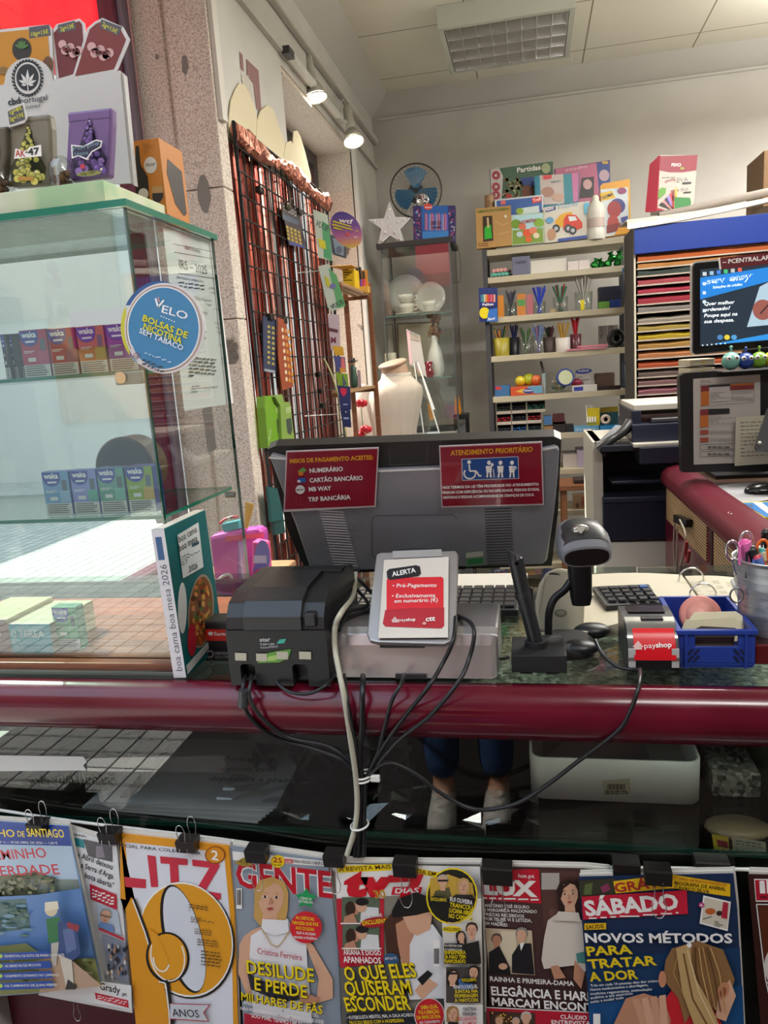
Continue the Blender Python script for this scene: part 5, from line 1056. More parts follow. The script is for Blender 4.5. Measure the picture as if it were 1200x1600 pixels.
k=pt-d*.012;s_=Vector((1,0,.25)).normalized();r_=.0112
b.loft([[k+(s_*math.cos(a)+d.cross(s_).normalized()*math.sin(a))*r_ for a in [2*math.pi*j/18 for j in range(18)]],[k+d*(.010+.008*math.cos(a)*-1)+(s_*math.cos(a)+d.cross(s_).normalized()*math.sin(a))*r_*.8 for a in [2*math.pi*j/18 for j in range(18)]]],M('#1e1f22',.35));b.build('upper_pole',pl)
e=P(807,881,'y',1.0925);MB().cyl(e+Vector((0,.003,0)),e,.0028,M('#050506',.1),14).build('lens',pl)
MB().box(pm.x+.006,pm.x+.014,1.098,1.108,pm.z-.034,pm.z+.012,M('#1b1b1e',.4),.002,None).build('pen_clip',pl)

# --- barcode scanner on its stand
sc=thing('barcode_scanner','grey and black hand barcode scanner resting in a gooseneck stand','scanner',(.055,1.16,CZ))
GRY=M('#6a6b6f',.5);GRD=M('#2b2c2e',.4)
def sring(px,py,y,hw,hh,n=28,p=2.6,tilt=0):
    c=P(px,py,'y',y);s=(y*1.06)/FPX;q=[]
    for k in range(n):
        a=2*math.pi*k/n;x=math.copysign(abs(math.cos(a))**(2/p),math.cos(a));z=math.copysign(abs(math.sin(a))**(2/p),math.sin(a))
        q.append((c.x+x*hw*s,y+tilt*z*hh*s,c.z+z*hh*s+.06*x*hw*s))
    return q
b=MB();b.loft([sring(917,870,1.100,35,15),sring(915,862,1.106,38,21),sring(911,852,1.125,38,29),sring(906,842,1.155,35,30),sring(901,836,1.185,29,26),sring(898,834,1.200,16,15)],GRY);b.build('head',sc)
b=MB();b.loft([sring(917,871,1.099,32,12.5),sring(917,871,1.0995,30,11)],M('#0a0a0c',.25));b.build('scan_window',sc)
tr_=[sring(916,864,1.105,36,20,48),sring(912,853,1.123,36,29,48),sring(907,843,1.152,33,30,48),sring(902,837,1.180,27,25,48)]
b=MB();b.loft([[(x,y-.001,z+.0022) for x,y,z in r[4:21]] for r in tr_],M('#2c2d2e',.35),False,True,None,False);b.build('top_plate',sc)
c=P(907,828,'y',1.120);b=MB();b.ball((c.x,c.y,c.z),(.0135,.008,.0085),M('#bdb8ae',.18,.9),16);b.prism([(-.008,.004),(.008,.004),(0,-.006)],0,.002,M('#8f8b80',.3),Matrix.Translation(c+Vector((0,-.0075,.001)))@R(60,'X'));b.build('emblem',sc)
ha,hb=P(905,876,'y',1.165),P(908,944,'y',1.17)
b=MB();b.loft([[(ha.x+x*.019,ha.y+y*.014,ha.z) for x,y in rect2(2,2,.6)],[(hb.x+x*.0165,hb.y+y*.012,hb.z+.012) for x,y in rect2(2,2,.6)],[(hb.x+x*.014,hb.y+y*.010,hb.z) for x,y in rect2(2,2,.7)]],BLK,True,True);b.build('handle',sc)
b=MB();b.tube([P(892,908,'y',1.165),P(882,922,'y',1.16),P(866,936,'y',1.155),P(858,958,'y',1.15),P(857,990,'y',1.15)],.0062,BLK,12);b.build('gooseneck',sc)
b=MB();cb=P(885,1000,'z',CZ+.016)
b.loft([[(cb.x+x,cb.y+y,CZ) for x,y in rect2(.085,.085,.03,6)],[(cb.x+x,cb.y+y,CZ+.012) for x,y in rect2(.085,.085,.03,6)],[(cb.x+x*.75,cb.y+y*.75,CZ+.022) for x,y in rect2(.085,.085,.03,6)]],BLK)
for px,py in ((925,985),(905,1012),(862,1005)):
    c=P(px,py,'z',CZ+.012);b.ball((c.x,c.y,CZ+.012),(.03,.02,.0125),BLK,18)
b.build('stand_base',sc)
# --- payment terminal
pt_=thing('payment_terminal','grey payment printer with a bright red label on its front','payment terminal',(.155,1.16,CZ))
x0,x1=.1235,.197;TG=M('#2c2c2e',.4)
b=MB();pr2=[(1.075,CZ),(1.073,CZ+.012),(1.074,.912),(1.09,.945),(1.118,.959),(1.15,.961),(1.18,.960),(1.185,.955),(1.185,CZ)]
b.loft([[(x,y,z) for y,z in pr2] for x in (x0,x1)],TG,True,False);b.build('body',pt_,bevel=.003)
CLR=M('#6f6f6d',.12,.4,1)
def curve_strip(mb,xa,xb,off,m,t0=0,t1=1):
    pts=[(1.0735,.9105),(1.078,.928),(1.090,.9465),(1.104,.955),(1.120,.9605)]
    k0,k1=t0*(len(pts)-1),t1*(len(pts)-1);q=[]
    for i in range(9):
        t=k0+(k1-k0)*i/8;j=min(int(t),len(pts)-2);f=t-j;q.append((pts[j][0]+(pts[j+1][0]-pts[j][0])*f,pts[j][1]+(pts[j+1][1]-pts[j][1])*f))
    mb.loft([[(x,y-off*.75,z+off*.66) for y,z in q] for x in (xa,xb)],m,False,True,None,False)
b=MB();curve_strip(b,x0+.002,x1-.002,.004,CLR);b.box(x0+.002,x0+.012,1.0715,1.0745,.902,.93,M('#b9b9b6',.2)).box(x1-.012,x1-.002,1.0715,1.0745,.902,.93,M('#b9b9b6',.2));b.build('clear_cover',pt_)
b=MB();curve_strip(b,x0+.010,x1-.006,.0052,M('#cf1420',.3),0,.62);b.build('paper_label',pt_)
q0,q1=Vector((.16,1.0735-.0042,.9105+.0036)),Vector((.16,1.088-.0042,.9445+.0036));nn=(q1-q0).cross(Vector((1,0,0)));
b=MB();A=Art(b,q0+Vector((0,-.0028,.001)),nn,.0002);A.text('pay',(1007,1013),(1025,1012),8,WT,.0);A.text('shop',(1025,1012),(1050,1011),8,WT,.05);house(A,997,1008,2.0,WT);b.build('print',pt_)
MB().box(.148,.180,1.108,1.122,.9595,.964,M('#2a2a2c',.3),.002).build('latch',pt_)
b=MB();b.box(x0+.01,x1-.01,1.14,1.172,.961,.9635,M('#1b1b1d',.15),.001);b.build('display',pt_)
b=MB();b.box(x0+.008,x1-.012,1.0725,1.075,CZ+.002,.909,BLK);b.build('front_lip',pt_)

# --- open ring binder under the calculator
rbd=thing('ring_binder','open ring binder with cream pages lying behind the payment terminal','binder',(.2,1.36,CZ))
PG=M('#b5af9a',.7)
def sheet(mb,pts,th,m): # gently curved paper stack over a quad given on the counter
    q=[P(x,y,'z',z) for x,y,z in pts];n=8;top=[];
    for j in range(n+1):
        t=j/n;a=q[0].lerp(q[1],t);c=q[3].lerp(q[2],t);w=math.sin(math.pi*t)*.004
        top.append((a+Vector((0,0,w)),c+Vector((0,0,w))))
    vs=[p for s in top for p in s]+[Vector((p.x,p.y,CZ+.0003)) for s in top for p in s];N=2*(n+1);fs=[]
    for j in range(n):
        i=2*j;fs+=[(i,i+1,i+3,i+2),(N+i,N+i+2,N+i+3,N+i+1),(i,i+2,N+i+2,N+i),(i+1,N+i+1,N+i+3,i+3)]
    fs+=[(0,N,N+1,1),(2*n,2*n+1,N+2*n+1,N+2*n)];mb.add(vs,fs,m)
b=MB();sheet(b,[(915,898,.917),(1065,898,.915),(1100,948,.912),(905,990,.912)],0,PG);b.build('left_pages',rbd)
b=MB();sheet(b,[(1070,900,.914),(1175,906,.912),(1190,950,.908),(1106,950,.912)],0,PG);b.build('right_pages',rbd)
b=MB();R_=random.Random(9)
for i in range(13):
    for j in range(5):
        x,y=1072+j*20+i*2,908+i*2.6
        if R_.random()<.6:p=P(x,y,'z',.9172);b.box(p.x,p.x+.012,p.y,p.y+.0012,.9168,.9171,M('#8d886f'))
b.build('fine_print',rbd)
b=MB()
for x,y in ((1080,908),(1098,934)):
    c=P(x,y,'z',.914);b.tube([(c.x+.022*math.cos(a),c.y,c.z+.004+.022*math.sin(a)) for a in [math.pi*(-.15+1.3*k/12) for k in range(13)]],.0016,CHROME,8)
b.build('rings',rbd)
# --- calculator
ca=thing('calculator','black desk calculator lying on the open binder','calculator',(.155,1.34,.922))
q=[P(925,916,'z',.932),P(1014,912,'z',.936),P(1033,941,'z',.926),P(947,946,'z',.926)]
u=(q[1]-q[0]);v=(q[3]-q[0]);nrm=u.cross(v).normalized();nrm=nrm if nrm.z>0 else-nrm
b=MB();dn=Vector((0,0,-.012));b.add(q+[p+dn for p in q],[(0,3,2,1),(4,5,6,7),(0,1,5,4),(1,2,6,5),(2,3,7,6),(3,0,4,7)],M('#1c1d20',.4));b.build('body',ca,bevel=.002)
for j in range(4):
    for i in range(5):
        b=MB();o=q[0]+u*(.08+.175*i)+v*(.12+.2*j);kk=[o,o+u*.135,o+u*.135+v*.14,o+v*.14]
        b.add([p+nrm*.0002 for p in kk]+[p+nrm*.004+(sum(kk,Vector())/4-p)*.12 for p in kk],[(4,5,6,7),(0,1,5,4),(1,2,6,5),(2,3,7,6),(3,0,4,7)],M('#3f5f8f' if (j==0 and i==4) else '#2e2f33',.35));b.build('key',ca)
# --- beige cradle
bc=thing('phone_cradle','upright beige plastic cradle with two dark slots behind the scanner','cradle',P(872,992,'y',1.24))
b=MB();bn=(0,-.93,.36);bp=P(872,985,'y',1.21)
b.add(*slab([(838,985),(836,940),(842,912),(854,894),(872,887),(892,890),(908,902),(914,940),(912,985),(880,994)],bp,bn,.018,M('#b7ae93',.5)));b.build('shell',bc,bevel=.005)
b=MB();A=Art(b,bp+Vector(bn).normalized()*.0006,bn,.0002);A.ell(866,898,9,3.4,'#3b352c',4,20,180,360);A.ell(876,958,10,6,'#6f6857');A.ell(876,957.5,7,4,'#98907a');A.line([(852,900),(842,960)],.8,'#948b72');b.build('slots',bc)
# --- blue crate
cr_=thing('storage_crate','small blue plastic crate with slanted cut-outs holding cards and a pink tape','crate',(.25,1.16,CZ))
xa,xb,ya,yb_,za,zb=P(1060,1015,'y',1.088).x,P(1180,1015,'y',1.088).x,1.088,1.245,CZ,P(1118,984,'y',1.088).z
BLU=M('#213c92',.42);BLD=M('#142660',.45)
b=MB();h=zb-za;w=xb-xa
b.box(xa,xb,ya,yb_,za+.004,za+.007,BLU)
b.box(xa+w*.02,xb-w*.02,ya+.001,ya+.004,za,za+h*.13,BLU)
def fr(u0,v0,u1,v1):b.box(xa+w*u0,xa+w*u1,ya,ya+.004,za+h*v0,za+h*v1,BLU,.0004)
fr(0,.84,1,1);fr(0,.13,.05,.84);fr(.95,.13,1,.84);fr(.05,.13,.95,.55);fr(.05,.55,.22,.84);fr(.78,.55,.95,.84)
for x in (xa,xb-.004):b.box(x,x+.004,ya+.004,yb_,za+.004,zb,BLU)
b.box(xa,xb,yb_-.004,yb_,za+.004,zb,BLU);b.box(xa-.002,xb+.002,ya-.003,ya,zb-.007,zb,BLU,.001);b.box(xa-.002,xb+.002,yb_,yb_+.003,zb-.007,zb,BLU,.001);b.box(xa-.003,xa,ya-.003,yb_+.003,zb-.007,zb,BLU,.001);b.box(xb,xb+.003,ya-.003,yb_+.003,zb-.007,zb,BLU,.001)
for u in (.1,.88):b.box(xa+w*u-.002,xa+w*u+.002,ya-.0025,ya,za,zb-.006,BLU)
b.build('body',cr_)
b=MB()
for sgn,u in ((-1,.16),(-1,.24),(1,.76),(1,.84)):
    for vv in (.24,.42):
        X=T(xa+w*u,ya-.0004,za+h*vv)@R(38*sgn*-1,'Y');b.box(-.0016,.0016,-.0005,.0003,-.0055,.0055,M('#0b1638',.6),0,X)
b.build('slots',cr_)
tpd=thing('tape_dispenser','round pink tape roll lying in the blue crate','tape roll',(.235,1.2,CZ+.01))
c=P(1092,955,'y',1.19);X=T(c.x,1.18,c.z-.004)@R(64,'X')
b=MB();b.lathe([(.0295,-.006),(.031,-.004),(.031,.004),(.0295,.006),(.012,.006),(.0118,-.006)],M('#d98a7c',.45),32,X,True,True);b.build('roll',tpd);MB().lathe([(.022,.0062),(.022,.0072),(.0005,.0074)],M('#e09a8c',.4),28,X).build('face',tpd)
for i,(lab,q,yy,col,kind) in enumerate((('cream rounded card holder, hindmost in the blue crate',[(1078,966),(1084,957),(1150,955),(1160,962),(1172,1000),(1070,1000)],1.125,'#d0c7a8',0),('cream card holder leaning in front of the other in the crate',[(1066,980),(1072,968),(1146,964),(1156,970),(1166,1002),(1062,1004)],1.112,'#c3b998',0),('dark brown card leaning at the front of the crate',[(1078,986),(1096,978),(1150,981),(1146,1012),(1076,1012)],1.1,'#2e1714',0))):
    b=MB();b.add(*slab(q,P(1110,1000,'y',yy),(0,-.9,.43),.002,M(col,.5)));b.build('card_holder' if i<2 else 'card',label=lab,cat='card',bevel=.0006)
# --- zinc bucket of pens on a dark red box
rx=MB();xr=P(1180,1020,'y',1.10).x;rx.box(xr,xr+.16,1.10,1.24,CZ,CZ+.030,M('#5f1216',.4),.002).box(xr+.004,xr+.156,1.104,1.236,CZ+.030,CZ+.0305,M('#2a0c0e',.5));rx.build('red_box',label='dark red flat box under the zinc bucket',cat='box')
bu=thing('zinc_bucket','ribbed zinc bucket full of pens and scissors at the right edge','bucket',(.345,1.16,CZ+.031))
bcx,bcy,bz=.348,1.165,CZ+.031
zt_=P(1157,872,'y',1.165).z;H=zt_-bz;pf2=[]
for k in range(25):
    t=k/24;r=.047+.0125*t;
    for c_,a_ in ((.28,.0018),(.60,.002),(.67,.002),(.74,.002)):r+=a_*math.exp(-((t-c_)/.02)**2)
    pf2.append((r,bz+H*t))
pf2+=[(.0612,bz+H),(.0618,bz+H+.002),(.0606,bz+H+.003),(.0585,bz+H),(.046,bz+.003)]
b=MB();b.lathe([(r,z-bz) for r,z in pf2],ZINC,40,T(bcx,bcy,bz));b.build('bucket',bu)
c=P(1155,926,'y',1.10);b=MB();b.tube([(bcx-.057+(-.004-.009*math.cos(a)),bcy-.025,bz+H*.55+.011*math.sin(a)) for a in [2*math.pi*k/10 for k in range(10)]],.0015,STEEL,8,True,True);b.build('side_ring',bu)
def pen(lab,p,q,r,col,cap=None,capc='#111114',name='pen',flat=None):
    o=thing(name,lab,'pen',p);b=MB();b.cyl(p,q,r,M(col,.35),12);d=(q-p).normalized();b.lathe([(r,0),(r*.7,.004),(.0004,.006)],M(col,.35),12,Matrix.Translation(q)@d.to_track_quat('Z','Y').to_matrix().to_4x4());b.build('barrel',o)
    if cap:MB().cyl(q-d*cap,q+d*.001,r*1.12,M(capc,.35),12).box(q.x-r*1.3,q.x-r*.9,q.y-r*1.5,q.y-r,q.z-cap,q.z-.002,M(capc,.35)).build('cap',o)
inb=lambda px,py,y:P(px,py,'y',y)
floor_=lambda dx,dy:Vector((bcx+dx,bcy+dy,bz+.006))
pen('pink highlighter pen standing in the zinc bucket',floor_(-.012,.0),inb(1163,848,1.150),.008,'#d84f9a',.03,'#e070b0','highlighter')
pen('fat black marker leaning in the zinc bucket',floor_(-.002,-.005),inb(1174,858,1.148),.008,'#121214',.04,'#1b1b1e','marker')
pen('striped red and blue pen leaning in the zinc bucket',floor_(.004,-.008),inb(1183,872,1.142),.0065,'#c8304a',.012,'#5f7fc8')
pen('teal felt pen with a cream tip in the zinc bucket',floor_(.012,-.004),inb(1190,862,1.15),.0072,'#1f8f8a',.012,'#d8c8a8','felt_pen')
pen('black pen at the back of the zinc bucket',floor_(.02,.02),inb(1196,832,1.18),.006,'#1a1718',.03)
def scissors(lab,c1,c2,y,col,tip,rad,mm):
    o=thing('scissors',lab,'scissors',tip)
    for cpx in (c1,c2):
        c=P(*cpx,'y',y);k=P(cpx[0]+4,cpx[1]+28,'y',y)
        MB().tube([(c.x+rad*.72*math.cos(a),y,c.z+rad*1.25*math.sin(a)) for a in [2*math.pi*j/14 for j in range(14)]],.0021,mm,10,True,True).build('handle_loop',o)
        bl=MB();s=Vector((c.x,y,c.z-rad*1.2));bl.tube([s,s*.5+tip*.5,tip],.0022,mm,8);bl.build('blade',o)
scissors('chrome scissors with round handles in the zinc bucket',(1144,860),(1166,846),1.16,None,floor_(-.03,0),.0115,CHROME)
scissors('scissors with orange plastic handles in the zinc bucket',(1192,858),(1207,866),1.145,None,floor_(.03,-.01),.011,M('#e0661c',.35))
b=MB();b.add(*slab([(1142,906),(1150,900),(1172,926),(1176,950),(1160,948)],P(1160,930,'y',1.27),(0,-.8,.6),.006,M('#8f959a',.15,0,1)));b.build('plastic_sleeve',label='clear grey plastic sleeve leaning behind the blue crate',cat='sleeve')
# --- keyboard behind the computer
kb=thing('keyboard','black keyboard lying on the counter behind the computer','keyboard',(-.23,1.4,CZ))
MB().box(-.47,-.035,1.315,1.455,CZ,CZ+.014,M('#1b1c1e',.4),.003).build('body',kb)
kroot=None
for j in range(5):
    for i in range(20):
        b=MB();x=-.463+.0212*i;y=1.322+.0262*j;b.box(x,x+.0185,y,y+.0225,CZ+.0141,CZ+.020,M('#26272a',.35),.0015,None,1);b.build('key',kb)
mp=MB();mp.box(-.2,-.02,1.475,1.59,CZ,CZ+.004,M('#b9b6ac',.6),.001);mp.build('papers',label='flat pale papers on the counter behind the keyboard',cat='papers')

# --- cables: they leave the counter, fall over the rail and are tied together in front of the glass
def cable(lab,pts,r,col):
    b=MB();b.tube([P(x,y,'y',d) for x,y,d in pts],r,M(col,.4),10);return b.build('cable',label=lab,cat='cable')
tail=lambda k,dx=0:[(568+dx,1222,1.012+k),(566+dx,1260,1.016+k),(565+dx,1290,1.018+k),(563+dx*1.5,1338,1.02+k)]
wc=cable('thick white cable hanging over the burgundy rail to the tied bundle',[(556,896,1.25),(552,930,1.15),(534,956,1.02),(524,978,1.012),(523,1010,1.01),(530,1050,.99),(538,1090,.9755),(547,1150,.985),(556,1215,.999),(558,1262,1.004),(553,1300,1.004),(542,1336,1.003)],.0042,'#b9b7a4')
cable('black printer cable with a ferrite lump, lower of the two at the left',[(385,1052,1.03),(381,1066,.985),(379,1092,.974),(392,1122,.98),(430,1152,1.0),(490,1170,1.006),(540,1190,1.006)]+tail(.0,-6),.0031,'#1d1d20')
cable('black printer cable, upper of the two at the left',[(395,1050,1.03),(392,1066,.986),(390,1090,.973),(410,1122,.98),(450,1152,1.0),(510,1165,1.008),(548,1190,1.008)]+tail(.0055,-5),.0031,'#26272a')
cable('black cable hanging straight down in the middle of the rail',[(567,1056,1.02),(567,1068,.99),(566,1095,.974),(566,1135,.982),(562,1180,1.0)]+tail(-.004,-2),.0042,'#131315')
cable('thin black cable from beside the white one',[(538,1054,1.02),(540,1070,.99),(546,1110,.973),(556,1160,.99),(562,1190,1.002)]+tail(.004,0),.0024,'#1a1a1c')
cable('black cable leaving the notch of the computer foot',[(632,1054,1.025),(628,1066,.99),(612,1096,.974),(600,1140,.985),(590,1178,1.0)]+tail(-.002,2),.0028,'#18181a')
cable('black cable running from the computer neck over the foot',[(712,964,1.06),(708,1000,1.018),(692,1036,1.01),(668,1075,.978),(632,1120,.976),(598,1168,.996)]+tail(.003,3),.0031,'#151517')
cable('black cable looping wide right of the computer neck',[(714,962,1.10),(734,972,1.05),(741,990,1.022),(734,1026,1.014),(716,1066,.985),(672,1118,.974),(620,1160,.99)]+tail(.006,4),.0031,'#1c1c1f')
cable('black cable from the payment terminal sagging across the glass to the bundle',[(1000,1046,1.05),(1000,1058,1.0),(996,1080,.974),(985,1110,.972),(965,1142,.985),(900,1192,1.01),(850,1230,1.014),(800,1258,1.014),(740,1264,1.014),(690,1240,1.012),(650,1210,1.01),(610,1192,1.006),(584,1204,1.005)]+tail(-.006,4),.0030,'#1a1a1d')
cable('black cable curling from the scanner base to the payment terminal',[(930,1000,1.11),(940,1020,1.085),(962,1040,1.07),(985,1046,1.062),(1001,1047,1.05)],.0028,'#1a1a1d')
cable('black cable drooping under the receipt printer',[(432,1066,.996),(450,1080,.981),(480,1084,.980),(508,1072,.985),(526,1050,1.02)],.0028,'#151517')
cable('thin black cable from the pole block under the computer foot',[(796,1026,1.07),(786,1029,1.07),(775,1028,1.08)],.0024,'#151517')
for i,(x,r,c) in enumerate(((590,.0032,'#141416'),(575,.0028,'#1e1e21'))):cable(('black cable lying in a tangle left of the computer neck' if i==0 else 'thin black cable tangled behind the white cable'),[(520+10*i,985,1.03),(545,965-8*i,1.09),(x,945,1.14),(x-20,915,1.2),(540+20*i,890,1.27)],r,c)
fe=MB();fe.cyl(P(381,1078,'y',.9735),P(380,1104,'y',.9735),.0075,M('#3a3b3e',.45),14);fe.build('ferrite_core',label='grey ferrite lump on the printer cable',cat='ferrite core')
def tie(lab,px,py,rx,y,tail_):
    o=thing('cable_tie',lab,'cable tie',P(px,py,'y',y));c=P(px,py,'y',y);b=MB()
    for dz in (0,.006) if tail_ else (0,):b.tube([(c.x+rx*math.cos(a),y+.014*math.sin(a),c.z+dz+.002*math.cos(a)) for a in [2*math.pi*k/16 for k in range(16)]],.0017,WHT,6,True,True)
    b.build('band',o)
    if tail_:MB().box(c.x+rx,c.x+rx+.014,y-.012,y-.006,c.z+.001,c.z+.011,WHT,.001).build('lock',o)
tie('white cable tie with a lump around the black bundle',569,1216,.0125,1.012,True);tie('lower white cable tie around the bundle and the white cable',562,1289,.0135,1.013,False)
# ================================================================== mesh panel hung with foil and cards in front of the side window
GX,GY0,GY1,GZ0,GZ1=-.895,2.445,3.56,.62,2.15
gp=thing('mesh_panel','black wire mesh panel hanging before the side window','mesh panel',(GX,3.0,GZ0))
b=MB();b.tube([(GX,GY0,GZ0),(GX,GY0,GZ1),(GX,GY1,GZ1),(GX,GY1,GZ0)],.0065,BLK,8,False,True);b.build('frame',gp)
b=MB()
for k in range(1,17):y=GY0+(GY1-GY0)*k/17;b.box(GX-.0022,GX+.0022,y-.0022,y+.0022,GZ0,GZ1,BLK)
b.build('upright_wires',gp)
b=MB()
for k in range(1,21):z=GZ0+(GZ1-GZ0)*k/21;b.box(GX+.0022,GX+.0066,GY0-.012,GY1+.012,z-.0022,z+.0022,BLK)
b.build('cross_wires',gp)
b=MB();R_=random.Random(12);FO=[FOIL,M('#a8584a',.25,.95),M('#a85a4c',.22,1),M('#8a443c',.3,.9),M('#d09080',.3,.95)]
for k in range(80):
    y=GY0+.01+(GY1-GY0-.02)*(k+R_.uniform(-.3,.3))/80;w=R_.uniform(.003,.0075);a=R_.uniform(-1.1,1.1);x=GX-.018-R_.uniform(0,.014);n=14;vs=[];ph=R_.uniform(0,6);zt=2.10;z0=.60
    for j in range(n+1):
        t=j/n;z=zt+(z0-zt)*t;aa=a+.7*math.sin(ph+5*t+R_.uniform(-.3,.3));yy=y+.008*math.sin(ph*2+4*t)
        vs+=[(x+w*math.sin(aa),yy-w*math.cos(aa),z),(x-w*math.sin(aa),yy+w*math.cos(aa),z)]
    b.add(vs,[(2*j,2*j+1,2*j+3,2*j+2) for j in range(n)],FO[R_.choice([0,1,1,2,3,3,4])],True)
o=b.build('foil_curtain',label='fringe curtain of copper foil strips behind the black mesh panel',cat='curtain',kind='stuff')
b=MB();R_=random.Random(4);rings=[];N=40
for i in range(N+1):
    t=i/N;y=GY0+(GY1-GY0+.02)*t;z=2.125-.01*math.sin(t*9);r=.028+.012*math.sin(t*13)+(.01 if t>.8 else 0)
    rings.append([(GX+.002+(r*.55+R_.uniform(-.005,.005))*math.cos(a),y,z+(r+R_.uniform(-.006,.006))*math.sin(a)) for a in [2*math.pi*k/10 for k in range(10)]])
b.loft(rings,FOIL,True,False);b.build('foil_garland',label='crumpled copper foil swag along the top of the mesh panel',cat='garland')
CARD=M('#d8cdae',.7)
for lab,q,x in (('tall rounded cream card cut-out nearest the granite pier',[(357,215),(358,183),(361,157),(368,139),(374,130),(382,132),(389,144),(396,162),(403,190),(405,245)],-.923),('middle rounded cream card cut-out above the foil swag',[(399,240),(402,189),(407,173),(418,164),(427,171),(434,191),(446,227),(448,275)],-.921),('twin-humped cream card cut-out at the window end of the mesh',[(441,270),(445,234),(448,223),(455,220),(458,225),(459,205),(465,204),(470,214),(477,238),(486,275),(487,305)],-.919)):
    b=MB();b.add(*slab(q,(x,0,0),(1,0,0),.004,CARD));b.build('card_cutout',label=lab,cat='card cut-out')
b=MB();A=Art(b,(XL+.001,0,0),(1,0,0),.0004,.7);A.poly([(374,80),(379,86),(381,112),(376,108)],'#8d6a6a');A.poly([(385,92),(404,110),(409,178),(401,170),(396,130),(386,118)],'#8d6a6a');A.poly([(377,116),(388,118),(397,150),(395,168),(380,140)],'#c3beb4');b.build('wall_sticker',label='faded mauve sticker on the wall panel above the card cut-outs',cat='sticker')
# cards and packs hung on the mesh, flat against it
gx=GX+.012
def hung(name,lab,cat,q,col,art=None,x=None,d=.003,rough=.35,fy=None):
    x=gx if x is None else x;p0,nn=((x,0,0),(1,0,0)) if fy is None else ((-.8,fy,0),(.3,-1,0))
    b=MB();b.add(*slab(q,p0,nn,d,M(col,rough)))
    if art:A=Art(b,p0,nn,.0003,rough);art(A)
    b.build(name,label=lab,cat=cat)
def a1(A):
    A.poly([(441,333),(466,345),(467,352),(442,343)],'#55606f');A.greek(442,320,464,334,3,'#9a8f8a',.5,2,12)
    for j in range(4):
        for i in range(4):A.poly([(447+6*i+.8*j,352+2.6*i+6*j),(451+6*i+.8*j,353.6+2.6*i+6*j),(451+6*i+.8*j,357.6+2.6*i+6*j),(447+6*i+.8*j,356+2.6*i+6*j)],'#b39a4a');A.k-=1
    A.up();A.poly([(452,377),(476,384),(477,388),(453,382)],'#3a4a8a')
hung('scratch_card','grey and gold scratch card clipped high on the mesh panel','scratch card',[(439,314),(466,330),(479,386),(452,383)],'#4a4548',a1)
def a2(A):
    for j in range(8):
        for i in range(2):A.poly([(418+7*i,508+8*j+2*i),(422+7*i,509+8*j+2*i),(422+7*i,513+8*j+2*i),(418+7*i,512+8*j+2*i)],'#a89a4a');A.k-=1
    A.up();A.poly([(413,576),(430,579),(430,583),(413,580)],'#8f969f')
hung('scratch_card','dark blue scratch card strip low on the mesh panel','scratch card',[(411,493),(432,500),(431,584),(412,580)],'#2f3a55',a2)
def a3(A):
    for j in range(8):
        for i in range(3):A.poly([(440+5*i+.9*j,512+11*j+1.4*i),(443+5*i+.9*j,513+11*j+1.4*i),(443+5*i+.9*j,519+11*j+1.4*i),(440+5*i+.9*j,518+11*j+1.4*i)],'#c98a3a' if i else '#d8c8a8');A.k-=1
hung('scratch_card','orange scratch card strip beside the dark blue one','scratch card',[(434,496),(447,500),(459,604),(441,610),(435,560)],'#93452a',a3,gx+.01)
def a4(A):A.poly([(430,648),(436,650),(440,672),(436,682),(430,676)],'#3a4a4a');A.text('spray',(418,690),(421,676),4,'#c8d8b0',.0)
for k,(lab,q,col) in enumerate((('bright green spray pack, left one on the mesh panel',[(414,620),(423,618),(428,622),(428,632),(437,632),(440,700),(419,700),(414,636)],'#6f9f2a'),('green spray pack, right one on the mesh panel',[(430,620),(441,616),(444,628),(453,628),(462,700),(441,700),(438,634)],'#7f9f4a'))):
    def aa(A,k=k):
        x=432+15*k;A.poly([(x,655),(x+8,653),(x+10,672),(x+7,680),(x+2,676)],'#3f4a45');A.poly([(x-1,637),(x+8,635),(x+8,644),(x,646)],'#a3b878')
        if k==0:A.text('Ambi',(421,690),(424,672),4,'#cfe0b0',.01)
    hung('spray_pack',lab,'spray pack',q,col,aa,gx+.008+.012*k,.03)
def a5(A):A.poly([(503,345),(514,352),(519,408),(506,402)],'#4f9a68');A.text('VUUB',(492,352),(511,362),9,'#39584a',.04);A.poly([(497,372),(508,377),(510,390),(499,386)],'#c9c02a')
hung('hanging_leaflet','white and green leaflet with big letters at the far edge of the mesh','leaflet',[(489,327),(512,336),(520,408),(497,402)],'#b9c2b4',a5,fy=3.06)
def a6(A):A.poly([(513,418),(526,430),(540,478),(528,482)],'#5a9a62');A.poly([(507,430),(514,436),(517,450),(510,447)],'#b9b32a');A.text('VUUB',(519,484),(538,474),8,'#39584a',.03);A.ell(520,447,5,4,'#6a6a9a')
hung('hanging_leaflet','tilted white and green leaflet below the upright one on the mesh','leaflet',[(497,416),(514,412),(538,480),(518,486),(512,480)],'#b3bcb0',a6,fy=3.0)
for k,(x,y,c) in enumerate(((436,812,'#1f4a4c'),(431,792,'#23585a'))):hung('blister_pack','dark teal blister pack on the mesh just above the keyboard' if k==0 else 'dark teal blister pack behind the other near the computer','blister pack',[(x-12,y-32),(x+4,y-28),(x+10,y+20),(x-6,y+24)],c,None,gx+.004+.006*k,.01)
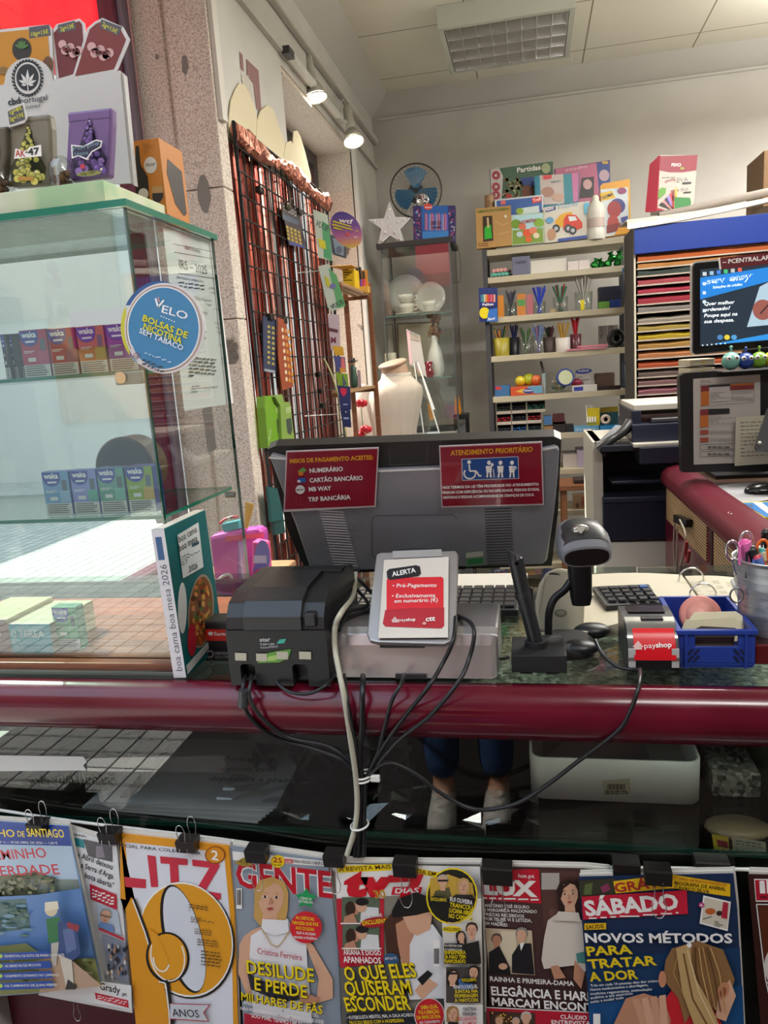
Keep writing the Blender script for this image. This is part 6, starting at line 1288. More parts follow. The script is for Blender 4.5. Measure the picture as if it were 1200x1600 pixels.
for i,(px,py) in enumerate(((405,296),(447,322),(466,330),(421,494),(442,500),(497,584),(500,610),(503,632))):
    c=P(px,py,'x',gx);o=thing('bulldog_clip',('black clip holding a card on the mesh, highest at the left','black and yellow clip above the grey scratch card','black clip above the right end of the grey scratch card','black clip above the dark blue strip','black clip above the orange strip','black clip with wire loops, top of three by the far mesh edge','black clip with wire loops, middle of three by the far mesh edge','black clip with wire loops, lowest of three by the far mesh edge')[i],'clip',c,'clips on the mesh panel')
    MB().box(c.x-.008,c.x+.012,c.y-.02,c.y+.02,c.z-.014,c.z+.008,M('#1b1a14' if i !=1 else '#3a3618',.4),.003).build('jaws',o);MB().tube([(c.x+.012,c.y-.008,c.z),(c.x+.026,c.y-.006,c.z+.022),(c.x+.026,c.y+.006,c.z+.022),(c.x+.012,c.y+.008,c.z)],.001,STEEL,5).build('wire_loop',o)
# column of card packs at the far edge of the mesh
cols=((512,490,532,548,'#b5a3ab','lilac pack with a dark letter M, topmost of the card column'),(519,540,538,556,'#c99a2a','mustard pack in the card column'),(521,556,541,582,'#4a4a7f','violet and pink pack in the card column'),(524,582,545,604,'#7a9a2a','lime pack in the card column'),(527,602,549,640,'#2a2f5f','navy pack with a red heart in the card column'),(531,636,549,668,'#1f2a55','dark navy pack low in the card column'))
for k,(x0,y0,x1,y1,c,lab) in enumerate(cols):
    b=MB();yy=2.98-.012*k;b.add(*slab([(x0,y0),(x1-2,y0+2),(x1,y1),(x0+5,y1-1)],P(x0,y0,'y',yy),(.35,-1,0),.004,M(c,.4)));A=Art(b,P(x0,y0,'y',yy)+Vector((0,-.0005,0)),(.35,-1,0),.0003)
    if k==0:A.text('M',(x0+5,y0+46),(x0+13,y0+46),9,'#6a1f3a',.08);A.rect(x0+2,y0+22,x0+16,y0+27,'#5a2a3a',3)
    if k==2:A.poly([(x0+12,y0+2),(x1-3,y0+4),(x1-1,y1-4),(x0+12,y1-6)],'#c86a6a');A.poly([(x0+10,y1-8),(x1-1,y1-6),(x1-1,y1),(x0+10,y1)],'#c98a3a')
    if k==3:A.poly([(x0+11,y0+2),(x0+18,y1-4),(x0+12,y1)],'#4a5a6a')
    if k==4:A.poly([(x0+4,y0+6),(x0+9,y0+4),(x0+15,y0+6),(x0+14,y0+13),(x0+10,y0+18),(x0+6,y0+13)],'#c2264a');A.rect(x0+9,y1-9,x0+16,y1-7,'#9aa0c8')
    if k==5:A.rect(x0+6,y0+16,x0+14,y0+19,'#8f9ac0')
    b.build('card_pack',label=lab,cat='card pack')
b=MB();b.tube([P(506,560,'y',3.02),P(520,590,'y',3.02),P(536,650,'y',3.02),P(552,760,'y',3.02),(P(552,760,'y',3.02).x+.005,3.03,.4),(P(552,760,'y',3.02).x+.005,3.03,.0)],.004,M('#b5b07a',.5),6);b.build('card_stand',label='narrow stand behind the column of card packs',cat='stand')
for i,(px,py,y) in enumerate(((494,336,3.07),(505,424,3.01),(540,648,2.93))):
    c=P(px,py,'y',y);b=MB();b.tube([(GX,y,c.z+.004),(c.x,y+.004,c.z+.004),(c.x+.004,y-.006,c.z+.012)],.002,WHT,6,False);b.build('wire_hook',label=('thin white wire hook holding the upright leaflet','thin white wire hook holding the tilted leaflet','thin white wire hook holding the navy card pack')[i],cat='hook')
# --- wooden rack by the window
wr_=thing('wooden_rack','open wooden shelf rack standing beyond the mesh panel','rack',(-.83,3.4,0))
for x,y in ((-.752,3.70),(-.87,3.70)):
    MB().box(x-.011,x+.011,y-.011,y+.011,0,P(576,442,'y',3.7).z,WOOD_DARK,.002).build('post',wr_)
for zz,nm in ((P(576,466,'y',3.70).z,'upper'),(P(586,610,'y',3.7).z,'lower')):
    b=MB()
    for x in (-.762,-.79,-.82):b.box(x-.010,x+.010,3.14,3.70,zz+.012,zz+.024,WOOD_OAK)
    for y in (3.15,3.69):b.box(-.83 if y<3.5 else-.885,-.752,y-.011,y+.011,zz-.004,zz+.012,WOOD_DARK)
    b.build('shelf',wr_)
zu2=P(576,466,'y',3.70).z+.0242;zl2=P(586,610,'y',3.7).z+.0242
yb_=thing('display_box','yellow cardboard counter box with an open flap on the wooden rack','display box',(-.85,3.5,zu2))
b=MB();a,c,z0,z1=fbox(b,535,553,410,441,3.45,.10,M('#d9b51c',.5));b.v=[Vector((p.x,p.y,p.z-z0+zu2)) for p in b.v];b.build('box',yb_);dz=zu2-z0
b=MB();A=Art(b,(0,3.4495,0),(0,-1,0),.0003);A.greek(537,420,551,440,5,'#3a3416',.4,3);b.build('print',yb_)
b=MB();b.add([(a,3.45,z1+dz),(c+.02,3.44,z1+dz),(c+.01,3.36,z1+dz+.005),(a-.04,3.36,z1+dz+.01),(a,3.452,z1+dz+.002),(c+.02,3.442,z1+dz+.002),(c+.01,3.362,z1+dz+.007),(a-.04,3.362,z1+dz+.012)],[(0,1,2,3),(7,6,5,4),(0,4,5,1),(1,5,6,2),(2,6,7,3),(3,7,4,0)],M('#c98f1c',.6));b.build('flap',yb_)
pd_=thing('marker_box','orange card box holding three markers on the wooden rack','marker box',(-.79,3.6,zu2))
b=MB();a,c,z0,z1=fbox(b,553,574,412,446,3.62,.006,M('#cf8a2a',.5));fbox(b,553,574,437,447,3.57,.05,M('#c9a04a',.5));b.v=[Vector((p.x,p.y,p.z-z0+zu2)) for p in b.v];b.build('box',pd_)
for i,cc in enumerate(('#3a5a9a','#6a3aa0','#c02a5a')):
    p=P(559+5*i,440,'y',3.6);MB().cyl((p.x,3.6,zu2+.004),(p.x,3.6,zu2+.055),.006,M(cc,.4),10).cyl((p.x,3.6,zu2+.055),(p.x,3.6,zu2+.11-.02*(i==2)),.006,BLK,10).build('marker',pd_)
bo=MB();bo.add(*slab([(512,366),(541,372),(541,404),(521,398),(514,390)],P(520,390,'y',3.60),(0,-1,0),.006,M('#4a5560',.4)));A=Art(bo,P(520,390,'y',3.599),(0,-1,0),.0003);A.poly([(520,372),(537,375),(537,400),(524,396)],'#7f98ac');A.ell(530,390,5,6,'#5f6f86');bo.build('picture_board',label='small dark framed picture behind the oval purple sign',cat='picture')
# --- oval sign
wt=thing('oval_sign','oval purple to orange sign with white lettering','sign',P(541,387,'y',3.35))
def _grad(t,b,tc):
    s=t.nodes.new('ShaderNodeSeparateXYZ');t.links.new(tc.outputs['Generated'],s.inputs[0]);t.links.new(ramp(t,s.outputs['Z'],[(0,'c9b048'),(.14,'c98a6a'),(.35,'a8628f'),(.6,'6f4f95'),(1,'4a4288')]),b.inputs['Base Color'])
b=MB();b.add(*slab([(541+24.5*math.cos(math.radians(a))+3.5*math.sin(math.radians(a)),359+28*math.sin(math.radians(a))+5*math.cos(math.radians(a))) for a in range(0,360,10)],(0,3.35,0),(0,-1,0),.003,nodes_mat('purple_fade',_grad,.4)));b.build('disc',wt)
b=MB();A=Art(b,(0,3.3495,0),(0,-1,0),.0003);A.text('wtf',(529,347),(551,350),7,WT,.03);A.poly([(520,344),(549,353),(549,355),(520,347)],'#c9b83a');A.poly([(519,349),(551,358),(551,360),(519,352)],'#c9b83a');A.poly([(521,354),(535,358),(535,360),(521,357)],'#c9b83a');A.ell(543,366,3,2,'#d84a3a');A.rect(555,360,560,361.4,'#c9b83a');A.rect(553,370,558,371.2,WT);b.build('print',wt)
MB().tube([(GX+.01,3.3,P(507,343,'y',3.3).z),P(520,352,'y',3.35)+Vector((0,.006,0))],.002,M('#6a5a3a'),6).build('stick',wt)
# --- figurine and roses
fg=thing('figurine','small dark doll with a wide black hat on the lower rack shelf','figurine',(-.83,3.6,zl2))
fy=3.5;c=P(553,590,'y',fy);cx=c.x;s=fy*1.05/FPX
b=MB();b.lathe([(.004*1,0),(9*s*.6,.004),(8*s*.7,.05),(4*s,.075),(5*s,.09),(2.4*s,.103)],M('#3f5a4a',.5),16,T(cx,fy,zl2));b.build('coat',fg)
MB().ball((cx,fy,zl2+.115),.013,M('#c9a890',.5),14).build('face',fg);MB().lathe([(.024,.120),(.026,.123),(.012,.126),(.011,.136),(.0005,.138)],BLK,20,T(cx,fy,zl2)).build('hat',fg);MB().box(cx+.02,cx+.034,fy-.01,fy,zl2,zl2+.08,M('#a88f98',.6),.002).build('scarf',fg)
for k,(px,py) in enumerate(((560,680),(571,671),(564,630))):
    c=P(px,py,'y',3.8);b=MB();R_=random.Random(k)
    for i in range(9):a=i*2.4;r=.004+.0014*i;b.ball((c.x+1.4*r*math.cos(a),c.y+1.4*r*math.sin(a),c.z+.006*math.cos(i)),(.014,.014,.017),M('#c0142a',.5),8)
    o=thing('rose',('red rose at the foot of the wooden rack, lower of two','red rose beside the white sleeve, upper of two','single red rose half hidden behind the white sleeve')[k],'rose',c);b.build('bloom',o);MB().cyl((c.x,c.y,c.z-.16),(c.x,c.y,c.z-.008),.002,M('#3f7a3a'),6).build('stem',o)
bx_=MB();bx_.box(-.92,-.68,3.73,3.86,0,P(560,692,'y',3.6).z-.12,M('#8a6a4a',.6),.004).build('side_cabinet',label='low brown cabinet under the roses by the window',cat='cabinet')
# ================================================================== back wall: glass cabinet, shirt bust, stationery shelves
DY=4.4;dx0,dx1=P(592,390,'y',DY).x,P(703,383,'y',DY).x;dzt=P(648,384,'y',DY).z
DBK=M('#2e2e30',.45);FRM=M('#6f7577',.3,.8)
dt=thing('glass_cabinet','narrow glass cabinet with a black top holding china','cabinet',((dx0+dx1)/2,DY+.18,0))
MB().box(dx0-.012,dx1+.012,DY-.012,DY+.372,dzt,dzt+.03,DBK,.002).build('top',dt);MB().box(dx0-.012,dx1+.012,DY-.012,DY+.372,0,.06,DBK,.002).build('base',dt)
for x in (dx0,dx1-.009):
    for y in (DY,DY+.351):MB().box(x,x+.009,y,y+.009,.06,dzt,FRM).build('upright',dt)
MB().box(dx0+.009,dx1-.009,DY+.002,DY+.006,.06,dzt,GLASS).build('front_pane',dt)
for x in (dx0+.001,dx1-.005):MB().box(x,x+.004,DY+.009,DY+.351,.06,dzt,GLASS).build('side_pane',dt)
dsh=[P(648,491,'y',DY).z,P(655,591,'y',DY).z,P(660,700,'y',DY).z]
for z in dsh:pane(MB(),dx0+.006,dx1-.006,DY+.012,DY+.35,z-.006,z,GLASS,M('#5f7a74',.2)).build('shelf',dt)
c=P(645,398,'y',DY+.15);MB().cyl((c.x,c.y,dzt-.03),(c.x,c.y,dzt),.018,STEEL,16).build('light_fitting',dt)
b=MB();b.tube([(dx1+.02,DY+.3,dzt+.02),(dx1+.03,DY+.3,dzt-.1),(dx1+.015,DY+.3,dzt-.19),(dx1-.02,DY+.36,dzt-.15)],.003,M('#a8a498'),6);b.build('power_cord',label='grey cord hanging beside the glass cabinet',cat='cord')
ztop=dzt+.0302
# star
sy=DY+.03;pts=[(608,315),(617,339),(643,340),(625,358),(633,382),(610,368),(590,385),(596,357),(575,343),(600,341)]
sl=thing('star_lamp','white star-shaped marquee lamp on top of the glass cabinet','lamp',P(609,384,'y',sy));b=MB();q,f,m=slab(pts,(0,sy,0),(0,-1,0),.03,M('#e6e6e8',.45));b.add(q,f,m);b.build('body',sl)
b=MB();A=Art(b,(0,sy-.0004,0),(0,-1,0),.0003);A.poly([(608+(x-608)*.86,352+(y-352)*.86) for x,y in pts],'#d4d4d8');b.build('face',sl)
for px,py in ((608,327),(608,340),(608,353),(585,345),(596,348),(633,344),(622,347),(602,363),(596,376),(617,363),(625,374)):c=P(px,py,'y',sy);MB().ball((c.x,sy-.004,c.z),.0085,M('#e6e4dc',.3),12).build('bulb',sl)
# fan
fn=thing('fan','old table fan with three blue blades and a wire cage','fan',P(650,385,'y',4.62))
fc=P(650,298,'y',4.58);fr_=37.5*4.62/FPX;X=Matrix.Translation(fc)@R(90,'X')@R(8,'Y')
b=MB();
for k in range(36):
    a=2*math.pi*k/36;b.tube([X@Vector((.03*math.cos(a),.03*math.sin(a),.065)),X@Vector((fr_*.6*math.cos(a+.15),fr_*.6*math.sin(a+.15),.055)),X@Vector((fr_*math.cos(a+.2),fr_*math.sin(a+.2),.0))],.0011,M('#8f8a80',.3,.8),4,True,False,4)
    b.tube([X@Vector((.03*math.cos(a),.03*math.sin(a),-.05)),X@Vector((fr_*math.cos(a),fr_*math.sin(a),.0))],.0011,M('#8f8a80',.3,.8),4,False)
b.build('cage_wires',fn)
MB().tube([X@Vector((fr_*math.cos(a),fr_*math.sin(a),0)) for a in [2*math.pi*k/32 for k in range(32)]],.0045,M('#4a4640',.35,.7),8,True,True).build('cage_rim',fn)
for k in range(3):
    b=MB();a0=math.radians(88+120*k);q=[]
    for i in range(17):
        t=i/16;u=-.62+1.24*t;rr=fr_*.86*(1-.45*abs(u)**3.0);q.append((rr*math.cos(a0+u),rr*math.sin(a0+u),.012*u/.6+.01))
    q=[(.02*math.cos(a0-.8),.02*math.sin(a0-.8),0)]+q+[(.02*math.cos(a0+.8),.02*math.sin(a0+.8),.012)]
    n=len(q);b.add(q+[(x,y,z-.003) for x,y,z in q],[list(range(n)),list(range(2*n-1,n-1,-1))]+[(i,n+i,n+(i+1)%n,(i+1)%n) for i in range(n)],M('#2a6a94',.35),False,X);b.build('blade',fn)
X2=Matrix.Translation(P(660,313,'y',4.505))@R(90,'X');MB().lathe([(.034,-.02),(.038,.0),(.034,.006),(.028,.004),(.010,-.002),(.0004,-.002)],M('#c9c9c9',.08,1),28,X2).build('chrome_cap',fn);MB().cyl(X@Vector((0,0,-.13)),X@Vector((0,0,.0)),.045,M('#2b2b2c',.4),20).build('motor',fn)
MB().cyl((fc.x,4.66,ztop+.004),(fc.x,4.66,fc.z-.02),.012,M('#3a3a3a',.4),12).lathe([(.075,0),(.07,.012),(.02,.03)],M('#3a3a3a',.4),24,T(fc.x,4.66,ztop)).build('foot',fn)
# felt pen gift box
fb=thing('pen_gift_set','blue and purple felt pen gift box on top of the glass cabinet','box',P(678,379,'y',DY+.02))
b=MB();b.add(*slab([(645,322),(711,321),(711,377),(646,379)],(0,DY+.02,0),(0,-1,0),.06,M('#3a2f6a',.35)));b.build('carton',fb)
b=MB();A=Art(b,(0,DY+.0196,0),(0,-1,0),.0003);A.poly([(658,322),(700,321),(701,372),(660,373)],'#1f5fae');A.poly([(660,362),(700,361),(701,372),(660,373)],'#3a86cf');A.poly([(660,374),(702,373),(702,376),(660,377)],'#c83a4a');A.ell(669,323,7,5,'#d8473a')
for i in range(18):A.rect(664+2*i,332+(i*7%5),665.2+2*i,360,('#c96a4a','#d88aae','#8f5ac0','#5f9ad8','#c9b0d8')[i%5]);A.k-=1
A.up();A.text('DEEP SEA',(673,352),(690,351),6,'#1a1a2a',.05);A.text('PARADISE',(674,358),(689,357),4,'#1a1a2a',.05);A.text('maped',(664,325),(675,325),3,WT,.03)
R_=random.Random(6)
for i in range(70):
    x=R_.choice([R_.uniform(647,657),R_.uniform(702,710)]);A.ell(x,R_.uniform(324,375),1.5,1.6,R_.choice(['#8f3a6a','#5f86b8','#b8b8d0','#3a5a9a','#c04a6a']),n=6);A.k-=1
b.build('print',fb)
# china
def plate(lab,px,py,rx_,ry,y,s0,art):
    c=P(px,py,'y',y);o=thing('plate',lab,'plate',c);sc=y*1.04/FPX;X=Matrix.Translation(c)@R(78,'X')@Matrix.Diagonal((rx_*sc,ry*sc,1,1))
    MB().lathe([(.62,0),(.66,.001),(1.0,.014),(1.0,.017),(.64,.004),(.0005,.003)],M('#dedad2',.2),40,X).build('dish',o)
    b=MB();A=Art(b,(0,y-.022,0),(0,-1,.1),.0003,.3);art(A);b.build('decoration',o)
def art_a(A):
    for x,y in ((619,458),(622,462),(616,463),(618,468),(624,456)):A.ell(x,y,3,2.4,'#6f7568')
    A.ring(634,464,27,27,1,'#8a6f5c',0,30,190,330)
def art_b(A):A.ell(668,458,5,4,'#a89468');A.ell(673,453,3,3,'#8f8258');A.ring(672,465,22,22,1,'#a8946a')
zs=dsh[0]
plate('large patterned plate standing at the left in the glass cabinet',634,461,28,29,DY+.27,zs,art_a);plate('smaller round plate standing at the right in the glass cabinet',672,466,23,23,DY+.24,zs,art_b)
CH=M('#d3d0c6',.25)
def cup(lab,px,z,y,r,h):
    x=P(px,470,'y',y).x;o=thing('teacup',lab,'cup',(x,y,z));MB().lathe([(r*.55,0),(r*.75,h*.25),(r*.9,h*.6),(r,h),(r*.95,h),(r*.82,h*.6),(r*.5,h*.15),(.0005,h*.1)],CH,24,T(x,y,z)).build('bowl',o)
    MB().tube([(x+r*.9,y,z+h*.75),(x+r*1.35,y,z+h*.8),(x+r*1.35,y,z+h*.45),(x+r*.8,y,z+h*.3)],.0035,CH,8).build('handle',o)
    b=MB();[b.ball((x-r*.3+r*.28*i,y-r*.86+abs(i-1)*.003,z+h*.5),(.004,.001,.003),M('#8f9a6a' if i%2 else '#b98a8a'),6) for i in range(3)];b.build('flowers',o)
def saucer(lab,px,z,y,r):x=P(px,488,'y',y).x;MB().lathe([(r*.5,0),(r,.012),(r,.015),(r*.5,.004),(.0005,.004)],CH,28,T(x,y,z)).build('saucer',label=lab,cat='saucer')
saucer('white saucer under the two stacked teacups',637,zs+.0002,DY+.10,.075);saucer('white saucer under the single teacup',673,zs+.0002,DY+.08,.06)
cup('lower of two stacked white teacups in the cabinet',635,zs+.016,DY+.10,.046,.052);cup('upper of two stacked white teacups in the cabinet',634,zs+.069,DY+.10,.048,.052);cup('single white teacup at the right in the cabinet',671,zs+.016,DY+.08,.042,.055)
b=MB();b.add(*slab([(600,440),(607,446),(613,492),(603,495)],P(604,490,'y',DY+.12),(.5,-1,0),.008,M('#8f6f62',.5)));b.build('book',label='brown book standing at the left end of the china shelf',cat='book')
zs=dsh[1]
b=MB();b.add(*slab([(621,506),(684,503),(688,588),(624,590)],(0,DY+.25,0),(0,-1,.06),.012,M('#d3c5ae',.7)));A=Art(b,(0,DY+.2494,0),(0,-1,.06),.0004);A.line([(621,506),(684,503),(688,588),(624,590),(621,506)],2,'#6f6552');b.build('picture',label='beige framed picture behind the white vase in the cabinet',cat='picture')
vx=P(682,588,'y',DY+.13).x;vs2=thing('vase','tall white bottle vase with dried leaves in the cabinet','vase',(vx,DY+.13,zs));sc=4.7/FPX
MB().lathe([(9*sc,0.0002),(12*sc,.03),(12.4*sc,.08),(10*sc,.14),(5.5*sc,.19),(4.2*sc,.215),(4.6*sc,.24),(3.6*sc,.24),(3.4*sc,.2)],M('#d8d4cd',.3),28,T(vx,DY+.13,zs)).build('body',vs2)
b=MB();R_=random.Random(14)
for i in range(38):
    a=R_.uniform(0,6.28);r=R_.uniform(.0,.045);z=zs+.24+R_.uniform(.0,.125)-r*.3;X=T(vx+r*math.cos(a),DY+.13+r*math.sin(a)*.6,z)@R(R_.uniform(-60,60),'Z')@R(R_.uniform(55,115),'X')@R(R_.uniform(0,180),'Z');b.prism([(-.022,0),(0,.013),(.024,0),(0,-.013)],-.0008,.0008,M(R_.choice(['#7a5238','#94664a','#6a4a34','#a87a52']),.8),X)
b.build('dried_leaves',vs2)
rx_=P(671,588,'y',DY+.06).x;MB().lathe([(.022,0.0002),(.027,.02),(.024,.045),(.017,.06),(.026,.09),(.024,.09),(.014,.06)],M('#8f1428',.15,0,1),24,T(rx_,DY+.06,zs)).build('small_vase',label='small glossy red vase in front of the white one',cat='vase')
cx_=P(611,568,'y',DY+.12).x;MB().lathe([(.035,0.0002),(.035,.155),(.032,.158),(.0005,.154)],M('#cfc8b2',.5),24,T(cx_,DY+.12,zs)).build('candle',label='thick cream candle at the left in the cabinet',cat='candle')
# pile of magazines low in the cabinet
for i,(c,w) in enumerate((('#2a2c30',0),('#c9c5bc',.02),('#1f2733',-.01),('#b9b3a8',.01),('#3a3a3e',.0))):
    MB().box(dx0+.12+w,dx1-.03+w,DY+.05,DY+.28,dsh[2]+.0002+.022*i,dsh[2]+.0205+.022*i,M(c,.5),.002).build('magazine_bundle',label=('lowest dark bundle of magazines low in the cabinet','pale bundle, second from the bottom low in the cabinet','dark blue bundle in the middle of the pile in the cabinet','pale bundle near the top of the pile in the cabinet','grey bundle on top of the pile in the cabinet')[i],cat='magazines')
# --- shirt bust
SHT=nodes_mat('white_cotton',lambda t,b,tc:(b.inputs['Base Color'].__setattr__('default_value',lin('bdb3a6')),bump(t,b,tex(t,tc,'Noise',9,(1,1,.3),Detail=2,Distortion=.6).outputs['Fac'],.5,.02)),.85)
by=4.0;bs=thing('shirt_bust','headless display bust wearing a thin white shirt','bust',P(607,690,'y',by));sc=by*1.05/FPX
def bring(px,py,hw,d,n=28):
    c=P(px,py,'y',by);return [(c.x+hw*sc*math.copysign(abs(math.cos(a))**.8,math.cos(a)),by+d*math.sin(a),c.z) for a in [2*math.pi*k/n for k in range(n)]]
b=MB();prof_=[(611,760,34,.10),(611,720,35,.10),(611,695,36,.10),(611,670,38,.105),(612,648,41,.11),(614,628,43,.112),(617,614,42,.108),(619,605,38,.1),(620,598,31,.085),(620,592,25,.07),(619,587,22,.06)]
rg=[bring(*p,44) for p in prof_]
for k,r in enumerate(rg):
    a=max(0,1-k/7)*.012;c=sum((Vector(p) for p in r),Vector())/44
    rg[k]=[Vector(p)+(Vector(p)-c).normalized()*a*math.sin(i*1.9+k*.35)*(1+.5*math.sin(i*.7)) for i,p in enumerate(r)]
b.loft(rg,SHT,True,True);b.build('shirt',bs)
MB().loft([bring(619,589,23,.062),bring(619,583,22,.06),bring(619,583,20,.054)],SHT,False,True).build('collar',bs)
s0,s1,s2,s3=P(574,604,'y',by),P(566,632,'y',by-.03),P(567,660,'y',by-.06),P(584,692,'y',by-.05)
b=MB();b.tube([s0,s1,s2,s3,P(590,720,'y',by-.04)],lambda t:.045+.008*math.sin(3*t),SHT,14);b.build('sleeve',bs)
b=MB();b.loft([bring(618,590,20.5,.054),bring(617,580,19.5,.052),bring(615,571,20,.052)],M('#c9a58a',.6));b.build('neck',bs)
b=MB();c=P(614,570,'y',by);b.lathe([(21.5*sc,0),(22*sc,.008),(20*sc,.014),(.0005,.012)],M('#8f7360',.6),28,Matrix.Translation(c)@R(-9,'Y')@R(12,'X'));b.build('neck_cap',bs)
b=MB();b.cyl((P(611,700,'y',by).x,by,0),(P(611,700,'y',by).x,by,P(611,750,'y',by).z),.02,STEEL,14).lathe([(.14,0),(.13,.02),(.03,.03)],STEEL,24,T(P(611,700,'y',by).x,by,0));b.build('stand',bs)
# --- clear brochure holder and spiral card
ah=thing('brochure_holder','tall clear acrylic brochure holder leaning beside the bust','brochure holder',P(675,690,'y',4.12))
b=MB();q=slab([(646,566),(652,564),(690,688),(663,692)],P(665,690,'y',4.12),(0,-1,.3),.008,PLASTIC);b.add(*q);b.build('holder',ah)
b=MB();b.add(*slab([(651,565),(654,567),(680,640),(676,640)],P(665,690,'y',4.1),(0,-1,.3),.006,M('#d8dcd8',.2)));b.add(*slab([(646,566),(648,566),(665,691),(663,692)],P(665,690,'y',4.1),(0,-1,.3),.004,M('#c5cac6',.2))).add(*slab([(652,566),(654,566),(691,688),(689,689)],P(665,690,'y',4.1),(0,-1,.3),.004,M('#c5cac6',.2)));b.build('edge',ah)
b=MB();b.add(*slab([(667,628),(672,634),(680,655),(671,657)],P(665,690,'y',4.14),(0,-1,.3),.004,M('#d8922a',.5)));b.build('orange_leaflet',label='orange leaflet inside the clear brochure holder',cat='leaflet')
sp=thing('spiral_card','white spiral-bound card pad leaning before the cabinet','card pad',P(655,590,'y',4.2))
b=MB();b.add(*slab([(635,514),(656,524),(667,590),(644,572),(640,570)],P(650,580,'y',4.25),(.4,-1,.2),.006,M('#a8a29c',.5)));b.build('pad',sp)
b=MB();A=Art(b,P(650,580,'y',4.2485),(.4,-1,.2),.0004);A.poly([(635,515),(640,518),(644,570),(640,568)],'#c8a0a4');A.poly([(640,519),(656,526),(657,534),(641,530)],'#8f8272');[A.line([(638+3*i,513+1.6*i),(637+3*i,519+1.6*i)],.8,'#3a3a3a') for i in range(6)];b.build('print',sp)
# --- black stool with orange cone
yb3=4.45;ks=thing('black_stand','small black stand between the cabinet and the shelves','stand',P(714,690,'y',yb3));x0,x1=P(709,670,'y',yb3).x,P(731,670,'y',yb3).x;zt3=P(714,648,'y',yb3).z
MB().box(x0,x1,yb3,yb3+.16,zt3-.03,zt3,BLK,.003).build('top',ks)
for x in (x0+.002,x1-.014):
    for y in (yb3+.002,yb3+.146):MB().box(x,x+.012,y,y+.012,0,zt3-.03,BLK).build('leg',ks)
MB().box(x0+.02,x1-.02,yb3+.05,yb3+.1,.0,zt3-.06,M('#8f9298',.4)).build('panel',ks)
c=P(716,648,'y',yb3+.06);MB().lathe([(.018,0),(.02,.03),(.015,.08),(.008,.11),(.0005,.113)],M('#d8861c',.4),20,T(c.x,yb3+.06,zt3+.0002)).build('orange_cone',label='orange cone standing on the small black stand',cat='cone')

# ------------------------------------------------------------------ stationery shelf unit
SY=4.4;sx0,sx1=P(766,500,'y',SY).x,P(976,480,'y',SY).x;SD=.30
SHC=M('#b3aa92',.5);POST=M('#3a3b3e',.5)
su=thing('shelf_unit','grey steel shelf unit with cream shelves full of stationery','shelf unit',((sx0+sx1)/2,SY+SD/2,0))
tops=[(870,384),(870,428),(870,492),(870,554),(870,618.5),(870,681)]
SZ=[P(x,y-4,'y',SY).z for x,y in tops]
SZ+=[P(900,732,'y',SY).z,P(900,797,'y',SY).z,.16]
for z in SZ:MB().box(sx0-.004,sx1+.004,SY,SY+SD,z-.032,z,SHC,.002).build('shelf',su)
for x in (sx0-.03,sx1+.004):
    for y in (SY+.001,SY+SD-.026):MB().box(x,x+.026,y,y+.026,0,SZ[0]+.006,POST).build('post',su)
# goods on the shelves
def good(name,lab,cat,x0,x1,yt,yb,row,dy,d,col,art=None,grp=None,bev=0,rough=.45):
    y=SY+dy;a=P(x0,(yt+yb)/2,'y',y).x;c=P(x1,(yt+yb)/2,'y',y).x;xm=(x0+x1)/2;h=P(xm,yt,'y',y).z-P(xm,yb,'y',y).z;z0=SZ[row]+.0003
    b=MB();b.box(a,c,y,y+d,z0,z0+h,M(col,rough) if isinstance(col,str) else col,bev)
    if art:
        A=Art(b,(0,y-.0005,0),(0,-1,0),.0004,rough);art(A)
    return b.build(name,label=lab,cat=cat,group=grp)
def leanbox(name,lab,cat,q,y,d,col,art,rough=.4):
    b=MB();b.add(*slab(q,(0,y,0),(0,-1,0),d,M(col,rough)));A=Art(b,(0,y-.0005,0),(0,-1,0),.0004,rough);art(A);return b.build(name,label=lab,cat=cat)
# top row, back
def g1(A):
    A.poly([(786,262),(864,252),(864,310),(786,312)],'#4a6a55');A.poly([(766,265),(780,262),(786,275),(784,312),(768,312)],'#c9c5c2')
    for y,s in ((274,'6'),(292,'30'),(305,'2')):A.ell(775,y,6.5,7,'#b04a55');A.ell(775,y,4,4.6,'#8f2f3c');A.text(s,(772.5,y+2.4),(777.5,y+2),5,WT,.04)
    R_=random.Random(1)
    for i in range(60):A.ell(R_.uniform(788,838),R_.uniform(280,308),3,3,R_.choice(['#8f9a6a','#b5a27a','#6f8a5a','#a8b08a','#7a6a4a']),n=7);A.k-=1
    A.up();A.poly([(812,278),(836,276),(838,292),(818,290)],'#2f4a8a');A.text('Partidas',(808,270),(845,265),8,WT,.05);A.ell(853,263,7,8,'#a8b08a');A.ell(824,300,9,11,'#7a4a34');A.ell(795,306,5,4,'#b03a3a')
leanbox('board_game','green board game box with red discs, back left on the shelf unit','board game',[(765,265),(864,252),(864,330),(768,338)],SY+.22,.05,'#3f5f4c',g1)
def g2(A):
    A.poly([(868,264),(932,255),(938,320),(872,322)],'#b86a88');A.poly([(932,255),(952,251),(954,312),(938,316)],'#2f4a8f');A.text('studio',(884,268),(918,262),5,'#d8b0c0',.02);A.poly([(909,278),(928,276),(928,308),(905,310)],'#3a3438');A.ell(918,288,7,8,'#c9a0a0');A.ell(944,274,8,9,'#b8a0b0');A.rect(941,252,950,256,'#c9a84a')
leanbox('craft_box','pink and blue craft box, back right on the shelf unit','craft box',[(866,264),(953,250),(954,326),(870,330)],SY+.20,.05,'#7a3f6a',g2)
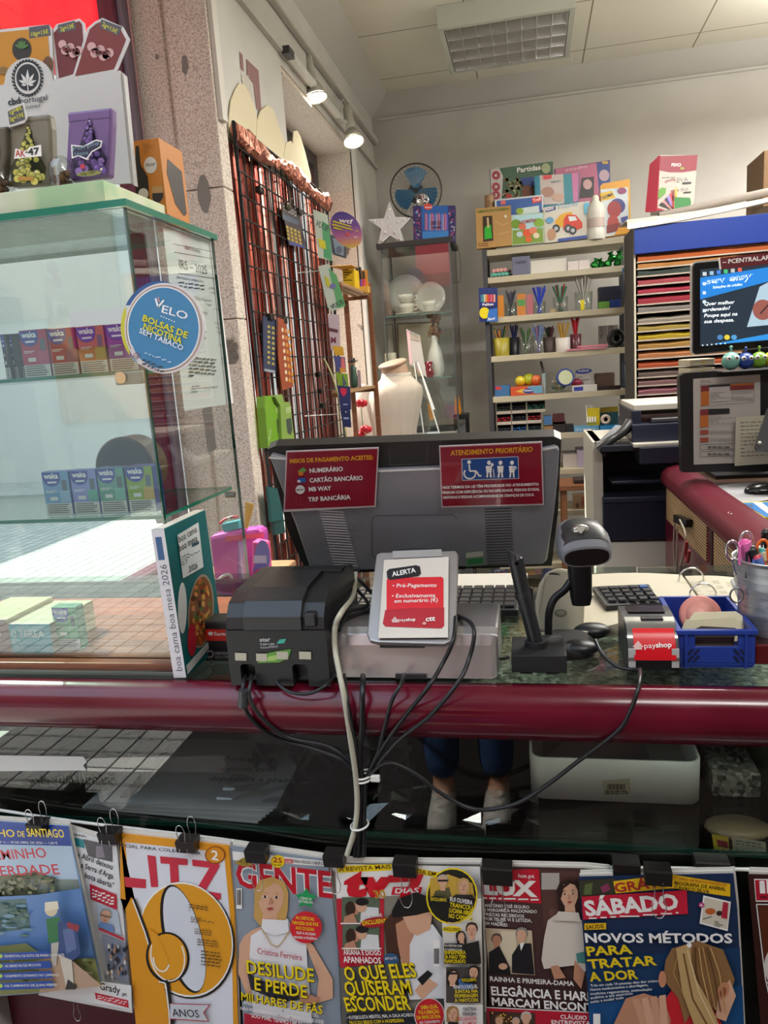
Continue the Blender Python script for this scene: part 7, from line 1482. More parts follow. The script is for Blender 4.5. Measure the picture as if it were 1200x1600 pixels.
def g3(A):
    A.poly([(843,274),(880,272),(882,318),(845,320)],'#c9bdb8');A.poly([(836,276),(843,274),(845,310),(837,312)],'#2f86a0');A.poly([(880,272),(894,271),(896,316),(882,318)],'#3f8fa0');A.poly([(893,271),(904,270),(903,314),(896,316)],'#c87aa8');A.poly([(848,274),(862,273),(862,279),(849,281)],'#d8505a');A.ell(856,300,10,8,'#b08a7a');A.ell(872,308,9,6,'#c9a898');A.text('nail art',(861,286),(876,284),3.4,'#5f8a9a',.03)
leanbox('craft_box','turquoise and pink craft box in the middle of the top shelf','craft box',[(834,276),(905,270),(904,330),(838,334)],SY+.14,.05,'#2f7a90',g3)
def g4(A):
    A.poly([(754,338),(769,337),(771,376),(755,378)],'#3a2a1a');A.poly([(757,356),(761,352),(767,351),(769,372),(757,374)],'#2fae2f');A.line([(762,340),(763,356)],3,'#c9b088');A.text('AMIGOS DA FLORESTA',(746,333),(796,328),4,'#5a7a2a',.04);A.ell(790,338,2.4,2.4,'#d8d0b8');A.line([(774,345),(784,352),(794,348)],1,'#c9a878');A.line([(777,366),(796,362)],1,'#c9a878');A.greek(747,379,764,386,2,'#8a5a2a',.4,2,-1)
leanbox('garden_kit','brown card box with a green toy spade, left end of the shelf unit','garden kit',[(743,326),(798,321),(800,383),(745,389)],SY-.005,.05,'#b28a52',g4,.7)
c=P(765,322,'y',SY+.1);MB().cyl((c.x,SY+.1,SZ[0]+.0003),(c.x,SY+.1,P(765,306,'y',SY+.1).z),.027,WOOD_OAK,20).build('wooden_tube',label='pale wooden tube behind the brown garden kit',cat='tube')
def g5(A):
    A.poly([(776,314),(846,307),(847,332),(776,338)],'#3a62a8');A.poly([(831,309),(846,307),(846,315),(832,318)],'#d83a2a');A.text('Trefl',(833,316),(845,313),5,WT,.03);A.poly([(782,314),(790,313),(790,319),(783,320)],'#d86a6a');A.poly([(810,326),(842,321),(843,332),(812,336)],'#c9d8d8');A.ell(812,330,6,5,'#8fae3a')
leanbox('puzzle_box','blue puzzle box with a red corner, behind the lotto box','puzzle box',[(773,312),(849,304),(849,378),(775,384)],SY+.06,.04,'#c9d0d8',g5)
def g6(A):
    A.poly([(801,338),(848,333),(848,362),(801,367)],'#a9d0d8');A.poly([(801,360),(848,356),(849,378),(801,382)],'#7a9a3a')
    for x,y,r,c in ((806,350,8,'#6f9a2f'),(842,348,8,'#7faa3a'),(816,354,6,'#c86a4a'),(824,364,7,'#d8502a'),(833,360,6,'#d87a5a'),(812,366,5,'#b8d0d8'),(838,368,5,'#e0d0b0'),(826,374,5,'#d8602a')):A.ell(x,y,r,r*.9,c)
    A.text('LOCOMOTIVA',(812,350),(838,346),5,'#a83a3a',.06)
leanbox('lotto_box','small animal picture lotto box in front of the blue puzzle box','lotto box',[(799,337),(849,332),(850,379),(800,384)],SY+.012,.03,'#b9c9b0',g6)
def g7(A):
    A.poly([(851,324),(912,315),(913,330),(914,372),(852,379)],'#cfcabd');A.poly([(852,327),(868,322),(868,328),(853,332)],'#2a3a80');A.text('baby',(854,330),(866,326),4,WT,.03);A.text('Puzzles',(873,327),(903,321),8,'#7fb0c8',.0)
    A.poly([(867,346),(875,336),(884,332),(894,331),(896,342),(890,352),(868,356)],'#dba322');A.poly([(881,342),(886,335),(900,336),(910,348),(910,356),(895,362),(880,358)],'#cf3a1f');A.poly([(888,338),(899,338),(902,344),(890,346)],'#dfe4e6')
    for x,y in ((869,357),(888,357),(895,360)):A.ell(x,y,6,6.5,'#2f3338');A.ell(x,y,3,3.2,'#a9b0b4')
    A.ell(859,344,6,5,'#5f9ac0');A.ell(862,366,7,9,'#b58a6a');A.poly([(872,373),(918,367),(918,372),(872,378)],'#2f4a98');A.poly([(912,318),(920,316),(921,330),(913,336)],'#5aaed0')
leanbox('puzzle_box','white baby puzzle box with a red and yellow truck','puzzle box',[(849,325),(921,314),(922,372),(851,380)],SY+.02,.04,'#c9c4b6',g7)
gl=thing('glue_bottle','white glue bottle between the truck puzzle and the dough box','bottle',(P(931,370,'y',SY+.02).x,SY+.02,SZ[0]));c=P(931,370,'y',SY+.03);sc=4.7/FPX;h=P(931,300,'y',SY+.03).z-c.z
MB().lathe([(12*sc,.0003),(12.4*sc,h*.08),(12.2*sc,h*.22),(11.4*sc,h*.25),(11.6*sc,h*.5),(12.6*sc,h*.62),(11*sc,h*.75),(6*sc,h*.86),(4.5*sc,h*.88)],M('#cfccc2',.35),24,T(c.x,SY+.03,SZ[0])).build('bottle',gl);MB().lathe([(5*sc,h*.87),(4.6*sc,h*.96),(3*sc,h)],M('#d8d4c8',.4),16,T(c.x,SY+.03,SZ[0])).build('cap',gl);MB().lathe([(11.9*sc,h*.27),(11.9*sc,h*.48)],M('#b9a8a0',.5),24,T(c.x,SY+.03,SZ[0]),True,False).build('label',gl)
def g8(A):
    A.poly([(938,296),(981,291),(983,364),(944,370)],'#c5cfd4');A.poly([(940,287),(983,280),(983,292),(940,296)],'#d89a2a');A.poly([(937,302),(956,298),(962,309),(941,314)],'#d8b02a');A.text('GOMA',(941,312),(959,305),5,'#2a2a3a',.06);A.ell(965,322,12,12,'#3a3a80');A.ell(960,327,11,13,'#9a2f2f');A.ell(958,348,9,12,'#a83a34');A.poly([(948,352),(970,348),(968,360),(948,365)],'#7a2424');A.poly([(960,367),(970,350),(983,346),(983,364)],'#d8981c');A.ell(972,298,7,5,'#8a3a6a');A.poly([(970,340),(981,337),(981,346),(972,349)],'#3a3f8a')
leanbox('dough_box','yellow and white modelling dough box, right end of the shelf top','dough box',[(938,290),(984,279),(986,365),(941,371)],SY+.03,.05,'#d8a53a',g8)
# row 1
for k in range(9):
    c=P(772+(k%5)*5.6+(k//5)*3,(425 if k<5 else 413)+(-1 if k>4 else 0),'y',SY+.03);zz=SZ[1]+.0115+(.022 if k>=5 else 0)
    MB().cyl((c.x-.012,SY+.015,zz+.003),(c.x+.012,SY+.09,zz),.0105,M('#5fa89a' if k<5 else '#d09a96',.5),14).build('paper_roll',label='turquoise paper roll in the heap at the left of the second shelf' if k<5 else 'pink paper roll on top of the turquoise ones',cat='paper roll',group='paper rolls on the second shelf')
good('foam_block','grey blue cube at the left of the second shelf','foam block',800,828,398,427,1,.01,.1,'#6a6a80',lambda A:A.text('STAEDTLER',(806,413),(822,411),4,'#3a3a48',.04),None,.004,.7)
good('white_box','long white box on the second shelf','box',829,885,404,425,1,.03,.1,'#cfccc2');good('white_box','small white box, left of a pair on the second shelf','box',887,904,406,420,1,.02,.06,'#d3c9c4',None,'small white boxes on the second shelf');good('white_box','small white box, right of a pair on the second shelf','box',904.5,921,404,418,1,.02,.06,'#d6ccc8',None,'small white boxes on the second shelf')
GF=M('#1f7a2f',.25,.6)
for k,(px,py,s) in enumerate(((929,412,1),(940,410,1.1),(950,409,1),(956,402,1.1),(965,408,1),(967,400,1.2))):
    c=P(px,py,'y',SY+.05+.03*(k%2));b=MB();R_=random.Random(k);r=.024*s;z=SZ[1]+.02+(.03 if k in (3,5) else 0)
    b.lathe([(r*.2,-.02),(r,-.008),(r*.9,.006),(r*.35,.02),(r*.7,.034)],GF,9,T(c.x,c.y,z)@R(R_.uniform(-30,30),'Y'),False);b.build('foil_sweet',label='green foil-wrapped sweet at the right of the second shelf',cat='sweet',group='green foil sweets on the second shelf')
# packs hung on the posts
def g9(A):A.rect(749,451,777,458,'#23346f',-1);[A.rect(751+2.6*i,460,753+2.6*i,472,('#3a7a8a','#4aa0a8','#c9c5bc','#e0a02a','#d8502a','#d83a4a','#c86a9a','#c94a3a','#e0b0a0')[i]) for i in range(9)];A.rect(750,473,776,479,'#1f2f78',-1);A.text('Pelikan',(754,478),(771,477),4,WT,.03);A.ell(757,489,8,9,'#d8c81c');A.poly([(764,484),(777,481),(777,502),(760,503)],'#2f6ab8');A.text('flexi',(762,501),(773,499),4,WT,.02,.2)
leanbox('felt_pen_pack','felt pen pack hung on the left post of the shelf unit','pen pack',[(748,450),(777,449),(778,502),(749,503)],SY-.02,.012,'#1f2f6a',g9)
def g10(A):A.poly([(974,426),(990,424),(993,472),(977,474)],'#a9a294');A.line([(980,428),(984,470)],2,'#1d1d1d');A.line([(985,428),(989,470)],1.4,'#2a2a2a')
leanbox('brush_pack','blister pack of brushes hung at the right of the shelf unit','brush pack',[(972,419),(990,415),(994,474),(976,476)],SY-.02,.008,'#2f4f7a',g10)
leanbox('pen_pack','blue and red pen pack hung low at the right of the shelf unit','pen pack',[(972,566),(990,562),(992,605),(974,607)],SY-.02,.008,'#3a4858',lambda A:(A.line([(977,570),(978,604)],2,'#c9d0d4'),A.line([(982,570),(983,604)],2,'#4a8ab8'),A.line([(987,570),(988,604)],2,'#c04a3a')))
leanbox('sticker_sheet','small pale card with round marks at the lower right of the shelf unit','card',[(965,624),(993,621),(995,645),(966,646)],SY-.015,.003,'#a9a48f',lambda A:(A.text('mono',(967,634),(979,632),4,'#3a3a34',.03),A.ell(981,627,4,3,'#3a4a3a'),A.ell(988,634,5,4,'#b8934a'),A.line([(978,642),(990,634)],2,'#8f6a3a')))
# pots of pens: every pen is an object, all pens of one pot share look and label
def pot(lab,px,py,row,dy,r,h,mat,pens,plab,n,L,spread,seed):
    y=SY+dy;x=P(px,py,'y',y).x;z=SZ[row]+.0003;MB().lathe([(r*.9,0),(r,h),(r*.93,h),(r*.85,.004),(.0005,.003)],mat,18,T(x,y,z)).build('pen_pot',label=lab,cat='pen pot')
    R_=random.Random(seed)
    for k in range(n):
        a=2*math.pi*k/n+R_.uniform(-.3,.3);q=r*.6;p0=Vector((x-q*.5*math.cos(a),y-q*.5*math.sin(a),z+.006));p1=Vector((x+(q+spread)*math.cos(a)*R_.uniform(.6,1),y+q*math.sin(a),z+L*R_.uniform(.9,1.05)))
        cc=pens[k%len(pens)];b=MB();b.cyl(p0,p1,.0042,M(cc,.35),8);b.cyl(p1-(p1-p0).normalized()*.02,p1+(p1-p0).normalized()*.004,.0048,M(cc,.3),8);b.build('pen',label=plab,cat='pen',group='pens in the pots on the back shelves')
CL=GLASS;sc=4.65/FPX
pot('clear pot of dark pens near the left of the third shelf',798,488,2,.05,.034,.075,CL,['#3a3c48','#50525c'],'dark grey pen in the clear pot near the left of the third shelf',11,.135,.01,1)
pot('clear pot of blue pens on the third shelf',843,488,2,.05,.036,.07,CL,['#2038b0','#2f48c0'],'blue pen in the clear pot on the third shelf',13,.145,.014,2)
pot('glass of green and red pens on the third shelf',876,486,2,.05,.042,.085,CL,['#2f7a5a','#1f5f48','#a02a2a'],'green or red pen in the glass on the third shelf',13,.14,.016,3)
pot('tall glass of clear white pens on the third shelf',912,484,2,.05,.05,.10,CL,['#b9b6ae','#9a948c','#cfccc4'],'clear white pen in the tall glass on the third shelf',16,.175,.022,4)
good('yellow_label','yellow price label on the tall glass of white pens','label',907,913,462,478,2,-.004,.001,'#e0cf1c')
good('pen_box','orange pen box behind the hanging felt pens','box',776,787,458,492,2,.03,.06,'#d8892a');good('pen_box','orange and green pen box on the third shelf','box',808,821,456,490,2,.03,.06,'#b9742f',lambda A:A.rect(809,468,820,478,'#4a8a4a'));good('pen_box','pink pen box on the third shelf','box',823,833,456,488,2,.03,.06,'#a8606a');good('tan_block','small tan block on the third shelf','block',860,868,481,487,2,.005,.03,'#a3906a')
good('ink_pack','dark navy pack at the right of the third shelf','pack',936,970,446,481,2,.08,.1,'#1c2138');good('blue_bag','bright blue bag at the right of the third shelf','bag',951,970,455,468,2,.04,.02,'#2a48a8',None,None,.004);good('green_bag','green packet low at the right of the third shelf','packet',935,953,469,480,2,.02,.04,'#5f9a3a',None,None,.004)
pot('mustard yellow pot of pencils at the left of the fourth shelf',784,556,3,.05,.048,.10,M('#8f8420',.4),['#c9742a','#2f4a5f','#3a6a4a','#c98a3a'],'coloured pencil in the mustard pot on the fourth shelf',12,.155,.01,5)
pot('dark pot of blue pens on the fourth shelf',804,556,3,.10,.032,.10,M('#23242c',.4),['#1f2a55','#2a3a78'],'dark blue pen in the dark pot on the fourth shelf',7,.165,.006,6)
pot('clear pot of green pens on the fourth shelf',822,554,3,.07,.036,.085,CL,['#5f8a4a','#3a5f3a','#8a8f8a'],'green pen in the clear pot on the fourth shelf',10,.14,.012,7)
pot('clear pot of blue and purple pens on the fourth shelf',842,553,3,.05,.038,.10,CL,['#6a8ac0','#8f9ab8','#a06a90'],'blue or purple pen in the clear pot on the fourth shelf',11,.15,.010,8)
pot('brown pot of dark pens on the fourth shelf',859,551,3,.08,.036,.085,M('#4a3c3a',.5),['#2a2624','#6f3040','#2f4a3a'],'dark pen in the brown pot on the fourth shelf',8,.14,.010,9)
pot('white printed pot of yellow pencils on the fourth shelf',880,550,3,.04,.042,.075,M('#c9c3bc',.4),['#c9a24a','#b58a3a'],'yellow pencil in the white pot on the fourth shelf',9,.15,.014,10)
pot('tall red pot of red pens on the fourth shelf',900,547,3,.05,.031,.09,M('#5a2430',.3),['#b01a2a','#c92a3a'],'red pen in the tall pot on the fourth shelf',9,.175,.004,11)
good('pen_carton','tall grey printed carton, left of a pair on the fourth shelf','carton',936,949,498,534,3,.09,.05,'#8f8b88',lambda A:A.text('PILOT',(942,528),(942,510),4,'#3a3838',.03),'printed cartons on the fourth shelf');good('pen_carton','tall grey printed carton, right of a pair on the fourth shelf','carton',951,966,496,532,3,.09,.05,'#96918e',lambda A:A.text('PILOT',(958,526),(958,508),4,'#3a3838',.03),'printed cartons on the fourth shelf')
for k,(x0,x1,y,dz) in enumerate(((886,948,546,0),(902,950,541,.014))):good('ruler','long pink ruler lying at the front of the fourth shelf' if k==0 else 'shorter pink ruler lying on the long one','ruler',x0,x1,y-3,y,3,-.005+.02*k,.03,'#c9808f').location.z+=dz
c=P(962,530,'y',SY+.03);MB().lathe([(.04,0),(.05,.004),(.05,.02),(.04,.024),(.018,.024),(.018,0)],M('#1f2220',.3),28,T(c.x,SY+.05,SZ[3]+.052)@R(90,'X')@R(15,'Y')).build('tape_roll',label='black tape roll standing at the right of the fourth shelf',cat='tape roll')
# row 4
good('tape_pack','blue and red tape pack at the left of the fifth shelf','pack',773,797,603,620,4,.02,.08,'#3a6a9a',lambda A:A.rect(774,604,783,609,'#c03a3a'))
def g11(A):A.poly([(798,607),(847,602),(848,614),(799,619)],'#c9502f');A.poly([(823,604),(847,602),(848,614),(836,615)],'#5f9ab8');A.poly([(805,612),(818,607),(826,616)],'#d8b03a');A.ell(825,611,8,4,'#2a3a8a');A.text('Pelikan',(819,612),(832,611),3,WT,.03)
good('eraser_box','orange and blue display box on the fifth shelf','display box',798,848,604,618,4,.0,.12,'#c05a34',g11)
for k,(px,py,r,c_) in enumerate(((813,597,.030,'#c9b82a'),(826,592,.036,'#a8b02a'),(838,597,.030,'#c86a3a'))):
    c=P(px,py,'y',SY+.06);MB().ball((c.x,SY+.05+.02*(k==1),SZ[4]+.062+r*.6),r,M(c_,.35),16).build('ball',label=('yellow ball, left of three in the orange display box','lime ball, middle of three in the orange display box','orange ball, right of three in the orange display box')[k],cat='ball')
c=P(850,610,'y',SY+.02);MB().cyl((c.x,SY+.02,SZ[4]+.0003),(c.x,SY+.02,P(850,583,'y',SY+.02).z),.011,M('#8a9a9a',.4),14).cyl((c.x,SY+.02,P(850,583,'y',SY+.02).z),(c.x-.012,SY+.06,P(848,565,'y',SY+.02).z),.007,BLK,12).build('marker',label='upright grey marker with a black cap on the fifth shelf',cat='marker')
jr=thing('sweet_jar','round glass jar of wrapped sweets with a tilted blue lid','jar',(P(873,612,'y',SY+.07).x,SY+.07,SZ[4]));jx=P(873,612,'y',SY+.07).x;r=.083
MB().lathe([(.04,.0003),(.062,.012),(.08,.045),(.078,.085),(.055,.115),(.05,.12)],GLASS,28,T(jx,SY+.09,SZ[4]),True,False).build('glass',jr)
R_=random.Random(5);
for k in range(34):
    a=R_.uniform(0,6.28);z=R_.uniform(.012,.08);rr=R_.uniform(0,.05);MB().ball((jx+rr*math.cos(a),SY+.09+rr*math.sin(a),SZ[4]+z),(.012,.009,.009),M(R_.choice(['#a8b89a','#8fae8a','#c9c9a8','#6f8fa0','#d0c8b0']),.4),7).build('sweet',label='wrapped pastel sweet in the round glass jar',cat='sweet',group='sweets in the round jar')
c=P(883,590,'y',SY+.0);X=Matrix.Translation(c)@R(82,'X')@R(12,'Y');MB().lathe([(.048,-.012),(.05,-.004),(.05,.008),(.046,.01)],M('#2a3f80',.35),28,X).build('lid',jr);MB().lathe([(.040,.0102),(.0005,.0106)],M('#b9c09a',.5),28,X,True,False).build('lid_label',jr)
def g12(A):A.ell(912,580,13,4,'#2a3a98',-6);A.text('Pelikan',(904,582),(920,580),3.6,WT,.03);A.greek(901,588,922,602,3,'#6a6a7a',.3,3,-2)
good('ink_box','white ink box with a blue oval at the back of the fifth shelf','box',899,924,577,608,4,.08,.05,'#bdb9b4',g12);good('ink_box','flat white ink box lying at the front of the fifth shelf','box',894,933,603,613,4,.0,.05,'#c9c6c0',lambda A:A.rect(897,605,911,611,'#2a3a98',-1));good('ink_box','white box leaning behind the flat ink box','box',912,929,590,606,4,.06,.015,'#b3afaa')
c=P(901,602,'y',SY+.05);MB().ball((c.x,SY+.062,SZ[4]+.05),(.034,.025,.024),M('#8a1838',.3),14).build('wool_ball',label='dark red ball behind the flat white ink box',cat='ball')
good('paper_bag','brown paper bag at the right of the fifth shelf','bag',930,961,585,611,4,.08,.08,'#5f4a3c',None,None,.008,.8);good('dark_case','flat dark case in front of the brown bag','case',934,970,604,610,4,.02,.05,'#2a1e1e')
# row 5: pen bins
bins=[(776,799,664,680,'#2f3138','#3f424c'),(800,823,664,679,'#20242c','#2a66b0'),(824,846,662,677,'#20262a','#2f3f48'),(776,799,648,663,'#2a1c1e','#c0202f'),(800,823,646,662,'#1c2026','#2f343c'),(824,846,645,661,'#2a1c1e','#c0202f'),(776,799,632,646,'#1f2426','#34463f'),(800,823,631,645,'#20222a','#33363f'),(824,853,628,644,'#182420','#2f6a58')]
where=('bottom left','bottom middle','bottom right','middle left','centre','middle right','top left','top middle','top right')
for k,(x0,x1,yt,yb2_,c1,c2) in enumerate(bins):
    y=SY+.03;a=P(x0,660,'y',y).x;c=P(x1,660,'y',y).x;hh=.058;z0=SZ[5]+.0003+.0615*(k//3);o=thing('pen_bin',f'open pen bin, {where[k]} of the nine stacked on the sixth shelf','pen bin',((a+c)/2,y,z0),'stacked pen bins on the sixth shelf')
    MB().box(a,c,y+.004,y+.12,z0,z0+.003,M('#a89f92',.5)).box(a,a+.002,y+.004,y+.12,z0,z0+hh,M('#a89f92',.5)).box(c-.002,c,y+.004,y+.12,z0,z0+hh,M('#a89f92',.5)).box(a,c,y,y+.004,z0,z0+hh*.3,M('#b5ab9e',.5)).box(a,c,y+.118,y+.12,z0,z0+hh,M('#5a5650',.6)).build('bin',o)
    b=MB();n=7;w=(c-a-.006)/n
    for j in range(3):
        for i in range(n):b.cyl((a+.003+w*(i+.5),y+.012+.004*j,z0+.012+.0125*j),(a+.003+w*(i+.5),y+.11,z0+.012+.0125*j),w*.44,M(c2 if (i+j)%3 else c1,.35),8)
    b.build('pens',o)
for k,(x0,x1,yt,yb2_,c_,l_) in enumerate(((850,862,653,666,'#3f6a9a','small blue box right of the stacked bins'),(850,864,667,678,'#8a6a4a','small brown box under the blue one right of the bins'),(864,882,644,659,'#4a1f22','dark red bin right of the stacked bins'),(864,884,660,677,'#26221f','dark brown bin right of the stacked bins'),(885,896,664,676,'#1f2226','narrow black bin beside the brown bin'))):o=good('small_bin',l_,'bin',x0,x1,yt,yb2_,5,.02+.0,.08,c_);o.location.z+=.05 if k in (0,2) else 0
good('cutter_pack','pale blue flat box at the front of the sixth shelf','box',897,936,667,676,5,.0,.06,'#5f9ac0',lambda A:A.greek(899,669,932,674,2,'#cfe0ea',.4,2,-1));good('cutter_pack','bright blue flat box right of the pale one on the sixth shelf','box',938,968,665,673,5,.0,.06,'#2a86c0')
o=good('marker_holder','yellow slanted holder of white markers on the sixth shelf','marker holder',918,937,640,667,5,.02,.04,'#d0bc22');o.location.z+=.032
for k in range(4):c=P(918+4*k,655,'y',SY+.015);MB().cyl((c.x,SY+.012,SZ[5]+.05),(c.x-.004,SY+.05,SZ[5]+.145),.0055,M('#d0cec8',.4),10).build('white_marker',label='white marker in the yellow holder on the sixth shelf',cat='marker',group='white markers in the yellow holder')
good('folder_stack','yellow and blue folders at the right of the sixth shelf','folders',938,966,636,664,5,.1,.1,'#27565f',lambda A:A.rect(938,637,966,645,'#a8922a',-2)).location.z+=.001
c=P(946,661,'y',SY+.03);MB().lathe([(.026,0),(.028,.01),(.028,.028),(.026,.036),(.012,.036),(.012,0)],M('#c9b9a8',.5),24,T(c.x,SY+.04,SZ[5]+.062)@R(90,'X')).build('string_roll',label='pale string roll on the bright blue box',cat='roll')
# lower rows seen past the computer
good('paper_ream','white paper stack low on the shelf unit','paper',880,904,715,736,6,.03,.2,'#b9b2ac');good('paper_ream','lilac paper stack right of the white one low on the shelf unit','paper',902,935,708,735,6,.02,.2,'#a49cae')
good('craft_pack','small picture box on the lowest visible shelf','box',896,918,775,797,7,.02,.08,'#9a7a5a',lambda A:(A.ell(902,790,3,4,'#5a3a2a'),A.rect(909,776,917,790,'#8f4a3a')));good('craft_pack','small blue and red box on the lowest visible shelf','box',919,932,778,797,7,.02,.08,'#2a5a9a',lambda A:A.rect(920,789,931,796,'#a83a3a'))
wst=thing('wooden_stool','brown wooden stool in front of the lower shelves','stool',(.3,4.2,0));ys_=4.1;a,c=P(868,760,'y',ys_).x,P(945,760,'y',ys_).x;zt=P(900,758,'y',ys_).z
MB().box(a,c,ys_,ys_+.26,zt-.03,zt,WOOD_DARK,.004).build('seat',wst)
for x in (a+.03,c-.06):
    for y in (ys_+.02,ys_+.21):MB().box(x,x+.03,y,y+.03,0,zt-.03,WOOD_DARK,.003).build('leg',wst)
MB().box(a+.10,a+.22,ys_+.04,ys_+.16,zt+.0003,zt+.022,M('#2a1a1a',.5),.002).build('dark_book',label='dark red book lying on the wooden stool',cat='book')
# ================================================================== right: paper sorter, copier, second desk with computer
RY=3.7;rx0,rx1=P(991,500,'y',RY).x,1.12;CRD=M('#b9b2a0',.55)
pr2_=thing('paper_sorter','tall pale paper sorter with coloured sheets in its narrow trays','paper sorter',(.78,RY+.15,0))
zt=P(1000,396,'y',RY).z;z4=P(995,352,'y',RY).z
MB().box(rx0,rx0+.006,RY+.006,RY+.36,.3,z4,M('#33302c',.6)).box(rx0,rx0+.008,RY,RY+.006,.3,z4,CRD).build('side_wall',pr2_);MB().box(rx1,rx1+.012,RY,RY+.36,.3,z4,CRD).build('side_wall',pr2_);MB().box(rx0,rx1,RY+.35,RY+.36,.3,z4,M('#2c2624',.6)).build('back_wall',pr2_)  # left wall's dark colour stands in for the shade of an open side
MB().box(rx0,rx1+.012,RY-.02,RY+.0,zt-.004,z4-.008,M('#0f2f80',.35),.002).build('blue_front',pr2_)
MB().box(rx0,rx1,RY,RY+.34,.25,.3,CRD).build('base',pr2_)
ys=[409,420,432,446,460,476,489,506,518,532,546,561,576,590,603,617,631]
cs_=['#a85223','#a8733e','#343e39','#98434b','#9a3043','#8d2735','#78726e','#867e72','#96813e','#a18921','#98733c','#a16a43','#9a4728','#5d4f49','#78595a','#7f5059','#8d172b']
nm=['bright orange','tan','dark green','rose','pink','wine red','silver grey','pale grey','straw','yellow','ochre','apricot','deep orange','brown grey','mauve','dusty pink','crimson']
for k,y in enumerate(ys):
    z=P(1000,y,'y',RY).z;MB().box(rx0+.012,rx1,RY,RY+.34,z-.004,z,M('#8f8678' if k%3 else '#9d9486',.5)).box(rx0+.012,rx1,RY-.005,RY,z-.005,z+.001,M('#a3998b',.5)).build('tray',pr2_)
    R_=random.Random(k);n=9;hh=.026+.008*R_.random();vs=[]
    for i in range(n+1):x=rx0+.016+(rx1-rx0-.03)*i/n;w=.004*R_.uniform(-1,1);vs+=[(x,RY-.002,z+.0004),(x,RY-.006,z+hh*.5+w),(x,RY+.03,z+hh+w),(x,RY+.33,z+hh)]
    b=MB();b.add(vs,[(4*i+j,4*i+4+j,4*i+5+j,4*i+1+j) for i in range(n) for j in range(3)],M(cs_[k],.6));b.build('paper_stack',label=nm[k]+' sheets in the paper sorter tray',cat='paper',group=None)
b=MB();q=[]
for i in range(13):
    t=i/12;x=rx0-.03+(rx1+.1-rx0)*t;zz=z4+.028+.05*t*t;q.append([(x,RY-.03,zz-.045+.03*t),(x,RY-.024,zz-.02),(x,RY,zz),(x,RY+.3,zz+.02),(x,RY+.3,zz+.014),(x,RY,zz-.006),(x,RY-.018,zz-.026),(x,RY-.024,zz-.047+.03*t)])
b.loft(q,MARBLE,True,False);b.build('marbled_sheet',label='marbled plastic sheet draped over the top of the paper sorter',cat='sheet')
b=MB();b.cyl((.62,RY+.25,z4+.07),(1.3,RY+.27,z4+.15),.018,M('#8a817a',.6),16);b.build('paper_roll',label='long grey paper roll lying behind the marbled sheet',cat='paper roll')
fy=3.95;a,c=P(1012,290,'y',fy).x,P(1090,290,'y',fy).x
fx=thing('foam_sheet_box','tall white and dark red box of foam sheets on the paper sorter','box',((a+c)/2,fy,z4+.04))
b=MB();b.add(*slab([(1026,249),(1031,242),(1090,242),(1083,328),(1022,330)],(0,fy,0),(0,-1,0),.12,M('#bdb8ae',.4)));b.add(*slab([(1015,257),(1031,242),(1026,330),(1008,331)],(0,fy+.02,0),(-.3,-1,0),.02,M('#8f1c30',.4)));b.build('carton',fx)
b=MB();A=Art(b,(0,fy-.0005,0),(0,-1,0),.0004,.4);A.poly([(1027,244),(1090,242),(1088,266),(1068,269),(1046,269),(1026,265)],'#8f1c30');A.text('FIXO',(1049,260),(1064,260),5,WT,.05);A.ell(1066,263,3.5,2,'#8f9a3a')
A.text('goma',(1039,285),(1055,282),4.5,'#a02a40',.01,.2);A.text('EVA',(1058,285),(1075,283),7,'#8a8488',0);A.rect(1066,285,1080,288,'#2a2a2a',-1);A.text('goma',(1048,299),(1061,298),3,'#a02a40',.01);A.text('EVA',(1064,299),(1076,298),5,'#8a8488',0);A.rect(1068,300,1080,302,'#2a2a2a',-1);A.greek(1035,275,1080,278,1,'#a8a29a',.6,3)
A.poly([(1025,300),(1034,293),(1041,294),(1040,302),(1030,310),(1025,308)],'#5f9a3a');A.poly([(1024,324),(1040,328),(1022,330)],'#a01c34')
for i,cc in enumerate(('#1d1d22','#c98a8a','#2a2a5a','#8f7ac0','#b03a3a','#7a2a3a','#c9a84a')):A.poly([(1030+4*i,320-4*i),(1034+4*i,316-4*i),(1052+i,326),(1047+i,327)],cc);A.k-=1
A.up();A.poly([(1054,308),(1078,309),(1080,316),(1077,326),(1054,326)],'#2f7a3a');b.build('print',fx)
MB().box(P(1193,270,'y',4.2).x,P(1193,270,'y',4.2).x+.3,4.2,4.5,z4+.1,P(1195,235,'y',4.2).z,M('#7a5c3c',.7),.003).build('cardboard_box',label='brown cardboard box at the right edge on top of the sorter',cat='box')
# --- copier
NV=M('#1b2030',.4);NVD=M('#101420',.5);CW=M('#bdb8ac',.45);KY=2.95
kx0,kx1=P(929,790,'y',KY).x,.70
cp=thing('copier','large navy and white office copier behind the scanner','copier',(.46,KY+.25,0))
def kb_(n,xa,xb,yt,yb,dy,d,m,bev=.003):
    b=MB();y=KY+dy;b.box(P(xa,yb,'y',y).x,P(xb,yb,'y',y).x if xb<1100 else kx1,y,y+d,P(xa,yb,'y',y).z,P(xa,yt,'y',y).z,m,bev);b.build(n,cp)
MB().box(kx0+.03,kx1,KY,KY+.5,0,P(1000,846,'y',KY).z,M('#d8d3c8',.45),.004).build('lower_cabinet',cp)
kb_('drawer',943,1200,782,845,-.02,.1,NV);kb_('drawer_edge',942,1200,778,786,-.03,.12,M('#262c3e',.4))
kb_('left_column',928,944,690,850,.0,.5,CW);kb_('inner_bay',944,1200,705,780,.25,.25,NVD);kb_('output_tray',956,1040,752,757,.02,.25,M('#343a48',.35));kb_('shelf_deck',944,1200,698,706,.0,.5,NVD)
kb_('left_cover',928,985,690,697,.0,.45,CW);kb_('panel_arm',940,1002,697,707,-.08,.3,NVD)
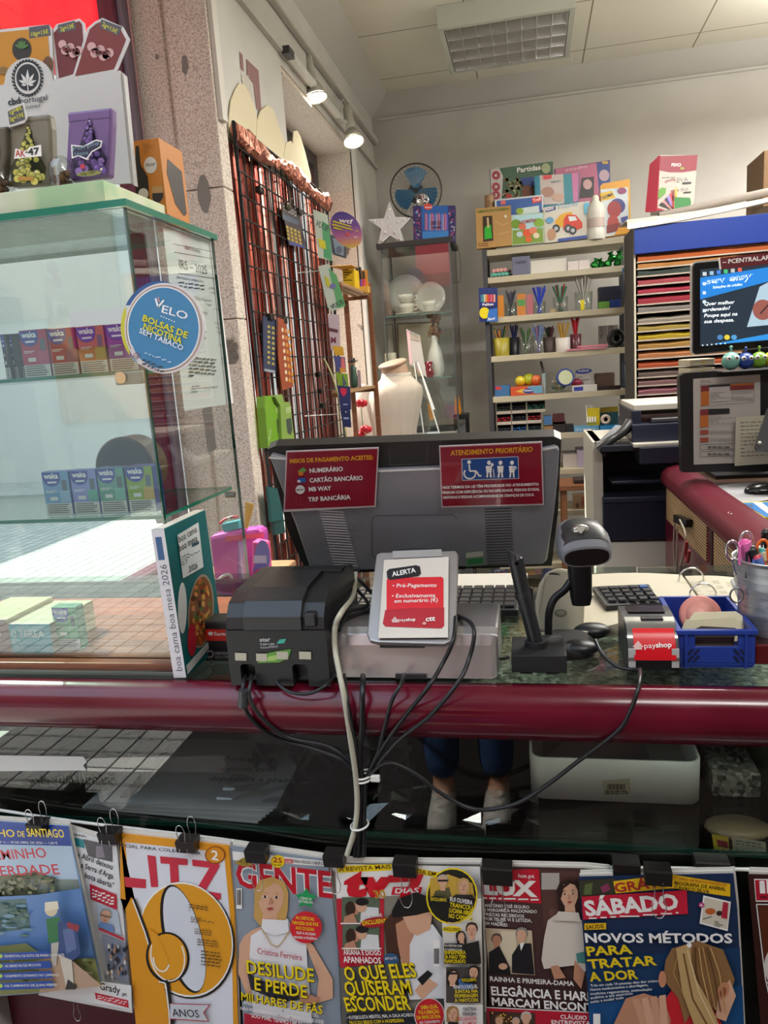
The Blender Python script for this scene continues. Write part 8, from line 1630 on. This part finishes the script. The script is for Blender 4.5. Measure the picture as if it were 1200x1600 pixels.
kb_('scanner_base',1000,1200,700,726,-.12,.55,NV);kb_('white_band',990,1200,694,700,-.1,.5,CW);kb_('scanner_lid',988,1200,664,694,-.05,.45,M('#20263a',.4));kb_('feeder_block',987,1002,642,690,-.02,.4,NV);kb_('feeder_top',990,1200,633,643,.0,.4,CW);kb_('feeder_rail',1018,1200,654,660,-.03,.05,STEEL)
ph=thing('desk_phone','black telephone handset resting on the copier','telephone',P(958,706,'y',KY));b=MB();b.tube([P(936,704,'y',KY-.05),P(952,690,'y',KY-.05),P(972,676,'y',KY-.03),P(984,662,'y',KY)],lambda t:.014+.010*abs(t-.5)*2,BLK,12);b.build('handset',ph);b=MB();b.add(*slab([(930,694),(962,664),(984,666),(946,710)],P(955,690,'y',KY),(0,-.8,.6),.02,M('#202226',.3)));b.build('base',ph)
# --- second desk
dk=thing('side_desk','burgundy desk with ribbed rattan panels running back on the right','desk',(.9,2.2,0))
DY0,DY1=1.66,2.86;pf3=[(.466,.866),(.455,.874),(.45,.892),(.455,.915),(.472,.932),(.505,.940),(.54,.937),(.552,.925),(.552,.866)]
b=MB();b.loft([[(x,y,z) for x,z in pf3] for y in (DY0,DY1-.012)]+[[(.5+(x-.5)*.9,DY1,.90+(z-.90)*.8) for x,z in pf3]],M('#5e0d22',.42),True,True);b.build('rail',dk)
MB().box(.55,1.7,DY0,DY1+.1,.90,.9232,nodes_mat('desk_wood',_wood('3a2a22','55402f'),.3)).build('desk_top',dk)
MB().box(.468,.50,DY0,DY1-.02,.56,.868,BURG).build('side_panel',dk);MB().box(.47,.5,DY0,DY0+.5,0,.5,M('#5a3034',.5)).build('pedestal',dk);MB().box(.5,1.7,DY1-.04,DY1,0,.90,BURG).build('end_panel',dk)
for q in ([(1041,763),(1104,816),(1103,878),(1041,811)],[(1115,829),(1190,893),(1190,972),(1115,889)]):
    b=MB();b.add(*slab(q,(.465,0,0),(1,0,0),.006,RATTAN));b.build('rattan_panel',dk)
b=MB();b.add(*slab([(1109,824),(1113,828),(1113,886),(1109,882)],(.466,0,0),(1,0,0),.002,M('#2a0810',.6)));b.build('slot',dk)
hb_=thing('cable_hub','small black cable hook on the rattan panel with cords hanging down','hook',P(1062,812,'x',.45));b=MB();b.add(*slab([(1052,804),(1072,812),(1071,824),(1052,816)],(.444,0,0),(1,0,0),.018,BLK));b.build('block',hb_)
for i,(pts,cc) in enumerate((([(1054,818),(1053,860),(1056,900),(1058,930)],'#8f8478'),([(1058,822),(1058,870),(1054,905)],'#8f8478'),([(1062,812),(1070,830),(1071,846),(1064,880),(1061,896)],'#b5ac98'),([(1073,846),(1071,868),(1074,878),(1077,860)],'#8f1c28'))):MB().tube([P(x,y,'x',.436) for x,y in pts],.003 if i<3 else .005,M(cc,.5),6).build('cord',hb_)
MB().cyl(P(1061,895,'x',.436),P(1061,906,'x',.436),.006,STEEL,10).build('plug',hb_)
# --- things on the desk
DT=.9234;m2=thing('monitor','computer monitor showing a blue and navy advert','monitor',(.7,2.62,DT));my=2.6
b=MB();b.add(*slab(rrect(1083,411,1330,553,6,-24),(0,my,0),(0,-1,0),.04,M('#0d0d0f',.25)));b.build('bezel',m2,bevel=.002)
b=MB();b.add(*slab(rrect(1081,409,1332,555,7,-24),(0,my+.012,0),(0,-1,0),.03,M('#c5c3bd',.4)));b.build('white_shell',m2)
MB().box(.68,.76,my+.05,my+.09,DT,1.4,BLK).box(.58,.86,my-.02,my+.16,DT,DT+.012,BLK).build('stand',m2)
def E_(h,e=.55):return M(h,.4,0,0,e)
b=MB();A=Art(b,(0,my-.0005,0),(0,-1,0),.0004)
A.poly([(1094,421),(1320,399),(1320,522),(1094,541)],E_('#1b2a38'));A.poly([(1094,434),(1210,416),(1320,399),(1320,420),(1200,440),(1094,468)],E_('#1d78c8'));A.poly([(1117,537),(1210,520),(1210,530),(1120,538)],E_('#2a86d0'));A.poly([(1167,511),(1187,448),(1210,436),(1210,507)],E_('#9fb8c8'));A.ell(1192,484,16,16,E_('#8a5048'),20);A.line([(1188,490),(1206,470)],2,E_('#1a1a1e'))
A.text('serv',(1103,445),(1134,441),10,E_('#dfeaf4',.8),.06);A.text('serv',(1103,445),(1134,441),10,E_('#1d78c8'),.0);A.text('easy',(1137,441),(1175,436),11,E_('#dfeaf4',.8),.06,.15);A.text('easy',(1137,441),(1175,436),11,E_('#1668b8'),.0,.15);A.text('Soluções de crédito',(1114,451),(1160,446),4,E_('#dfeaf4',.8),.03)
for k,s in enumerate(('Quer melhor','ordenado?','Poupe aqui na','sua despesa.')):A.text(s,(1100,477.5+9.2*k),(1100+(47,40,52,47)[k],474.5+9.2*k),5.4,E_('#e8eef2',.9),.02,.18)
for x,c_ in ((1125,'#4a78b0'),(1136,'#c9b83a'),(1147,'#4a90c0')):A.ell(x,527,4.4,4,E_(c_))
for i,c_ in enumerate(('#b9c4cc','#8fb0c8','#3f7fd0','#3fb070','#b0b0b0','#d05a4a')):A.rect(1098+11*i,425-1.3*i,1104+11*i,431-1.3*i,E_(c_))
for y in (441,455,469,483):A.rect(1098,y,1103,y+5,E_('#c4d4e0'))
for i in range(6):A.ell(1098+7*i,539.5-.6*i,1.4,1.4,E_('#c4d4e0'),n=6)
b.build('screen',m2)
b=MB();A=Art(b,(0,my-.001,0),(0,-1,0),.0004);A.poly([(1123,403),(1330,380),(1332,398),(1126,421)],'#6a1420');A.poly([(1122,403),(1125,403),(1127,421),(1124,421)],WT);A.text('– PCENTRAL.ARAUJO',(1129,413),(1228,403),7,WT,.06);b.build('red_strip',m2)
fp=thing('file_stand','black upright panel holding a printed price table below the monitor','file stand',(.7,2.5,DT));py_=2.47
b=MB();b.add(*slab([(1062,588),(1070,583),(1330,566),(1330,735),(1066,738)],(0,py_,0),(0,-1,0),.05,M('#131315',.4)));b.build('panel',fp)
b=MB();b.add(*slab([(1083,592),(1188,585),(1188,722),(1084,726)],(0,py_-.002,0),(0,-1,0),.001,M('#b5b0a9',.6)));A=Art(b,(0,py_-.0025,0),(0,-1,0),.0004,.6)
A.poly([(1095,603),(1108,602),(1108,634),(1095,635)],'#b5651f');A.poly([(1095,603),(1108,602),(1108,611),(1095,612)],'#7a2228');A.poly([(1108,602),(1141,600),(1141,603),(1108,605)],BK);A.poly([(1141,600),(1178,598),(1178,608),(1141,610)],'#7a2228');A.poly([(1141,600),(1178,598),(1178,601),(1141,603)],'#b5651f');A.greek(1110,613,1140,630,6,'#8f8a84',.3,1,-2);A.greek(1143,611,1176,628,6,'#8f8a84',.3,2,-2)
A.poly([(1094,640),(1107,639),(1107,667),(1094,668)],'#b5651f');A.poly([(1094,640),(1107,639),(1107,648),(1094,649)],'#7a2228');A.poly([(1107,639),(1140,638),(1140,646),(1107,648)],BK);A.greek(1109,650,1150,664,5,'#8f8a84',.3,3,-2)
for y in (672,684):A.poly([(1094,y),(1107,y-.6),(1107,y+6),(1094,y+7)],'#9a4530');A.greek(1110,y,1148,y+6,2,'#8f8a84',.4,4)
for y in (694,705):A.line([(1094,y+1),(1150,y-1),(1150,y+7),(1094,y+9),(1094,y+1)],.7,'#4a4644');A.greek(1106,y+2,1142,y+7,1,'#5a5652',.6,5)
A.greek(1095,594,1112,598,2,'#5a5652',.4,6);A.line([(1094,602),(1178,597),(1178,628),(1094,635)],.6,'#4a4644');b.build('price_table',fp)
b=MB();b.add(*slab([(1150,652),(1205,648),(1240,648),(1240,722),(1148,728)],(0,py_-.03,0),(0,-1,0),.001,M('#b9b4a0',.6)));A=Art(b,(0,py_-.0305,0),(0,-1,0),.0004,.6);A.greek(1157,658,1200,716,10,'#7a756a',.3,9,-2);b.build('note_sheet',label='cream printed sheet leaning before the black panel',cat='sheet')
pz=P(1160,577,'y',2.47).z;MB().box(P(1127,577,'y',2.42).x,1.0,2.40,2.52,pz-.004,pz,M('#8f9094',.25,.8),.0015).build('tray_plate',label='thin silver tray under the little round figures',cat='tray')
for k,(px,py,r,c_,l_) in enumerate(((1142,563,11.5,'#6fa89a','mint round figure with big eyes, leftmost on the silver tray'),(1165,564,10.5,'#1f3a8a','navy round figure with big eyes on the silver tray'),(1186,562,10.5,'#6f9a2a','green round figure with big eyes on the silver tray'),(1207,560,10.5,'#d8c02a','yellow round figure at the right picture edge on the silver tray'))):
    y=2.45;s=y*1.1/FPX;x=P(px,py,'y',y).x;z=pz+.0004;o=thing('round_figure',l_,'figure',(x,y,z));r*=s
    MB().ball((x,y,z+r*1.02),(r,r,r*1.02),M(c_,.3),20).cyl((x,y,z+2*r),(x,y,z+2.5*r),r*.12,M(c_,.3),8).ball((x,y,z+2.55*r),r*.2,M(c_,.3),8).build('body',o)
    for e in (-1,1):MB().ball((x+e*r*.42,y-r*.78,z+r*1.35),r*.30,M('#dcdcd6',.2),12).build('eye',o);MB().ball((x+e*r*.40,y-r*1.02,z+r*1.34),r*.14,BLK,8).build('pupil',o)
for k,y in enumerate((566,580)):b=MB();yy=2.66;a=P(1078,y,'y',yy).x;z=P(1098,y,'y',yy).z;b.box(a,P(1117,y,'y',yy).x,yy,yy+.2,z-.011,z+.011,M('#b9b09a',.5),.003).box(a+.035,a+.048,yy-.001,yy,z-.004,z+.002,M('#b09a2a',.5));b.build('drawer_box',label=('upper cream drawer front with a yellow mark below the monitor','lower cream drawer front with a yellow mark below the monitor')[k],cat='drawer')
k2=thing('keyboard','black keyboard on the right desk by the printed sheet','keyboard',(.8,2.1,DT));X=T(.62,2.02,DT)@R(-4,'Z');MB().box(0,.44,0,.15,.004,.022,M('#202224',.4),.004,X).build('body',k2)
for j in range(5):
    for i in range(15):MB().box(.012+.028*i,.036+.028*i,.014+.026*j,.036+.026*j,.022,.029,M('#2c2e31',.35),.002,X,1).build('key',k2)
mm_=thing('mouse','black computer mouse on the pale pad on the right desk','mouse',P(1190,770,'z',DT+.012));c=P(1192,768,'z',DT+.012);MB().ball((c.x,c.y,DT+.0125),(.05,.032,.026),M('#121214',.2),20,None,0,1).build('shell',mm_);MB().box(c.x-.03,c.x-.018,c.y-.003,c.y+.003,DT+.034,DT+.037,M('#3a3a3c',.4)).build('wheel',mm_)
b=MB();q=[P(x,y,'z',DT+.008) for x,y in ((1098,762),(1170,752),(1260,770),(1160,788))];b.add(q+[Vector((p.x,p.y,DT+.0002)) for p in q],[(3,2,1,0),(4,5,6,7),(0,1,5,4),(1,2,6,5),(2,3,7,6),(3,0,4,7)],M('#9a9a9c',.5));b.build('mouse_pad',label='pale grey mouse pad on the right desk',cat='mouse pad')
mg=thing('magazine','colourful puzzle magazine lying on the right desk','magazine',P(1160,798,'z',DT));b=MB();q=[P(x,y,'z',DT+.010) for x,y in ((1122,785),(1230,783),(1260,806),(1158,810))];b.add(q+[Vector((p.x,p.y,DT+.0002)) for p in q],[(3,2,1,0),(4,5,6,7),(0,1,5,4),(1,2,6,5),(2,3,7,6),(3,0,4,7)],M('#c9b92a',.5));b.build('pages',mg)
b=MB();A=Art(b,(0,0,DT+.0103),(0,0,1),.0003);A.poly([(1130,786),(1158,785.5),(1190,808),(1162,809)],'#b5a89a');A.poly([(1160,785.5),(1230,783.5),(1258,806),(1196,807.5)],'#2a6aa8');A.poly([(1176,785),(1190,785),(1214,803),(1202,804)],'#b9c4d0')
R_=random.Random(3)
for i in range(24):A.ell(1138+R_.uniform(0,40),788+R_.uniform(0,17),3,1.6,R_.choice(['#8f3a3a','#5a5a5a','#c97a7a','#d8c8b0','#3a3a4a']),n=7);A.k-=1
b.build('cover_print',mg)
tb2=thing('tablet','dark tablet screen tilted at the right picture edge above the keyboard','tablet',P(1195,705,'y',2.3));b=MB();b.add(*slab([(1199,638),(1330,620),(1330,700),(1262,712),(1182,702),(1180,696)],P(1190,690,'y',2.25),(0,-.85,.5),.012,M('#232426',.3)));b.build('body',tb2);b=MB();c=P(1187,692,'y',2.24);b.ball((c.x,c.y,c.z),.005,M('#c8c4b8',.3),10);b.build('button',tb2);MB().box(c.x+.08,c.x+.16,2.27,2.33,DT,c.z+.03,BLK).build('foot',tb2)

# ================================================================== the photographer, seen only mirrored in the counter glass
def skinned(name,pts,edges,m,parent,rootv=0):
    me=bpy.data.meshes.new(name);off=worldpos(parent);me.from_pydata([Vector(p[:3])-off for p in pts],edges,[]);me.materials.append(m);o=bpy.data.objects.new(name,me);COL.objects.link(o);o.parent=parent
    sk=o.modifiers.new('skin','SKIN');sk.use_smooth_shade=True
    for i,v in enumerate(me.skin_vertices[0].data):r=pts[i][3];v.radius=r if isinstance(r,tuple) else (r,r);v.use_root=i==rootv
    o.modifiers.new('subd','SUBSURF').levels=1;o.modifiers['subd'].render_levels=2;return o
ps=thing('person','person in a dark jacket and blue jeans photographing, mirrored in the counter glass','person',(-.24,-.28,-.15))
px_,py0=-.24,-.30
skn=[(px_,py0,1.24,(.09,.07)),(px_,py0,1.33,.052),(px_+.01,py0+.03,1.42,(.078,.085)),(px_+.01,py0+.03,1.52,(.08,.09)),(px_+.01,py0+.02,1.58,(.05,.055))]
body=[(px_,py0,.78,(.13,.09)),(px_,py0,1.0,(.14,.1))]+skn;e=[(i,i+1) for i in range(6)]
JK=M('#16171b',.8);hand=[]
for s,hx in ((-1,-.075),(1,.075)):
    k=len(body);body+=[(px_+s*.19,py0,1.20,.055),(px_+s*.22,py0+.05,.96,.042),(hx-.02,-.10,1.22,.03),(hx,-.06,1.30,(.028,.016))];e+=[(2,k),(k,k+1),(k+1,k+2),(k+2,k+3)]
    for f in range(4):j=len(body);body+=[(hx+s*.004,-.045-.004*f,1.32+.013*f,.0085),(hx-s*.02,-.035,1.325+.014*f,.0075)];e+=[(k+3,j),(j,j+1)]
    j=len(body);body+=[(hx-s*.02,-.07,1.30,.0095),(hx-s*.035,-.045,1.31,.008)];e+=[(k+3,j),(j,j+1)]
for s,fx_,fy_ in ((-1,-.335,-.16),(1,-.155,-.18)):
    k=len(body);body+=[(px_+s*.09,py0,.74,.085),((px_+s*.09+fx_)/2,(py0+fy_)/2+.03,.34,.055),(fx_,fy_-.05,-.06,.038),(fx_,fy_+.06,-.11,.03)];e+=[(0,k),(k,k+1),(k+1,k+2),(k+2,k+3)]
skinned('body',body,e,M('#b98a6e',.6),ps)
jk=[(px_,py0,.82,(.17,.13)),(px_,py0,1.02,(.175,.13)),(px_,py0,1.22,(.17,.11)),(px_,py0,1.29,(.075,.07))];e=[(0,1),(1,2),(2,3)]
for s,hx in ((-1,-.075),(1,.075)):k=len(jk);jk+=[(px_+s*.2,py0,1.21,.07),(px_+s*.23,py0+.05,.95,.058),(hx-.02+s*.02,-.12,1.20,.042)];e+=[(2,k),(k,k+1),(k+1,k+2)]
skinned('jacket',jk,e,JK,ps)
jn=[(px_,py0,.84,(.15,.11))];e=[]
for s,fx_,fy_ in ((-1,-.335,-.16),(1,-.155,-.18)):k=len(jn);jn+=[(px_+s*.09,py0,.72,.1),((px_+s*.09+fx_)/2,(py0+fy_)/2+.03,.34,.075),(fx_,fy_-.045,-.03,.06)];e+=[(0,k),(k,k+1),(k+1,k+2)]
skinned('jeans',jn,e,M('#24406a',.8),ps)
for fx_,fy_ in ((-.335,-.16),(-.155,-.18)):
    X=T(fx_,fy_,-.148);sh_=[[(w*math.cos(a),y,max(h*(.5+.5*math.sin(a)),0)) for a in [2*math.pi*k/14 for k in range(14)]] for y,w,h in ((-.12,.025,.06),(-.10,.038,.10),(-.04,.042,.115),(.03,.045,.085),(.10,.044,.06),(.14,.03,.04))]
    MB().loft(sh_,M('#a9a49a',.6),True,True,X).build('shoe',ps);MB().prism([(x*1.05,y) for x,y in ((-.03,-.125),(.03,-.125),(.042,0),(.046,.1),(.025,.148),(-.025,.148),(-.046,.1),(-.042,0))],0,.022,M('#c9c4b8',.6),X).build('sole',ps)
    MB().tube([X@Vector((-.02+.04*(i%2),.0+.014*i,.10-.006*i)) for i in range(6)],.003,M('#d0ccc2',.7),6).build('laces',ps)
MB().ball((px_+.01,py0+.015,1.50),(.092,.1,.115),M('#2a1d18',.8),18,None,-.1,1).build('hair',ps)
for s in (-1,1):MB().ball((px_+.01+s*.03,py0+.115,1.48),.012,M('#e6e0d8',.3),10).ball((px_+.01+s*.03,py0+.126,1.48),.005,BLK,8).build('eye',ps)
MB().cyl((px_+.01,py0+.10,1.47),(px_+.01,py0+.135,1.445),.008,M('#b07f64',.6),10,.013).build('nose',ps);MB().ball((px_+.01,py0+.11,1.415),(.024,.01,.008),M('#8f4a44',.5),10).build('mouth',ps)
MB().box(-.038,.038,-.026,-.016,1.27,1.43,BLK,.003).build('phone',label='black phone held up by the photographer',cat='phone')
